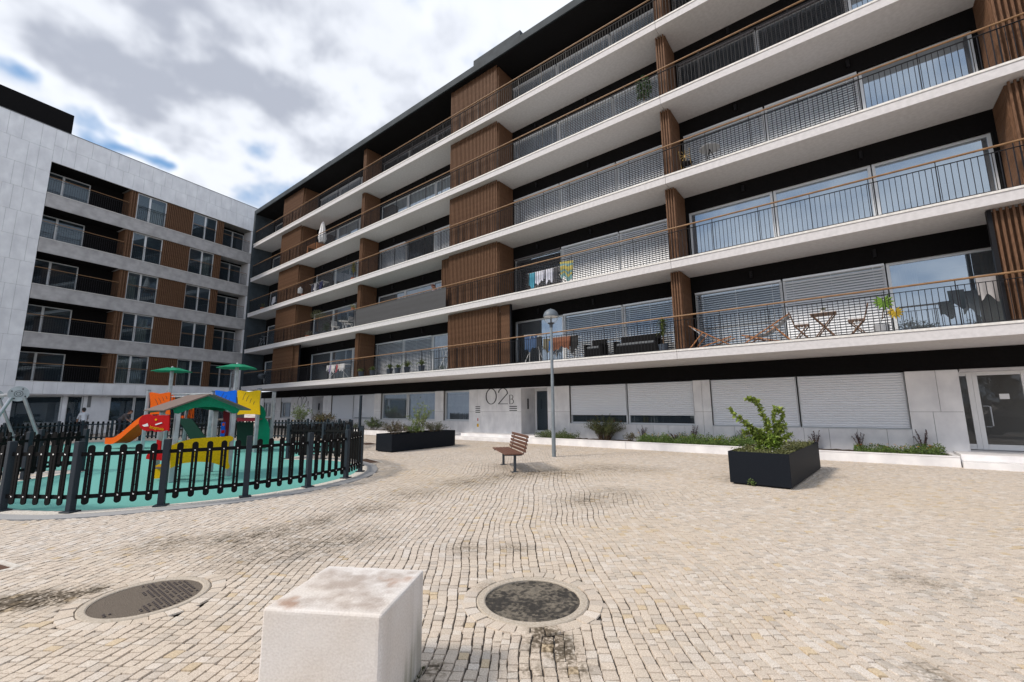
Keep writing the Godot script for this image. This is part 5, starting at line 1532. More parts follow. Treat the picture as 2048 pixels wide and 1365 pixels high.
func plant_right(A: Vector3, B: Vector3) -> void:
	var ex := (B - A).normalized(); var ez := -ex.cross(Vector3.UP)
	var o := (A + B) / 2 + ez * 0.75
	var e := cam_r; e.y = 0; e = e.normalized()
	var t := thing("leafy_shrub", "bright green young shrub with three tall branches in the black planter", "shrub", o + Vector3(0, 0.57, 0))
	var lf := MB.new(); var sm := MB.new()
	rng.seed = 55
	var base := t.position
	for br in [[[1545, 893], [1534, 850], [1523, 822], [1512, 797]], [[1543, 893], [1510, 866], [1482, 840], [1457, 819]], [[1550, 893], [1551, 860], [1548, 838], [1552, 815]], [[1550, 893], [1560, 850], [1566, 832], [1559, 817]], [[1545, 890], [1508, 872], [1484, 864]], [[1548, 893], [1553, 870], [1563, 846]],
			[[1546, 893], [1520, 870], [1500, 850]], [[1548, 893], [1540, 865], [1538, 840]], [[1516, 806], [1505, 800], [1490, 797]], [[1549, 893], [1570, 878], [1582, 870]], [[1547, 893], [1532, 876], [1520, 862]], [[1550, 892], [1562, 868], [1572, 852]]]:
		var pts := []
		for q in br: pts.append(vp(q[0], q[1], base, e) - base + ez * rng.randf_range(-0.06, 0.06))
		if br[0][1] > 880: pts[0] = Vector3(pts[0].x * 0.4, 0, pts[0].z * 0.4)
		branch(lf, sm, pts, 0.008, 0.105, Color(0.13, 0.19, 0.03), Color(0.25, 0.31, 0.06), 0.026, 4)
	for i in 420:
		var p := Vector3(0, 0, 0) + ex * rng.randf_range(-0.16, 0.2) + ez * rng.randf_range(-0.15, 0.15) + Vector3(0, rng.randf_range(0.02, 0.34), 0)
		leaf_at(lf, p, rnd_dir(0.5), rng.randf_range(0.06, 0.11), 0.045, Color(0.12, 0.20, 0.02).lerp(Color(0.22, 0.30, 0.05), rng.randf()))
	part(sm, "stems", M.stem, t)
	stuff(part(lf, "foliage", M.leaves, t))
	# low filler
	var mb := MB.new()
	var w := (B - A).length()
	for i in 9000:
		var u := rng.randf(); var v := rng.randf()
		var p := A + ex * lerpf(0.05, w - 0.05, u) + ez * lerpf(0.04, 3.3, v)
		var hh := 0.06 + 0.09 * clampf(0.5 + fn.get_noise_2d(p.x * 130.0, p.z * 130.0), 0, 1)
		p.y = 0.56 + hh * rng.randf()
		leaf_at(mb, p, rnd_dir(0.4), rng.randf_range(0.02, 0.045), 0.02, Color(0.08, 0.095, 0.03).lerp(Color(0.15, 0.15, 0.05), rng.randf()))
	for i in 90:
		var p := A + ex * rng.randf_range(0.1, w - 0.1) + ez * rng.randf_range(0.1, 3.0) + Vector3(0, rng.randf_range(0.64, 0.74), 0)
		mb.col = Color(0.75, 0.75, 0.72)
		for k in 5:
			var an := TAU * k / 5.0
			mb.leaf(p, Vector3(cos(an), 0.3, sin(an)).normalized(), Vector3(-sin(an), 0, cos(an)), 0.02, 0.018)
	stuff(tag(put(mb.mesh(), "groundcover", M.leaves), "low olive ground cover with tiny white flowers in the square black planter", "plants"))
func plant_left(A: Vector3, C: Vector3, d: float) -> void:
	var ex := (C - A).normalized(); var ez := -ex.cross(Vector3.UP)
	var w := (C - A).length()
	rng.seed = 66
	bush("leafy_shrub", "tall light green airy shrub in the long black planter", "shrub", A + ex * w * 0.52 + ez * 0.45 + Vector3(0, 0.56, 0), Vector3(0.55, 1.25, 0.5), 520, 0.085, Color(0.14, 0.19, 0.05), Color(0.25, 0.30, 0.10))
	bush("shrub", "purple brown bushy plant in the long black planter", "shrub", A + ex * w * 0.15 + ez * 0.45 + Vector3(0, 0.56, 0), Vector3(0.7, 0.5, 0.4), 900, 0.06, Color(0.10, 0.06, 0.06), Color(0.13, 0.13, 0.06))
	bush("shrub", "grey green bushy plant with reddish tips in the long black planter", "shrub", A + ex * w * 0.78 + ez * 0.45 + Vector3(0, 0.56, 0), Vector3(0.8, 0.42, 0.4), 900, 0.06, Color(0.08, 0.11, 0.05), Color(0.13, 0.10, 0.07))
	bush("shrub", "fresh green low leaves below the tall shrub in the long black planter", "shrub", A + ex * w * 0.45 + ez * 0.4 + Vector3(0, 0.56, 0), Vector3(0.6, 0.35, 0.4), 500, 0.07, Color(0.09, 0.15, 0.03), Color(0.16, 0.2, 0.06))

# ---------------------------------------------------------------- playground
var play_root: Node3D
func trace(px: Array, p: Vector3, e: Vector3, thick: float, called: String, m: Material, parent: Node) -> MeshInstance3D:
	# a board whose outline stands on the upright plane through p along e, with its own thickness
	e = Vector3(e.x, 0, e.z).normalized()
	var o: Vector3 = parent.global_position if parent is Node3D else Vector3.ZERO
	var poly := PackedVector2Array()
	for q in px:
		var w := vp(q[0], q[1], p, e) - p
		poly.append(Vector2(w.dot(e), w.y))
	var mb := MB.new()
	mb.prism(poly, p - o, e, Vector3.UP, thick)
	return part(mb, called, m, parent)
func at(px: float, depth: float) -> Vector3:
	var f2 := Vector3(cam_f.x, 0, cam_f.z).normalized(); var r2 := Vector3(-f2.z, 0, f2.x)
	return Vector3(EYE.x, 0, EYE.z) + f2 * depth + r2 * ((px - 1024.0) / F * depth)
func hy(p: Vector3, py: float) -> float:
	# height above the ground point p that shows at row py
	var f2 := Vector3(cam_f.x, 0, cam_f.z).normalized()
	var q := to_px(Vector3(p.x, 0, p.z)); var r := to_px(Vector3(p.x, 2.0, p.z))
	return 2.0 * (py - q.y) / (r.y - q.y)
func ppost(p: Vector3, top: float, r := 0.05) -> void:
	var mb := MB.new()
	var o := p - play_root.position
	mb.cbox(Vector3(o.x - r, 0.0, o.z - r), Vector3(o.x + r, top, o.z + r), 0.012)
	part(mb, "post", M.galv, play_root)
	mb = MB.new()
	mb.cbox(Vector3(o.x - r - 0.006, top, o.z - r - 0.006), Vector3(o.x + r + 0.006, top + 0.025, o.z + r + 0.006), 0.006)
	part(mb, "post_cap", M.lamp_cap, play_root)
func blob(mb: MB, o: Vector3, r: float) -> void:
	mb.lathe(o, [Vector2(0, -r), Vector2(r * 0.8, -r * 0.6), Vector2(r, 0), Vector2(r * 0.8, r * 0.6), Vector2(0, r)], 8)
func make_playground() -> void:
	var Bp := Vector3(-11.72, 0, 9.91); var Ap := Vector3(-11.74, 0, 11.0)
	var Dp := Bp + Vector3(-1.15, 0, 0); var Cp := Ap + Vector3(-1.15, 0, 0)
	play_root = thing("play_structure", "colourful play structure with green roofed hut, orange slide and leaf sunshades", "play structure", Vector3(-15.5, 0, 9.5))
	var R := play_root; var RO := R.position
	var ew := (Ap - Bp).normalized()
	for q in [[Ap, 1.52], [Bp, 1.46], [Cp, 1.5], [Dp, 1.5]]: ppost(q[0], q[1])
	var bolts := MB.new()
	# gable boards and roof leaves
	var front := [[346, 819], [352, 815], [415, 793], [470, 815], [479, 820], [475, 826], [465, 827], [448, 818], [430, 815], [410, 814], [390, 816], [368, 823], [356, 828], [348, 827]]
	var gb := trace(front, Ap.lerp(Bp, 0.5) + Vector3(0.07, 0, 0), ew, 0.03, "gable_board", M.p_green, R)
	var back_p := Cp.lerp(Dp, 0.5) - Vector3(0.07, 0, 0)
	var mid := Ap.lerp(Bp, 0.5)
	var hr := hy(mid, 793.0); var he := hy(mid, 822.0)
	var bmb := MB.new()
	var gp2 := PackedVector2Array([Vector2(-0.77, he - 0.05), Vector2(-0.77, he + 0.02), Vector2(0, hr), Vector2(0.77, he + 0.02), Vector2(0.77, he - 0.05), Vector2(0.55, he - 0.02), Vector2(0, he + 0.1), Vector2(-0.55, he - 0.02)])
	bmb.prism(gp2, back_p - RO, ew, Vector3.UP, 0.03)
	part(bmb, "gable_board", M.p_green, R)
	for s in [-1.0, 1.0]:
		var mb := MB.new()
		var c := (mid + back_p) / 2 - RO
		var a: Vector3 = c + ew * s * 0.02 + Vector3(0, hr + 0.035, 0); var b: Vector3 = c + ew * s * 0.84 + Vector3(0, he + 0.0, 0)
		var dn := (b - a).normalized()
		mb.obox((a + b) / 2, dn * (b - a).length() / 2, dn.cross(Vector3.RIGHT).normalized() * 0.014, Vector3.RIGHT.cross(dn.cross(Vector3.RIGHT)).normalized() * 0.0001 + Vector3(0.82, 0, 0))
		part(mb, "roof_board", M.p_brown, R)
	# low yellow front wall
	trace([[339, 893], [360, 884], [385, 878], [420, 875], [448, 874], [460, 872], [466, 875], [465, 881], [457, 885], [456, 925], [459, 934], [455, 939], [447, 937], [440, 931], [420, 925], [390, 924], [360, 928], [340, 937]], Ap.lerp(Bp, 0.5) + Vector3(0.08, 0, 0), ew, 0.03, "front_board", M.p_yellow, R)
	# two elephant heads on the left of the hut
	var pe := Ap + Vector3(0.05, 0, 0.30)
	var e2 := cam_r
	var circ := func(cx: float, cy: float, rx: float, ry: float) -> Array:
		var o := []
		for i in 20: o.append([cx + cos(TAU * i / 20) * rx, cy + sin(TAU * i / 20) * ry])
		return o
	trace(circ.call(296, 846, 18, 17), pe + Vector3(-0.5, 0, 0.25), e2, 0.03, "elephant_board", M.p_red, R)
	var eb := trace([[296, 848], [298, 839], [305, 833], [314, 831], [339, 831], [338, 863], [334, 861], [322, 864], [310, 864], [300, 859]], pe, e2, 0.03, "elephant_board", M.p_red, R)
	trace([[284, 851], [293, 848], [298, 846], [296, 853], [288, 854]], pe + cam_f * -0.03 + Vector3(-0.3, 0, 0.15), e2, 0.012, "tusk", M.white_paint, R)
	trace([[310, 849], [323, 845], [324, 847], [311, 851]], pe - cam_f * 0.022, e2, 0.01, "tusk", M.white_paint, R)
	trace(circ.call(311.5, 840, 2.0, 1.8), pe - cam_f * 0.02, e2, 0.01, "eye", M.p_yellow, R)
	# maker's name on the board, along a gentle arc
	var word := TextMesh.new()
	word.text = "bragmaia"; word.font_size = 16; word.pixel_size = 0.0046; word.depth = 0.004
	var f := SystemFont.new(); f.font_names = PackedStringArray(["Droid Sans"])
	word.font = f
	var wp := vp(313, 857, pe - cam_f * 0.02, Vector3(e2.x, 0, e2.z).normalized())
	var bx2 := Vector3(e2.x, 0, e2.z).normalized()
	put(word, "board_lettering", M.p_yellow, R, Transform3D(Basis(bx2, Vector3.UP, bx2.cross(Vector3.UP)).rotated(bx2.cross(Vector3.UP), -0.18), wp - RO))
	# rocker seats and stool beside the hut
	var ps := Ap + Vector3(-0.1, 0, 0.35)
	trace([[292, 918], [294, 910], [300, 905], [318, 900], [320, 920], [306, 921]], ps + Vector3(-0.6, 0, 0.1), e2, 0.03, "seat_board", M.p_red, R)
	trace([[312, 916], [316, 909], [328, 901], [338, 898], [338, 921], [322, 922]], ps, e2, 0.03, "seat_board", M.p_red, R)
	trace([[314, 880], [322, 883], [321, 905], [313, 905]], ps + Vector3(-0.4, 0, 0), e2, 0.03, "seat_board", M.p_red, R)
	trace([[309, 958], [311, 932], [318, 929], [340, 929], [351, 936], [351, 941], [343, 952], [337, 954], [339, 945], [330, 942], [322, 948], [319, 957]], gp(330, 962), e2, 0.03, "stool_board", M.p_yellow, R)
	var sq := gp(330, 962); var sm := MB.new()
	var sh := hy(sq, 936.0)
	sm.obox(sq - RO + Vector3(0, sh, 0), bx2 * 0.2, Vector3(0, 0.015, 0), bx2.cross(Vector3.UP) * 0.14)
	part(sm, "stool_seat", M.p_brown, R)
	# inner boards: wine red panel, wavy brown board, noughts-and-crosses strip
	trace([[447, 822], [459, 826], [456, 874], [446, 874]], Bp + Vector3(-0.5, 0, 0.1), e2, 0.025, "hut_panel", M.p_wine, R)
	trace([[426, 838], [431, 840], [428, 852], [432, 865], [430, 876], [421, 876], [424, 860], [423, 850]], Dp + Vector3(-0.3, 0, 0.2), e2, 0.02, "hut_panel", M.p_wine, R)
	var tt := trace([[443, 845], [450, 845], [449, 858], [450, 862], [448, 873], [440, 873], [442, 860]], Bp + Vector3(-0.3, 0, 0.2), e2, 0.03, "game_strip", M.p_blue, R)
	trace(circ.call(446.5, 849.5, 2.2, 3.0), Bp + Vector3(-0.3, 0, 0.2) - cam_f * 0.02, e2, 0.015, "game_disc", M.p_orange, R)
	trace([[443, 861], [449, 861], [448, 867], [442, 867]], Bp + Vector3(-0.3, 0, 0.2) - cam_f * 0.02, e2, 0.015, "game_tile", M.p_red, R)
	# towers behind: two with panels and a net bridge between them
	var G := gp(508.6, 905.7)
	var Fp := at(472, 16.0); var J := at(428, 16.0); var E := at(342, 17.0); var Hp := at(300, 17.0)
	var away := Vector3(cam_f.x, 0, cam_f.z).normalized() * 1.0
	for q in [[G, 2.28], [J, 2.2], [Hp, 2.3], [G + away, 2.2], [J + away, 2.25], [Hp + away, 2.3], [E + away, 2.2]]: ppost(q[0], q[1], 0.055)
	for q in [[E, 736.0], [Fp, 729.0]]:
		var top := hy(q[0], q[1] + 4)
		ppost(q[0], top, 0.055)
		var lf := MB.new()                           # leaf shaped sunshade: drooping petals
		var c: Vector3 = q[0] - RO + Vector3(0, top + 0.06, 0)
		for i in 6:
			var a0 := TAU * i / 6.0; var a1 := TAU * (i + 1) / 6.0
			for u in 3:
				var s0 := lerpf(a0, a1, u / 3.0); var s1 := lerpf(a0, a1, (u + 1) / 3.0)
				var r0 := 0.60 + 0.06 * sin(PI * u / 3.0); var r1 := 0.60 + 0.06 * sin(PI * (u + 1) / 3.0)
				for ring in [[0.0, 0.35, 0.06, 0.035], [0.35, 1.0, 0.035, -0.09]]:
					var P := func(s: float, r: float, k: float, y: float) -> Vector3: return c + Vector3(cos(s) * r * k, y + 0.012 * cos(s * 6.0), sin(s) * r * k)
					var w0: Vector3 = P.call(s0, r0, ring[0], ring[2]); var w1: Vector3 = P.call(s1, r1, ring[0], ring[2])
					var w2: Vector3 = P.call(s1, r1, ring[1], ring[3]); var w3: Vector3 = P.call(s0, r0, ring[1], ring[3])
					lf.quad(w0, w1, w2, w3)
					var dd := Vector3(0, -0.02, 0)
					lf.quad(w3 + dd, w2 + dd, w1 + dd, w0 + dd)
					if ring[1] == 1.0: lf.quad(w3, w2, w2 + dd, w3 + dd)
		part(lf, "leaf_shade", M.p_green, R)
		var kn := MB.new()
		blob(kn, c + Vector3(0, 0.06, 0), 0.05)
		part(kn, "shade_knob", M.galv, R)
	# guard panels with slots
	var panel := func(x0: float, x1: float, y0: float, y1: float, p: Vector3, m: Material) -> MeshInstance3D:
		return trace([[x0, y0 + 1], [x0 + 4, y0], [(x0 + x1) / 2, y0 + 3], [x1 - 4, y0], [x1, y0 + 1], [x1 - 2, (y0 + y1) / 2], [x1 - 1, y1], [x1 - 12, y1 - 1], [x0 + 12, y1 - 1], [x0 + 1, y1], [x0 + 2, (y0 + y1) / 2]], p, cam_r, 0.03, "guard_panel", m, R)
	for q in [[299.0, 341.0, 785.0, 830.0, Hp.lerp(E, 0.5) - away * 0.07, M.p_orange, -1.0], [430.0, 474.0, 781.0, 815.0, J.lerp(Fp, 0.5) - away * 0.07, M.p_blue, 1.0], [474.0, 521.0, 781.0, 830.0, Fp.lerp(G, 0.5) - away * 0.07, M.p_yellow, 1.0]]:
		var gpn = panel.call(q[0], q[1], q[2], q[3], q[4], q[5])
		for i in 4:                                   # dark slots, milled through
			var cx: float = q[0] + 14 + i * 6.5; var cy: float = q[2] + (20 - i * 3.2 if q[6] < 0 else 12 + i * 4.5)
			var hl := 7.0 - i * 1.3
			trace([[cx - hl * 0.4 * q[6], cy + hl], [cx, cy - hl * 0.2], [cx + hl * 0.5 * q[6], cy - hl], [cx + hl * 0.5 * q[6] + 0.8, cy - hl], [cx + 0.9, cy - hl * 0.2], [cx - hl * 0.4 * q[6] + 0.8, cy + hl]], q[4] - cam_f * 0.002, cam_r, 0.032, "slot", M.ink, R)
	# platforms
	for q in [[Hp, E], [J, G]]:
		var mb := MB.new()
		var a: Vector3 = q[0] - RO; var b: Vector3 = q[1] - RO
		mb.obox((a + b + away) / 2 + Vector3(0, 1.18, 0), (b - a) / 2, Vector3(0, 0.025, 0), away / 2)
		part(mb, "platform", M.p_brown, R)
	# steel rails and rope net between the towers
	var rl := MB.new()
	for z in [0.0, 1.0]:
		for y in [2.05, 2.15]: rl.tube([E - RO + away * z + Vector3(0, y, 0), J - RO + away * z + Vector3(0, y - 0.02, 0)], 0.022, 8)
	part(rl, "steel_rail", M.galv, R)
	var nt := MB.new()
	for z in [0.0, 1.0]:
		var a: Vector3 = E - RO + away * z; var b: Vector3 = J - RO + away * z
		var P := func(u: float, v: float) -> Vector3: return a.lerp(b, u) + Vector3(0, lerpf(1.12, 1.75, v) - 0.16 * sin(PI * u) * (1.0 - v * 0.6), 0)
		for v in [0.0, 1.0]:
			var pts := []
			for i in 13: pts.append(P.call(i / 12.0, v))
			nt.tube(pts, 0.016, 6)
		for i in 12:
			nt.tube([P.call(i / 12.0, 0.0), P.call((i + 0.5) / 12.0, 1.0), P.call((i + 1) / 12.0, 0.0)], 0.010, 5)
		for i in 9: nt.tube([P.call(i / 9.0, 1.0), a.lerp(b, i / 9.0) + Vector3(0, 2.05, 0)], 0.008, 5)
	part(nt, "rope_net", M.fence_black, R)
	# orange inner guards of the left tower
	trace([[343, 790], [349, 793], [350, 806], [344, 812], [341, 812]], E + away * 0.5, cam_r, 0.03, "guard_panel", M.p_orange, R)
	trace([[378, 817], [388, 817], [387, 837], [352, 838], [353, 833], [376, 831]], E + away * 1.0 + cam_r * 0.4, cam_r, 0.03, "guard_panel", M.p_orange, R)
	# dark green climbing ramp under the bridge
	trace([[356, 838], [383, 838], [412, 876], [398, 882], [384, 884]], J + away * 0.2 - cam_r * 0.5, cam_r, 0.05, "climbing_ramp", M.p_darkgreen, R)
	# red beam, green boards of the right tower
	trace([[474, 836], [512, 836], [511, 843], [474, 843]], Fp.lerp(G, 0.5), cam_r, 0.04, "beam", M.p_wine, R)
	trace([[474, 845], [507, 845], [505, 890], [498, 897], [480, 896], [473, 890]], Fp.lerp(G, 0.5) + away * 0.6, cam_r, 0.03, "climbing_wall", M.p_darkgreen, R)
	trace([[520, 810], [527, 816], [531, 826], [530, 837], [536, 845], [539, 860], [538, 880], [537, 893], [529, 898], [515, 896], [514, 860]], G + away * 0.35, cam_r, 0.035, "climbing_wall", M.p_green, R)
	# slide
	var s0 := Hp + away * 0.5 + Vector3(0, 1.18, 0); var foot := gp(224, 897)
	var dir := foot - s0; dir.y = 0
	var dn := dir.normalized(); var sd := dn.cross(Vector3.UP) * 0.26
	var L := dir.length()
	var sl := MB.new(); var srs := [MB.new(), MB.new()]
	var prev := []
	for i in 15:
		var u := i / 14.0
		var y := 1.18
		if u > 0.08: y = lerpf(1.18, 0.24, smoothstep(0.0, 1.0, (u - 0.08) / 0.74) * 0.5 + clampf((u - 0.08) / 0.74, 0, 1) * 0.5)
		var p := s0 + dn * L * u; p.y = y
		p -= RO
		if prev:
			var o: Vector3 = prev[0]
			sl.quad(o - sd, p - sd, p + sd, o + sd)
			sl.quad(o + sd - Vector3(0, 0.03, 0), p + sd - Vector3(0, 0.03, 0), p - sd - Vector3(0, 0.03, 0), o - sd - Vector3(0, 0.03, 0))
			for s in [-1.0, 1.0]:
				var w: Vector3 = sd * s
				var th: Vector3 = w.normalized() * 0.03
				var sr: MB = srs[0] if s < 0 else srs[1]
				var q := [o + w - Vector3(0, 0.05, 0), p + w - Vector3(0, 0.05, 0), p + w + Vector3(0, 0.20, 0), o + w + Vector3(0, 0.20, 0)]
				sr.quad(q[0], q[1], q[2], q[3]); sr.quad(q[3] + th, q[2] + th, q[1] + th, q[0] + th); sr.quad(q[3], q[2], q[2] + th, q[3] + th); sr.quad(q[1], q[0], q[0] + th, q[1] + th)
		prev = [p]
	var chute := part(sl, "slide_chute", M.p_orange, R)
	for sr in srs: part(sr, "slide_side", M.p_orange, R)
	make_swing()
func make_swing() -> void:
	var p1 := at(41, 14.5); var p2 := at(-6, 16.8)
	var t := thing("swing_frame", "galvanised steel swing frame with round end plates inside the playground", "swing", p1)
	var ax := (p2 - p1); var L := ax.length(); ax = ax / L
	var sd := ax.cross(Vector3.UP)
	var h := hy(p1, 788.0)
	for e in [0.0, L]:
		var c: Vector3 = ax * e + Vector3(0, h, 0)
		var mb := MB.new()
		var prev := []
		for k in 25:
			var a := TAU * k / 24.0
			var d := sd * cos(a) + Vector3.UP * sin(a)
			if prev: 
				var z := ax * 0.02
				mb.quad(c - z, c + prev[0] * 0.25 - z, c + d * 0.25 - z, c - z + d * 0.0001)
				mb.quad(c + z + d * 0.0001, c + d * 0.25 + z, c + prev[0] * 0.25 + z, c + z)
				mb.quad(c + prev[0] * 0.25 + z, c + d * 0.25 + z, c + d * 0.25 - z, c + prev[0] * 0.25 - z)
			prev = [d]
		part(mb, "end_plate", M.galv, t)
		mb = MB.new()
		for k in 4:
			var a := deg_to_rad(62.0 + 90.0 * k - (0 if k < 2 else 0))
			var o: Vector3 = c + (sd * cos(a) + Vector3.UP * sin(a)) * 0.18
			mb.tube([o - ax * 0.03, o + ax * 0.03], 0.022, 8)
		for r in [0.05, 0.10]:
			var pts := []
			for k in 21: pts.append(c + (sd * cos(TAU * k / 20) + Vector3.UP * sin(TAU * k / 20)) * r - ax * 0.022)
			mb.tube(pts, 0.007, 5, false)
		part(mb, "bolt_set", M.ink, t)
		for s in [-1.0, 1.0]:
			mb = MB.new()
			mb.tube([c + sd * s * 0.14 - Vector3(0, 0.12, 0), sd * s * 0.85 + ax * e], 0.05, 12)
			part(mb, "leg", M.galv, t)
	var mb := MB.new()
	mb.tube([Vector3(0, h, 0), ax * L + Vector3(0, h, 0)], 0.055, 12)
	part(mb, "crossbar", M.galv, t)

# ---------------------------------------------------------------- balcony life
func folding_chair(label: String, at_: Vector3, turn: float, wood: Material, cushion: Material, group := "") -> void:
	var t := thing("folding_chair", label, "chair", at_, turn, group)
	var mb := MB.new()
	for i in 5: mb.cbox(Vector3(-0.19, 0.43, -0.18 + i * 0.075), Vector3(0.19, 0.45, -0.12 + i * 0.075), 0.004)
	part(mb, "seat", wood, t)
	for s in [-1, 1]:
		for z in [-1, 1]:
			mb = MB.new()
			mb.tube([Vector3(s * 0.20, 0, z * 0.20), Vector3(s * 0.20, 0.44, -z * 0.16)] if z > 0 else [Vector3(s * 0.18, 0, -0.20), Vector3(s * 0.18, 0.44, 0.16), Vector3(s * 0.18, 0.85, 0.27)], 0.016, 6)
			part(mb, "leg", wood, t)
	for i in 4:
		mb = MB.new()
		mb.box(Vector3(-0.18, 0.56 + i * 0.08, 0.185 + i * 0.021), Vector3(0.18, 0.60 + i * 0.08, 0.20 + i * 0.021))
		part(mb, "back_slat", wood, t)
	if cushion:
		mb = MB.new()
		mb.cbox(Vector3(-0.19, 0.452, -0.19), Vector3(0.19, 0.50, 0.17), 0.018)
		part(mb, "cushion", cushion, t)
func deck_chair(label: String, at_: Vector3, turn: float, cloth: Material) -> void:
	var t := thing("deck_chair", label, "deck chair", at_, turn)
	for s in [-1, 1]:
		for q in [[[-0.55, 0.05], [0.62, 0.78]], [[-0.62, 0.30], [0.35, 0.02]], [[0.20, 0.50], [0.62, 0.02]]]:
			var mb := MB.new()
			mb.tube([Vector3(q[0][0], q[0][1], s * 0.27), Vector3(q[1][0], q[1][1], s * 0.27)], 0.02, 6)
			part(mb, "rail", M.deck_wood, t)
	var mb := MB.new()
	var prev := Vector3(-0.55, 0.28, 0)
	for i in range(1, 9):
		var u := i / 8.0
		var p := Vector3(lerpf(-0.55, 0.60, u), lerpf(0.28, 0.76, u) - 0.22 * sin(PI * u), 0)
		mb.quad(prev + Vector3(0, 0, 0.25), p + Vector3(0, 0, 0.25), p - Vector3(0, 0, 0.25), prev - Vector3(0, 0, 0.25))
		prev = p
	part(mb, "sling", cloth, t)
func drying_rack(label: String, at_: Vector3, turn: float, w := 1.0, h := 0.95) -> Node3D:
	var t := thing("drying_rack", label, "drying rack", at_, turn, "")
	var mb := MB.new()
	for s in [-1, 1]:
		mb.tube([Vector3(s * w / 2, 0, -0.25), Vector3(s * w / 2 * 0.2, h, 0.25)], 0.010, 6)
		mb.tube([Vector3(s * w / 2, 0, 0.25), Vector3(s * w / 2 * 0.2, h, -0.25)], 0.010, 6)
	part(mb, "legs_frame", M.white_paint, t)
	mb = MB.new()
	for i in 7: mb.tube([Vector3(-w / 2, h, -0.27 + i * 0.09), Vector3(w / 2, h, -0.27 + i * 0.09)], 0.004, 5)
	for s in [-1, 1]: mb.tube([Vector3(s * w / 2, h, -0.28), Vector3(s * w / 2, h, 0.28)], 0.008, 6)
	part(mb, "wires", M.white_paint, t)
	return t
func garment(called: String, label: String, at_: Vector3, turn: float, w: float, len_: float, c: Color, c2 = null) -> void:
	# a cloth folded over a wire: front fall with folds, a shorter rear fall
	var t := thing(called, label, "laundry", at_, turn)
	var mb := MB.new()
	var n := 14; var m := 8
	var sd := rng.randf() * 10.0
	var P := func(i: int, k: float, side: float) -> Vector3:
		var x := lerpf(-w / 2, w / 2, float(i) / n)
		var l := len_ * (1.0 + 0.14 * sin(x * 9.0 + sd) + 0.10 * sin(x * 23.0 + sd)) * (1.0 if side > 0 else 0.75)
		return Vector3(x * (1.0 - 0.12 * k), -l * k, side * (0.012 + 0.05 * k * k) + 0.022 * k * sin(x * 30.0 + sd))
	for side in [-1.0, 1.0]:
		for i in n:
			for k in m:
				var k0 := float(k) / m; var k1 := float(k + 1) / m
				mb.col = c * rng.randf_range(0.94, 1.06)
				if c2 != null and int(k0 * 6.0 + 0.5) % 2 == 1: mb.col = c2
				mb._q(P.call(i, k0, side), P.call(i + 1, k0, side), P.call(i + 1, k1, side), P.call(i, k1, side), Vector3(P.call(i, k0, side).x, -len_ * k0, -side * 9.0))
	part(mb, "cloth", M.painted, t)
func pot_plant_round(label: String, at_: Vector3, pr: float, ph: float, pot: Material, r: Vector3, n: int, l: float, c: Color, c2: Color, trunk := 0.0) -> void:
	var t := thing("potted_plant", label, "potted plant", at_)
	var mb := MB.new()
	mb.lathe(Vector3.ZERO, [Vector2(0, 0), Vector2(pr * 0.75, 0), Vector2(pr, ph * 0.9), Vector2(pr * 1.05, ph), Vector2(pr * 0.9, ph), Vector2(pr * 0.88, ph - 0.03), Vector2(0, ph - 0.03)], 16)
	part(mb, "pot", pot, t)
	var sm := MB.new(); mb = MB.new()
	var top := Vector3(0, ph + trunk, 0)
	sm.tube([Vector3(0, ph - 0.04, 0), Vector3(0.02, ph + trunk * 0.5, 0.01), top], [0.022, 0.018, 0.012], 7)
	for i in 14:
		var e := top + rnd_dir(0.5) * Vector3(r.x, r.y, r.z) * rng.randf_range(0.5, 1.0)
		sm.tube([top - Vector3(0, trunk * 0.2, 0), e], [0.007, 0.003], 4, false)
	for i in n:
		var d := rnd_dir(0.15)
		var p := top + Vector3(d.x * r.x, d.y * r.y + r.y * 0.35, d.z * r.z) * pow(rng.randf(), 0.4)
		leaf_at(mb, p, rnd_dir(0.3), l * rng.randf_range(0.6, 1.2), l * 0.5, c.lerp(c2, rng.randf()))
	part(sm, "trunk", M.stem, t)
	stuff(part(mb, "foliage", M.leaves, t))

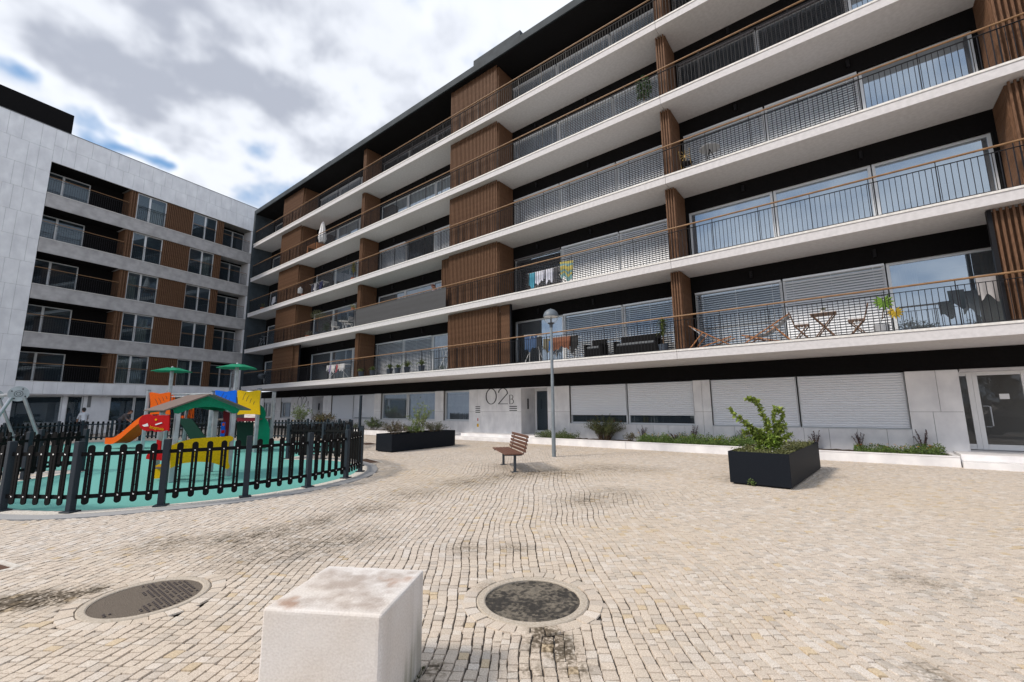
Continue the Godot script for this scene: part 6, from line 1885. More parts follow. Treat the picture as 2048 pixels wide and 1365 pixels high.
func make_balconies() -> void:
	rng.seed = 500
	var y1 := st(1); var y2 := st(2); var y3 := st(3); var y4 := st(4)
	# first floor, right of the partition
	deck_chair("wooden deck chair with white sling beside the slatted partition", fz(1425, 690, -0.55) * Vector3(1, 0, 1) + Vector3(0, y1, 0), PI, M.cloth_white)
	deck_chair("wooden deck chair with grey sling in front of the open blind", fz(1535, 682, -0.55) * Vector3(1, 0, 1) + Vector3(0, y1, 0), 0.0, M.pot_grey)
	var tx := fz(1652, 670, -0.6); var cx1 := fz(1606, 672, -0.6); var cx2 := fz(1717, 668, -0.6)
	folding_chair("brown folding chair with white cushion beside the deck chairs", Vector3(cx1.x, y1, -0.6), PI / 2 + PI, M.old_wood, M.cloth_white)
	folding_chair("brown folding chair with white cushion beside the monstera", Vector3(cx2.x, y1, -0.6), PI / 2, M.old_wood, M.cloth_white)
	var t := thing("folding_table", "small brown slatted folding table on crossed legs between two chairs", "table", Vector3(tx.x, y1, -0.6))
	var mb := MB.new()
	for i in 6:
		mb = MB.new()
		mb.cbox(Vector3(-0.30, 0.70, -0.27 + i * 0.09), Vector3(0.30, 0.722, -0.19 + i * 0.09), 0.004)
		part(mb, "top_slat", M.old_wood, t)
	for s in [-1, 1]:
		for z in [-0.2, 0.2]:
			mb = MB.new()
			mb.tube([Vector3(s * 0.26, 0, z), Vector3(-s * 0.26, 0.70, z)], 0.018, 6)
			part(mb, "leg", M.old_wood, t)
	pot_plant_round("tiny succulent in a pale pot on the folding table", Vector3(tx.x, y1 + 0.723, -0.6), 0.055, 0.10, M.white_paint, Vector3(0.07, 0.05, 0.07), 60, 0.045, Color(0.10, 0.13, 0.03), Color(0.14, 0.10, 0.04))
	monstera(Vector3(fz(1765, 664, -0.6).x, y1, -0.6))
	garment("shirt", "dark shirt hanging on the end of the first floor balcony", Vector3(2.28, y1 + 1.0, -0.9), 0.1, 0.30, 0.42, Color(0.02, 0.03, 0.04))
	garment("shirt", "crumpled grey shirt hanging beside the black screen post", Vector3(2.78, y1 + 1.25, -0.7), 0.1, 0.34, 0.62, Color(0.34, 0.33, 0.34))
	# first floor, middle bay
	var x := fz(1066, 690, -0.7).x
	drying_rack("white drying rack with jeans in front of the curtained window", Vector3(x, y1, -0.8), 0.2, 0.7, 1.22)
	garment("jeans", "blue jeans over the tall drying rack", Vector3(x - 0.05, y1 + 1.23, -0.62), 0.1, 0.62, 0.62, Color(0.035, 0.075, 0.16))
	garment("trousers", "dark trousers beside the blue jeans on the drying rack", Vector3(x + 0.35, y1 + 1.1, -0.65), 0.1, 0.25, 0.5, Color(0.015, 0.016, 0.02))
	garment("shirt", "olive shirt on the drying rack behind the lamp post", Vector3(fz(1094, 680, -0.6).x, y1 + 0.98, -0.6), 0.0, 0.36, 0.5, Color(0.12, 0.11, 0.075))
	x = fz(1127, 685, -0.6).x
	drying_rack("white drying rack with a brown jumper behind the lamp post", Vector3(x, y1, -0.7), 0.0, 1.25, 0.95)
	garment("jumper", "brown knitted jumper spread over the drying rack", Vector3(x, y1 + 0.97, -0.45), 0.0, 0.82, 0.48, Color(0.20, 0.075, 0.038))
	garment("shirt", "black shirt at the end of the drying rack with the brown jumper", Vector3(x + 0.55, y1 + 0.96, -0.5), 0.0, 0.36, 0.62, Color(0.012, 0.012, 0.014))
	garment("shirt", "bright blue garment between the olive shirt and the brown jumper", Vector3(x - 0.52, y1 + 0.85, -0.5), 0.0, 0.2, 0.35, Color(0.02, 0.16, 0.5))
	# dark lounge set
	var x0 := fz(1192, 680, -0.8).x
	t = thing("lounge_chair", "dark woven lounge chair between drying rack and sofa", "chair", Vector3(x0, y1, -0.8))
	lounge(t, 0.62)
	t = thing("outdoor_sofa", "dark woven outdoor sofa beside the tall potted plant", "sofa", Vector3(fz(1275, 670, -0.8).x, y1, -0.8))
	lounge(t, 1.5)
	blades("potted_plant", "tall dracaena in a blue pot beside the slatted partition", Vector3(-4.85, y1, -0.5), 0.42, 0.30, 150, 0.035, Color(0.10, 0.13, 0.035), M.pot_blue, 0.17, 0.28, "", 0.75)
	# first floor, next bay: a row of strap leaved plants
	var row := [[722, 750, 0.42, "light green strap leaved plant beside the slatted partition"], [745, 748, 0.42, "young strap leaved plant second from the slatted partition"], [779, 744, 0.5, "yellow green strap leaved plant in the middle of the pot row"], [795, 743, 0.38, "low green plant in the middle of the pot row"], [814, 740, 0.62, "tall bushy strap leaved plant in a blue pot"], [843, 738, 0.55, "bright strap leaved plant at the end of the pot row"]]
	for q in row:
		blades("potted_plant", q[3], Vector3(fz(q[0], q[1], -0.4).x, y1, -0.4), q[2], q[2] * 0.75, 60, 0.04, Color(0.13, 0.18, 0.03), M.pot_blue, 0.17, 0.34, "pots along the first floor railing")
	drying_rack("folded white drying rack leaning against the window by the middle screen", Vector3(-15.9, y1, -0.9), 0.0, 0.6, 1.25)
	# first floor, far bay laundry
	x = fz(675, 735, -0.6).x
	drying_rack("low drying rack full of white washing beside the far partition", Vector3(x, y1, -0.7), 0.0, 1.9, 0.95)
	for q in [[-0.95, 0.3, 0.4, Color(0.72, 0.72, 0.74), "pale shirt at the end of the white washing"], [-0.68, 0.22, 0.5, Color(0.30, 0.26, 0.42), "mauve garment among the white washing"], [-0.38, 0.5, 0.5, Color(0.76, 0.75, 0.75), "large white cloth on the low drying rack"], [0.1, 0.2, 0.42, Color(0.45, 0.08, 0.10), "red garment among the white washing"], [0.42, 0.4, 0.4, Color(0.72, 0.70, 0.68), "cream garment beside the red one"], [0.8, 0.3, 0.4, Color(0.70, 0.70, 0.72), "white garment near the far partition"]]:
		garment("washing", q[4], Vector3(x + q[0], y1 + 0.96, -0.5), 0.0, q[1], q[2], q[3])
	# second floor middle bay laundry
	x = fz(1098, 560, -0.6).x
	drying_rack("drying rack with teal and white washing on the second floor", Vector3(x, y2, -0.7), 0.0, 1.9, 0.85)
	for q in [[-0.98, 0.10, 0.6, Color(0.015, 0.016, 0.02), "black garment beside the teal towel"], [-0.78, 0.30, 0.62, Color(0.06, 0.30, 0.42), "teal towel on the second floor drying rack"], [-0.38, 0.46, 0.5, Color(0.62, 0.63, 0.72), "white sheet on the second floor drying rack"], [0.08, 0.40, 0.6, Color(0.60, 0.61, 0.70), "pale patterned shirt on the second floor drying rack"], [0.42, 0.24, 0.58, Color(0.06, 0.06, 0.07), "charcoal shirt on the second floor drying rack"]]:
		garment("washing", q[4], Vector3(x + q[0], y2 + 0.87, -0.5), 0.0, q[1], q[2], q[3])
	garment("beach_towel", "yellow striped beach towel at the end of the second floor drying rack", Vector3(x + 0.92, y2 + 1.02, -0.5), 0.25, 0.55, 0.75, Color(0.45, 0.38, 0.10), Color(0.16, 0.30, 0.30))
	# grey privacy screen on the second floor rail
	var a := fz(711, 640, -0.03).x
	t = thing("privacy_screen", "dark grey reed privacy screen tied to the second floor railing", "screen", Vector3((a - 15.05) / 2, y2, -0.045))
	var wv := (-15.05 - a) / 2
	mb = MB.new()
	var n := int(wv * 2 / 0.035)
	for i in n:
		var xx := lerpf(-wv, wv, float(i) / n)
		mb.box(Vector3(xx, 0.04, -0.006 + 0.006 * (i % 2)), Vector3(xx + 0.033, 1.02 + rng.randf_range(-0.01, 0.01), 0.006 + 0.006 * (i % 2)))
	stuff(part(mb, "reeds", M.reed_grey, t))
	# second floor far bay
	pot_plant_round("small clipped cloud tree in a dark pot on the second floor", Vector3(fz(634, 665, -0.6).x, y2, -0.6), 0.22, 0.35, M.pot_blue, Vector3(0.62, 0.32, 0.5), 900, 0.06, Color(0.08, 0.09, 0.045), Color(0.14, 0.14, 0.07), 1.1)
	pot_plant_round("dark green potted plant beside the cloud tree", Vector3(fz(652, 660, -0.6).x + 0.2, y2, -0.5), 0.16, 0.22, M.pot_blue, Vector3(0.3, 0.3, 0.25), 260, 0.08, Color(0.02, 0.05, 0.02), Color(0.05, 0.09, 0.03), 0.2)
	pot_plant_round("silvery low plant in a clay pot beside the far screen", Vector3(fz(617, 680, -0.5).x, y2, -0.5), 0.22, 0.2, M.pot_clay, Vector3(0.35, 0.22, 0.25), 200, 0.08, Color(0.15, 0.14, 0.10), Color(0.2, 0.2, 0.14), 0.05)
	folding_chair("white folding chair facing the cloud tree", Vector3(fz(672, 655, -0.6).x, y2, -0.55), PI / 2 + PI, M.white_paint, null)
	folding_chair("white folding chair beside the grey privacy screen", Vector3(fz(699, 648, -0.6).x, y2, -0.55), PI / 2, M.white_paint, null)
	t = thing("bistro_table", "white round bistro table between two white folding chairs", "table", Vector3(fz(686, 650, -0.6).x, y2, -0.6))
	mb = MB.new()
	mb.lathe(Vector3.ZERO, [Vector2(0, 0.70), Vector2(0.3, 0.70), Vector2(0.3, 0.72), Vector2(0, 0.72)], 20)
	part(mb, "top", M.white_paint, t)
	mb = MB.new()
	mb.tube([Vector3(-0.22, 0, 0), Vector3(0.2, 0.7, 0)], 0.012, 6); mb.tube([Vector3(0.22, 0, 0), Vector3(-0.2, 0.7, 0)], 0.012, 6)
	part(mb, "legs_frame", M.white_paint, t)
	pot_plant_round("yellow green plant in a hanging box on the second floor partition", Vector3(-23.35, y2 + 1.12, -0.2), 0.1, 0.14, M.pot_clay, Vector3(0.22, 0.16, 0.18), 120, 0.07, Color(0.16, 0.17, 0.03), Color(0.22, 0.2, 0.05))
	# third floor far bays
	x = fz(635, 580, -0.5).x
	drying_rack("low drying rack with navy washing on the third floor", Vector3(x, y3, -0.6), 0.0, 1.6, 0.8)
	for q in [[-0.6, 0.25, 0.6, Color(0.05, 0.055, 0.10), "dark navy garment on the third floor rack"], [-0.25, 0.3, 0.55, Color(0.5, 0.5, 0.55), "pale grey garment on the third floor rack"], [0.15, 0.3, 0.5, Color(0.02, 0.025, 0.05), "black garment on the third floor rack"], [0.55, 0.4, 0.55, Color(0.012, 0.018, 0.09), "deep blue towel on the third floor rack"]]:
		garment("washing", q[4], Vector3(x + q[0], y3 + 0.81, -0.45), 0.0, q[1], q[2], q[3])
	t = thing("water_dispenser", "white water jug on a small stand beside the far screen", "water dispenser", Vector3(fz(597, 605, -0.4).x, y3, -0.45))
	mb = MB.new()
	for s in [-1, 1]:
		for z in [-1, 1]: mb.tube([Vector3(s * 0.13, 0, z * 0.13), Vector3(s * 0.1, 0.48, z * 0.1)], 0.014, 6)
	part(mb, "stand", M.old_wood, t)
	mb = MB.new()
	mb.lathe(Vector3.ZERO, [Vector2(0, 0.48), Vector2(0.16, 0.48), Vector2(0.16, 0.82), Vector2(0.05, 0.9), Vector2(0.05, 0.96), Vector2(0, 0.96)], 14)
	part(mb, "jug", M.white_paint, t)
	pot_plant_round("red flowering plant in a clay trough beside the navy washing", Vector3(fz(607, 590, -0.4).x + 0.1, y3, -0.4), 0.2, 0.22, M.pot_clay, Vector3(0.3, 0.12, 0.2), 160, 0.06, Color(0.28, 0.06, 0.03), Color(0.1, 0.1, 0.03))
	blades("potted_plant", "drooping yellow green plant in a clay pot beside the third floor partition", Vector3(-23.9, y3, -0.45), 0.5, 0.35, 60, 0.05, Color(0.20, 0.19, 0.04), M.pot_clay, 0.14, 0.3, "", 0.75)
	blades("potted_plant", "agave like plant in a clay pot in the end loggia", Vector3(fz(526, 612, -0.5).x, y3, -0.5), 0.7, 0.5, 22, 0.05, Color(0.13, 0.15, 0.07), M.pot_clay, 0.2, 0.35)
	garment("washing", "white cloth hanging in the end loggia", Vector3(fz(545, 595, -0.5).x, y3 + 1.0, -0.6), 0.0, 0.5, 0.6, Color(0.66, 0.68, 0.75))
	# fourth floor: closed parasol on a wooden table frame
	x = fz(640, 500, -0.5).x
	t = thing("parasol", "closed cream parasol standing on the fourth floor balcony", "parasol", Vector3(x, y4, -0.6))
	mb = MB.new()
	mb.tube([Vector3(0, 0, 0), Vector3(0, 2.35, 0)], 0.02, 8)
	part(mb, "pole", M.deck_wood, t)
	mb = MB.new()
	for i in 16:
		var a0 := TAU * i / 16.0; var a1 := TAU * (i + 1) / 16.0
		for q in [[0.78, 0.16, 1.1, 0.24], [1.1, 0.24, 1.6, 0.18], [1.6, 0.18, 2.15, 0.10], [2.15, 0.10, 2.34, 0.02]]:
			var f0 := 1.0 + 0.22 * (i % 2); var f1 := 1.0 + 0.22 * ((i + 1) % 2)
			mb.quad(Vector3(cos(a1) * q[1] * f1, q[0], sin(a1) * q[1] * f1), Vector3(cos(a0) * q[1] * f0, q[0], sin(a0) * q[1] * f0), Vector3(cos(a0) * q[3] * f0, q[2], sin(a0) * q[3] * f0), Vector3(cos(a1) * q[3] * f1, q[2], sin(a1) * q[3] * f1))
	part(mb, "folded_canopy", M.cloth_white, t)
	t = thing("garden_table", "brown wooden garden table under the closed parasol", "table", Vector3(x - 0.55, y4, -0.65))
	mb = MB.new()
	mb.cbox(Vector3(-0.9, 0.70, -0.4), Vector3(0.48, 0.74, 0.4), 0.006)
	part(mb, "top", M.deck_wood, t)
	for s in [[-0.85, -0.35], [-0.85, 0.35], [0.43, -0.35], [0.43, 0.35]]:
		mb = MB.new()
		mb.box(Vector3(s[0] - 0.03, 0, s[1] - 0.03), Vector3(s[0] + 0.03, 0.70, s[1] + 0.03))
		part(mb, "leg", M.deck_wood, t)
	pot_plant_round("dark green bushy potted shrub beside the fourth floor partition", Vector3(-5.0, y4, -0.45), 0.18, 0.3, M.pot_grey, Vector3(0.32, 0.5, 0.28), 520, 0.10, Color(0.015, 0.05, 0.012), Color(0.04, 0.085, 0.02), 0.45)
	# third floor right bay: gold wire chair and round table
	x = fz(1372, 325, -0.4).x
	t = thing("wire_chair", "gold wire bistro chair beside the slatted partition", "chair", Vector3(x, y3, -0.5))
	mb = MB.new()
	for s in [-1, 1]:
		mb.tube([Vector3(s * 0.18, 0, -0.18), Vector3(s * 0.16, 0.44, 0.16), Vector3(s * 0.17, 0.85, 0.24)], 0.011, 6)
		mb.tube([Vector3(s * 0.18, 0, 0.22), Vector3(s * 0.16, 0.44, -0.18)], 0.011, 6)
	part(mb, "legs_frame", M.gold_metal, t)
	mb = MB.new()
	for i in 9:
		var an := TAU * i / 9.0
		mb.tube([Vector3(0, 0.62, 0.2), Vector3(cos(an) * 0.17, 0.64 + sin(an) * 0.2, 0.21)], 0.006, 5)
	part(mb, "back_spokes", M.gold_metal, t)
	mb = MB.new()
	mb.lathe(Vector3.ZERO, [Vector2(0, 0.44), Vector2(0.19, 0.44), Vector2(0.19, 0.46), Vector2(0, 0.46)], 16)
	part(mb, "seat", M.black_metal, t)
	t = thing("bistro_table", "round black bistro table beside the gold wire chair", "table", Vector3(x + 0.75, y3, -0.5))
	mb = MB.new()
	mb.lathe(Vector3.ZERO, [Vector2(0, 0.68), Vector2(0.32, 0.68), Vector2(0.33, 0.70), Vector2(0.32, 0.715), Vector2(0, 0.715)], 24)
	part(mb, "top", M.pot_grey, t)
	mb = MB.new()
	for i in 3: mb.tube([Vector3(cos(TAU * i / 3) * 0.24, 0, sin(TAU * i / 3) * 0.24), Vector3(0, 0.68, 0)], 0.012, 6)
	part(mb, "legs_frame", M.black_metal, t)
	# barbecue shapes in the end loggia
	t = thing("barbecue", "dark kettle barbecue with side shelf in the first floor end loggia", "barbecue", Vector3(fz(520, 760, -0.6).x, y1, -0.7))
	mb = MB.new()
	mb.lathe(Vector3.ZERO, [Vector2(0, 0.55), Vector2(0.24, 0.62), Vector2(0.3, 0.78), Vector2(0.24, 0.95), Vector2(0, 1.03)], 16)
	part(mb, "kettle", M.lamp_cap, t)
	mb = MB.new()
	for i in 3: mb.tube([Vector3(cos(TAU * i / 3) * 0.3, 0, sin(TAU * i / 3) * 0.3), Vector3(cos(TAU * i / 3) * 0.15, 0.62, sin(TAU * i / 3) * 0.15)], 0.015, 6)
	mb.box(Vector3(0.3, 0.8, -0.2), Vector3(0.7, 0.82, 0.2))
	part(mb, "frame", M.black_metal, t)
	t = thing("bicycle", "dark bicycle parked in the second floor end loggia", "bicycle", Vector3(fz(520, 690, -0.6).x, y2, -0.7))
	for s in [-0.5, 0.5]:
		mb = MB.new()
		var pts := []
		for i in 25: pts.append(Vector3(s + cos(TAU * i / 24) * 0.32, 0.33 + sin(TAU * i / 24) * 0.32, 0))
		mb.tube(pts, 0.018, 6, false)
		part(mb, "wheel", M.fence_black, t)
	mb = MB.new()
	for q in [[[-0.5, 0.33], [-0.12, 0.33]], [[-0.12, 0.33], [-0.2, 0.85]], [[-0.5, 0.33], [-0.18, 0.72]], [[-0.18, 0.72], [0.36, 0.78]], [[-0.12, 0.33], [0.38, 0.7]], [[0.5, 0.33], [0.34, 0.95]], [[0.34, 0.95], [0.45, 1.0]]]:
		mb.tube([Vector3(q[0][0], q[0][1], 0), Vector3(q[1][0], q[1][1], 0)], 0.018, 6)
	mb.box(Vector3(-0.32, 0.85, -0.05), Vector3(-0.1, 0.9, 0.05))
	mb.tube([Vector3(0.42, 1.0, -0.25), Vector3(0.42, 1.0, 0.25)], 0.014, 6)
	part(mb, "frame", M.galv, t)
func lounge(t: Node3D, w: float) -> void:
	var mb := MB.new()
	mb.cbox(Vector3(-w / 2, 0.10, -0.32), Vector3(w / 2, 0.36, 0.32), 0.02)
	part(mb, "base", M.fence_black, t)
	mb = MB.new()
	mb.cbox(Vector3(-w / 2, 0.36, -0.34), Vector3(w / 2, 0.78, -0.24), 0.03)
	part(mb, "backrest", M.fence_black, t)
	for s in [-1, 1]:
		mb = MB.new()
		mb.cbox(Vector3(s * w / 2 - 0.05, 0.0, -0.32), Vector3(s * w / 2 + 0.05, 0.55, 0.32), 0.015)
		part(mb, "armrest", M.fence_black, t)
	mb = MB.new()
	mb.cbox(Vector3(-w / 2 + 0.06, 0.362, -0.23), Vector3(w / 2 - 0.06, 0.46, 0.31), 0.03)
	part(mb, "cushion", M.alu_dark, t)
func monstera(p: Vector3) -> void:
	var t := thing("potted_plant", "monstera with one big green and one yellow leaf in a grey pot", "potted plant", p)
	var mb := MB.new()
	mb.lathe(Vector3.ZERO, [Vector2(0, 0), Vector2(0.15, 0), Vector2(0.17, 0.26), Vector2(0.155, 0.26), Vector2(0.15, 0.23), Vector2(0, 0.23)], 18)
	part(mb, "pot", M.pot_grey, t)
	mb = MB.new()
	mb.tube([Vector3(-0.03, 0.23, 0), Vector3(0.04, 0.45, 0.02), Vector3(0.10, 0.78, 0.04)], 0.012, 6)
	mb.tube([Vector3(0.04, 0.42, 0.0), Vector3(0.14, 0.55, 0.03), Vector3(0.26, 0.62, 0.06)], 0.009, 6)
	part(mb, "stalk", M.stem, t)
	for q in [[Vector3(0.10, 0.86, 0.05), 0.26, Color(0.12, 0.23, 0.02)], [Vector3(0.30, 0.55, 0.07), 0.2, Color(0.55, 0.38, 0.03)]]:
		mb = MB.new()
		mb.col = q[2]
		for i in 11:                                  # lobed leaf: separate fingers from the midrib
			var a := lerpf(-2.5, 2.5, i / 10.0) - PI / 2
			var d := Vector3(cos(a), sin(a), 0.25 * sin(a * 2.0))
			mb.leaf(q[0], d.normalized(), Vector3(-sin(a), cos(a), 0.1).normalized(), q[1] * (1.0 - 0.03 * absf(i - 5)), q[1] * 0.34)
		part(mb, "leaf", M.leaves, t)

# ---------------------------------------------------------------- people
func body_mesh(bones: Array, cell: float, k := 0.03) -> ArrayMesh:
	# bones: a, b, ra, rb, colour -> smooth union, meshed as surface nets
	var lo := Vector3.ONE * 1e9; var hi := -lo
	for b in bones:
		var r := Vector3.ONE * (maxf(b[2], b[3]) + 0.05)
		lo = lo.min(b[0] - r).min(b[1] - r); hi = hi.max(b[0] + r).max(b[1] + r)
	var nx := int((hi.x - lo.x) / cell) + 2; var ny := int((hi.y - lo.y) / cell) + 2; var nz := int((hi.z - lo.z) / cell) + 2
	var val := PackedFloat32Array(); val.resize(nx * ny * nz); val.fill(1.0)
	var own := PackedInt32Array(); own.resize(nx * ny * nz)
	for bi in bones.size():
		var b = bones[bi]
		var r := Vector3.ONE * (maxf(b[2], b[3]) + 3.0 * cell + k)
		var p0: Vector3 = ((b[0] as Vector3).min(b[1]) - r - lo) / cell; var p1: Vector3 = ((b[0] as Vector3).max(b[1]) + r - lo) / cell
		var ab: Vector3 = b[1] - b[0]
		var l2 := maxf(ab.length_squared(), 1e-6)
		for z in range(maxi(0, int(p0.z)), mini(nz, int(p1.z) + 1)):
			for y in range(maxi(0, int(p0.y)), mini(ny, int(p1.y) + 1)):
				for x in range(maxi(0, int(p0.x)), mini(nx, int(p1.x) + 1)):
					var p := lo + Vector3(x, y, z) * cell
					var u := clampf((p - b[0]).dot(ab) / l2, 0, 1)
					var d: float = (p - b[0] - ab * u).length() - lerpf(b[2], b[3], u)
					var i := x + nx * (y + ny * z)
					var o := val[i]
					if d < o: own[i] = bi
					var h := clampf(0.5 + 0.5 * (o - d) / k, 0, 1)
					val[i] = lerpf(o, d, h) - k * h * (1.0 - h)
	var vid := {}
	var V := []; var Cc := []
	for z in nz - 1:
		for y in ny - 1:
			for x in nx - 1:
				var s := Vector3.ZERO; var cnt := 0
				var g := []
				for c in 8: g.append(val[x + (c & 1) + nx * (y + ((c >> 1) & 1) + ny * (z + (c >> 2)))])
				for e in [[0, 1], [2, 3], [4, 5], [6, 7], [0, 2], [1, 3], [4, 6], [5, 7], [0, 4], [1, 5], [2, 6], [3, 7]]:
					var a: float = g[e[0]]; var b: float = g[e[1]]
					if (a < 0) != (b < 0):
						var u := a / (a - b)
						var pa := Vector3(e[0] & 1, (e[0] >> 1) & 1, e[0] >> 2); var pb := Vector3(e[1] & 1, (e[1] >> 1) & 1, e[1] >> 2)
						s += pa.lerp(pb, u); cnt += 1
				if cnt:
					vid[x + nx * (y + ny * z)] = V.size()
					V.append(lo + (Vector3(x, y, z) + s / cnt) * cell)
					Cc.append(bones[own[x + nx * (y + ny * z)]][4])
	var st_ := SurfaceTool.new()
	st_.begin(Mesh.PRIMITIVE_TRIANGLES)
	st_.set_smooth_group(0)
	for i in V.size():
		st_.set_color(Cc[i]); st_.add_vertex(V[i])
	var sx := 1; var sy := nx; var sz := nx * ny
	for z in range(1, nz - 1):
		for y in range(1, ny - 1):
			for x in range(1, nx - 1):
				var i := x + nx * (y + ny * z)
				var a := val[i]
				for q in [[sx, sy, sz], [sy, sz, sx], [sz, sx, sy]]:
					var b := val[i + q[0]]
					if (a < 0) != (b < 0):
						var f := [vid.get(i), vid.get(i - q[1]), vid.get(i - q[1] - q[2]), vid.get(i - q[2])]
						if null in f: continue
						if a < 0: f = [f[0], f[3], f[2], f[1]]
						for t in [0, 1, 2, 0, 2, 3]: st_.add_index(f[t])
	st_.generate_normals()
	return st_.commit()
func person(label: String, at_: Vector3, turn: float, skin: Color, hair: Color, shirt: Color, trousers: Color, bend: float, arms: float) -> void:
	var t := thing("person", label, "person", at_, turn)
	var hip := Vector3(0, 0.92, 0)
	var up := Vector3(0, cos(bend), sin(bend))
	var fw := Vector3(0, -sin(bend), cos(bend))
	var chest := hip + up * 0.36; var neck := hip + up * 0.52; var head := hip + up * 0.66 + fw * 0.03
	var B := [[hip, hip + up * 0.2, 0.15, 0.13, shirt], [hip + up * 0.15, chest, 0.13, 0.15, shirt], [chest - Vector3(0.14, 0, 0), chest + Vector3(0.14, 0, 0), 0.10, 0.10, shirt], [neck - up * 0.03, neck + up * 0.06, 0.055, 0.05, skin], [head - up * 0.03, head + up * 0.06, 0.085, 0.10, skin], [head + fw * 0.08 - up * 0.02, head + fw * 0.10 - up * 0.03, 0.03, 0.02, skin]]
	for s in [-1, 1]:
		var sh := chest + Vector3(s * 0.19, 0, 0) + up * 0.05
		var el := sh + Vector3(s * 0.06, -0.26, 0.06 + arms * 0.10); var wr := el + Vector3(-s * 0.05, -0.16 + arms * 0.05, 0.14 + arms * 0.08)
		B.append_array([[sh, el, 0.06, 0.045, shirt], [el, wr, 0.042, 0.03, skin], [wr, wr + Vector3(0, -0.04, 0.05), 0.035, 0.03, skin]])
		for f in 4: B.append([wr + Vector3((f - 1.5) * 0.018, -0.04, 0.05), wr + Vector3((f - 1.5) * 0.02, -0.09, 0.09), 0.010, 0.009, skin])
		B.append([wr + Vector3(-s * 0.03, -0.02, 0.03), wr + Vector3(-s * 0.055, -0.05, 0.07), 0.011, 0.009, skin])
		var kn := Vector3(s * 0.11, 0.49, 0.05); var an := Vector3(s * 0.12, 0.08, 0.0)
		B.append_array([[hip + Vector3(s * 0.08, -0.02, 0), kn, 0.10, 0.06, trousers], [kn, an, 0.06, 0.045, trousers], [Vector3(s * 0.12, 0.045, -0.04), Vector3(s * 0.13, 0.04, 0.15), 0.045, 0.035, Color(0.03, 0.03, 0.03)]])
	put(body_mesh(B, 0.024), "body", M.painted, t)
	var H := [[head + up * 0.05 - fw * 0.025, head + up * 0.09 - fw * 0.01, 0.10, 0.095, hair], [head - fw * 0.05, head - fw * 0.06 - up * 0.05, 0.08, 0.06, hair]]
	put(body_mesh(H, 0.02), "hair", M.painted, t)
func make_people() -> void:
	var w := wing.transform
	var p := w * Vector3(8.4, 0, -1.6)
	person("person with reddish brown hair in a dark checked shirt bending forward behind the fence", p, 2.6, Color(0.42, 0.22, 0.15), Color(0.07, 0.025, 0.015), Color(0.10, 0.085, 0.085), Color(0.04, 0.045, 0.06), 0.75, 0.5)
	var q := fz(868, 570, -0.42)
	person("person in a pale pink top leaning over the second floor rail", Vector3(q.x, st(2), -0.85), 0.2, Color(0.45, 0.24, 0.17), Color(0.09, 0.03, 0.02), Color(0.75, 0.52, 0.58), Color(0.05, 0.05, 0.07), 0.95, 0.8)
	person("person with dark hair in a white shirt standing by the ground floor glazing", w * Vector3(10.0, 0, -0.9), -1.4, Color(0.4, 0.22, 0.15), Color(0.015, 0.012, 0.012), Color(0.55, 0.58, 0.62), Color(0.03, 0.03, 0.04), 0.25, 0.2)
	# white terrace table by the wing
	var t := thing("terrace_table", "white terrace table behind the far fence near the bending person", "table", w * Vector3(9.6, 0, -2.6), 0.3)
	var mb := MB.new()
	mb.cbox(Vector3(-0.8, 0.70, -0.4), Vector3(0.8, 0.74, 0.4), 0.008)
	part(mb, "top", M.white_paint, t)
	for s in [[-0.7, -0.3], [0.7, -0.3], [-0.7, 0.3], [0.7, 0.3]]:
		mb = MB.new()
		mb.box(Vector3(s[0] - 0.025, 0, s[1] - 0.025), Vector3(s[0] + 0.025, 0.70, s[1] + 0.025))
		part(mb, "leg", M.white_paint, t)
	t = thing("terrace_chair", "white plastic terrace chair beside the white terrace table", "chair", w * Vector3(9.1, 0, -2.0), 2.0)
	mb = MB.new()
	mb.cbox(Vector3(-0.22, 0.42, -0.22), Vector3(0.22, 0.45, 0.22), 0.01)
	part(mb, "seat", M.white_paint, t)
	mb = MB.new()
	mb.cbox(Vector3(-0.22, 0.45, 0.2), Vector3(0.22, 0.88, 0.23), 0.01)
	part(mb, "backrest", M.white_paint, t)
	for s in [[-0.2, -0.2], [0.2, -0.2], [-0.2, 0.2], [0.2, 0.2]]:
		mb = MB.new()
		mb.tube([Vector3(s[0], 0, s[1]), Vector3(s[0] * 0.9, 0.42, s[1] * 0.9)], 0.016, 6)
		part(mb, "leg", M.white_paint, t)

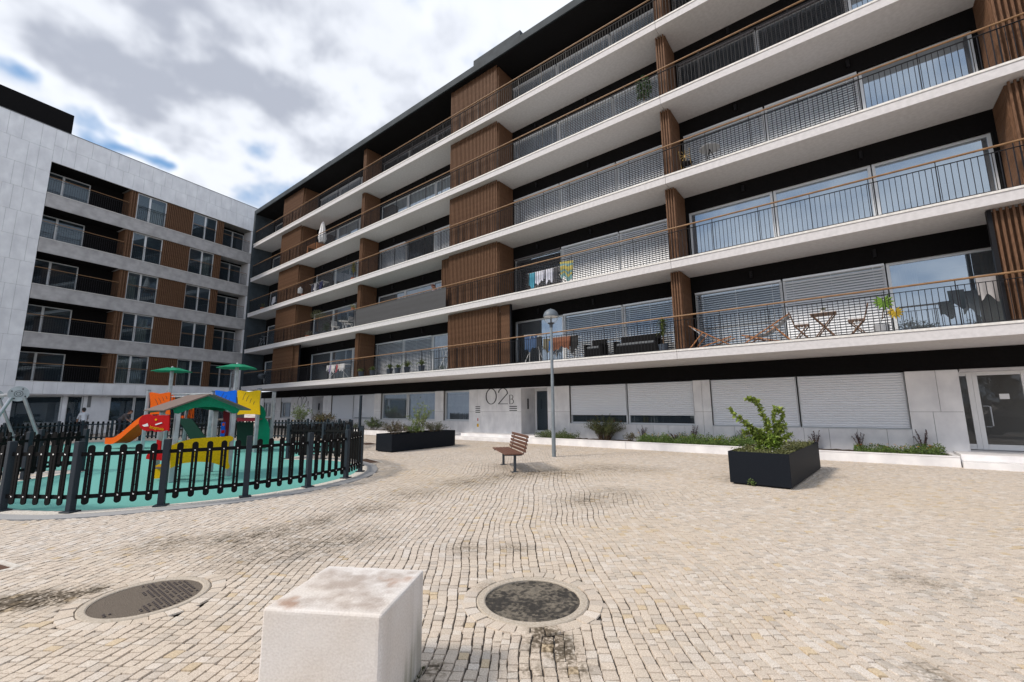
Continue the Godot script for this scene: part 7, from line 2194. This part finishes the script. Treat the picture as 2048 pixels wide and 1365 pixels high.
# ---------------------------------------------------------------- the car that the glass door mirrors
func make_car() -> void:
	var t := thing("parked_car", "black hatchback parked facing the block, mirrored in the glass door", "car", Vector3(6.2, 0, 9.6), 0.5)
	var body := PackedVector2Array([Vector2(-2.05, 0.32), Vector2(-2.1, 0.55), Vector2(-2.0, 0.78), Vector2(-1.3, 0.92), Vector2(1.85, 0.98), Vector2(2.05, 0.85), Vector2(2.1, 0.4), Vector2(2.0, 0.28), Vector2(1.72, 0.28), Vector2(1.62, 0.52), Vector2(1.34, 0.62), Vector2(1.06, 0.52), Vector2(0.96, 0.26), Vector2(-0.96, 0.26), Vector2(-1.06, 0.52), Vector2(-1.34, 0.62), Vector2(-1.62, 0.52), Vector2(-1.72, 0.30)])
	var mb := MB.new()
	mb.prism(body, Vector3.ZERO, Vector3.RIGHT, Vector3.UP, 1.74)
	part(mb, "body", M.car_paint, t)
	mb = MB.new()
	var lo := [Vector2(-1.25, 0.91), Vector2(1.9, 0.975)]; var hi := [Vector2(-0.45, 1.42), Vector2(1.5, 1.44)]
	var P := func(v: Vector2, z: float) -> Vector3: return Vector3(v.x, v.y, z)
	for s in [-1.0, 1.0]: mb._q(P.call(lo[0], s * 0.84), P.call(lo[1], s * 0.84), P.call(hi[1], s * 0.66), P.call(hi[0], s * 0.66), Vector3(0, 1, 0))
	for i in 2: mb._q(P.call(lo[i], -0.84), P.call(lo[i], 0.84), P.call(hi[i], 0.66), P.call(hi[i], -0.66), Vector3(0.3, 1, 0))
	part(mb, "window_band", M.glass_dark, t)
	mb = MB.new()
	mb.cbox(Vector3(-0.47, 1.42, -0.67), Vector3(1.52, 1.465, 0.67), 0.02)
	for s in [-1.0, 1.0]:
		for x in [[-1.2, -0.45], [0.4, 0.45], [1.85, 1.5]]: mb.tube([Vector3(x[0], 0.94, s * 0.845), Vector3(x[1], 1.43, s * 0.665)], 0.03, 6)
	part(mb, "roof", M.car_paint, t)
	for x in [-1.34, 1.34]:
		for s in [-1.0, 1.0]:
			mb = MB.new()
			mb.tube([Vector3(x, 0.32, s * 0.66), Vector3(x, 0.32, s * 0.88)], 0.32, 20)
			var wh := part(mb, "wheel", M.fence_black, t)
			mb = MB.new()
			mb.tube([Vector3(x, 0.32, s * 0.86), Vector3(x, 0.32, s * 0.89)], 0.2, 14)
			part(mb, "rim", M.galv, wh)
	for s in [-1.0, 1.0]:
		mb = MB.new()
		mb.cbox(Vector3(-2.09, 0.62, s * 0.62 - 0.18), Vector3(-1.95, 0.76, s * 0.62 + 0.18), 0.03)
		part(mb, "headlight", M.alu, t)
		mb = MB.new()
		mb.cbox(Vector3(-0.95, 0.98, s * 0.93 - 0.09), Vector3(-0.78, 1.1, s * 0.93 + 0.09), 0.03)
		part(mb, "mirror", M.car_paint, t)

func make_mirrored_trees() -> void:
	# dark trees behind the car: the upper half of the glass door mirrors them
	rng.seed = 71
	var lab := ["dense dark evergreen tree beside the black hatchback", "tall dark evergreen tree behind the black hatchback", "broad dark evergreen tree at the end of the row behind the hatchback"]
	var spot := [Vector3(3.2, 0, 19.5), Vector3(7.2, 0, 18.6), Vector3(11.6, 0, 18.2)]
	for i in 3:
		var t := thing("evergreen_tree", lab[i], "tree", spot[i], 0.0, "evergreens behind the parked car")
		var mb := MB.new()
		mb.tube([Vector3.ZERO, Vector3(0.05, 1.6, 0), Vector3(0, 3.4, 0.05), Vector3(0, 6.4, 0)], [0.2, 0.16, 0.11, 0.03], 10)
		for k in 18:
			var a := TAU * rng.randf(); var y := rng.randf_range(0.8, 5.6)
			mb.tube([Vector3(0, y, 0), Vector3(cos(a) * 1.0, y + 0.4, sin(a) * 1.0), Vector3(cos(a) * 1.9, y + 0.5, sin(a) * 1.9)], [0.05, 0.03, 0.01], 5, false)
		part(mb, "trunk", M.stem, t)
		mb = MB.new()
		for k in 90:
			var a := TAU * rng.randf(); var y := rng.randf_range(0.3, 6.6)
			var r := 2.3 * sqrt(maxf(0.05, 1.0 - pow((y - 2.6) / 4.3, 2.0))) * sqrt(rng.randf())
			var c := Vector3(cos(a) * r, y, sin(a) * r)
			for m in 45: leaf_at(mb, c + rnd_dir(0.0) * 0.55 * rng.randf(), rnd_dir(0.3), rng.randf_range(0.14, 0.26), 0.11, Color(0.016, 0.032, 0.012))
		stuff(part(mb, "crown", M.leaves, t))

func _ready() -> void:
	make_camera_and_light()
	make_materials()
	fn.seed = 5; fn.frequency = 0.02; fn.fractal_octaves = 3
	make_ground()
	make_block()
	make_beds()
	make_wing()
	make_ground_fittings()
	make_square()
	make_playground()
	make_balconies()
	make_people()
	make_car()
	make_mirrored_trees()
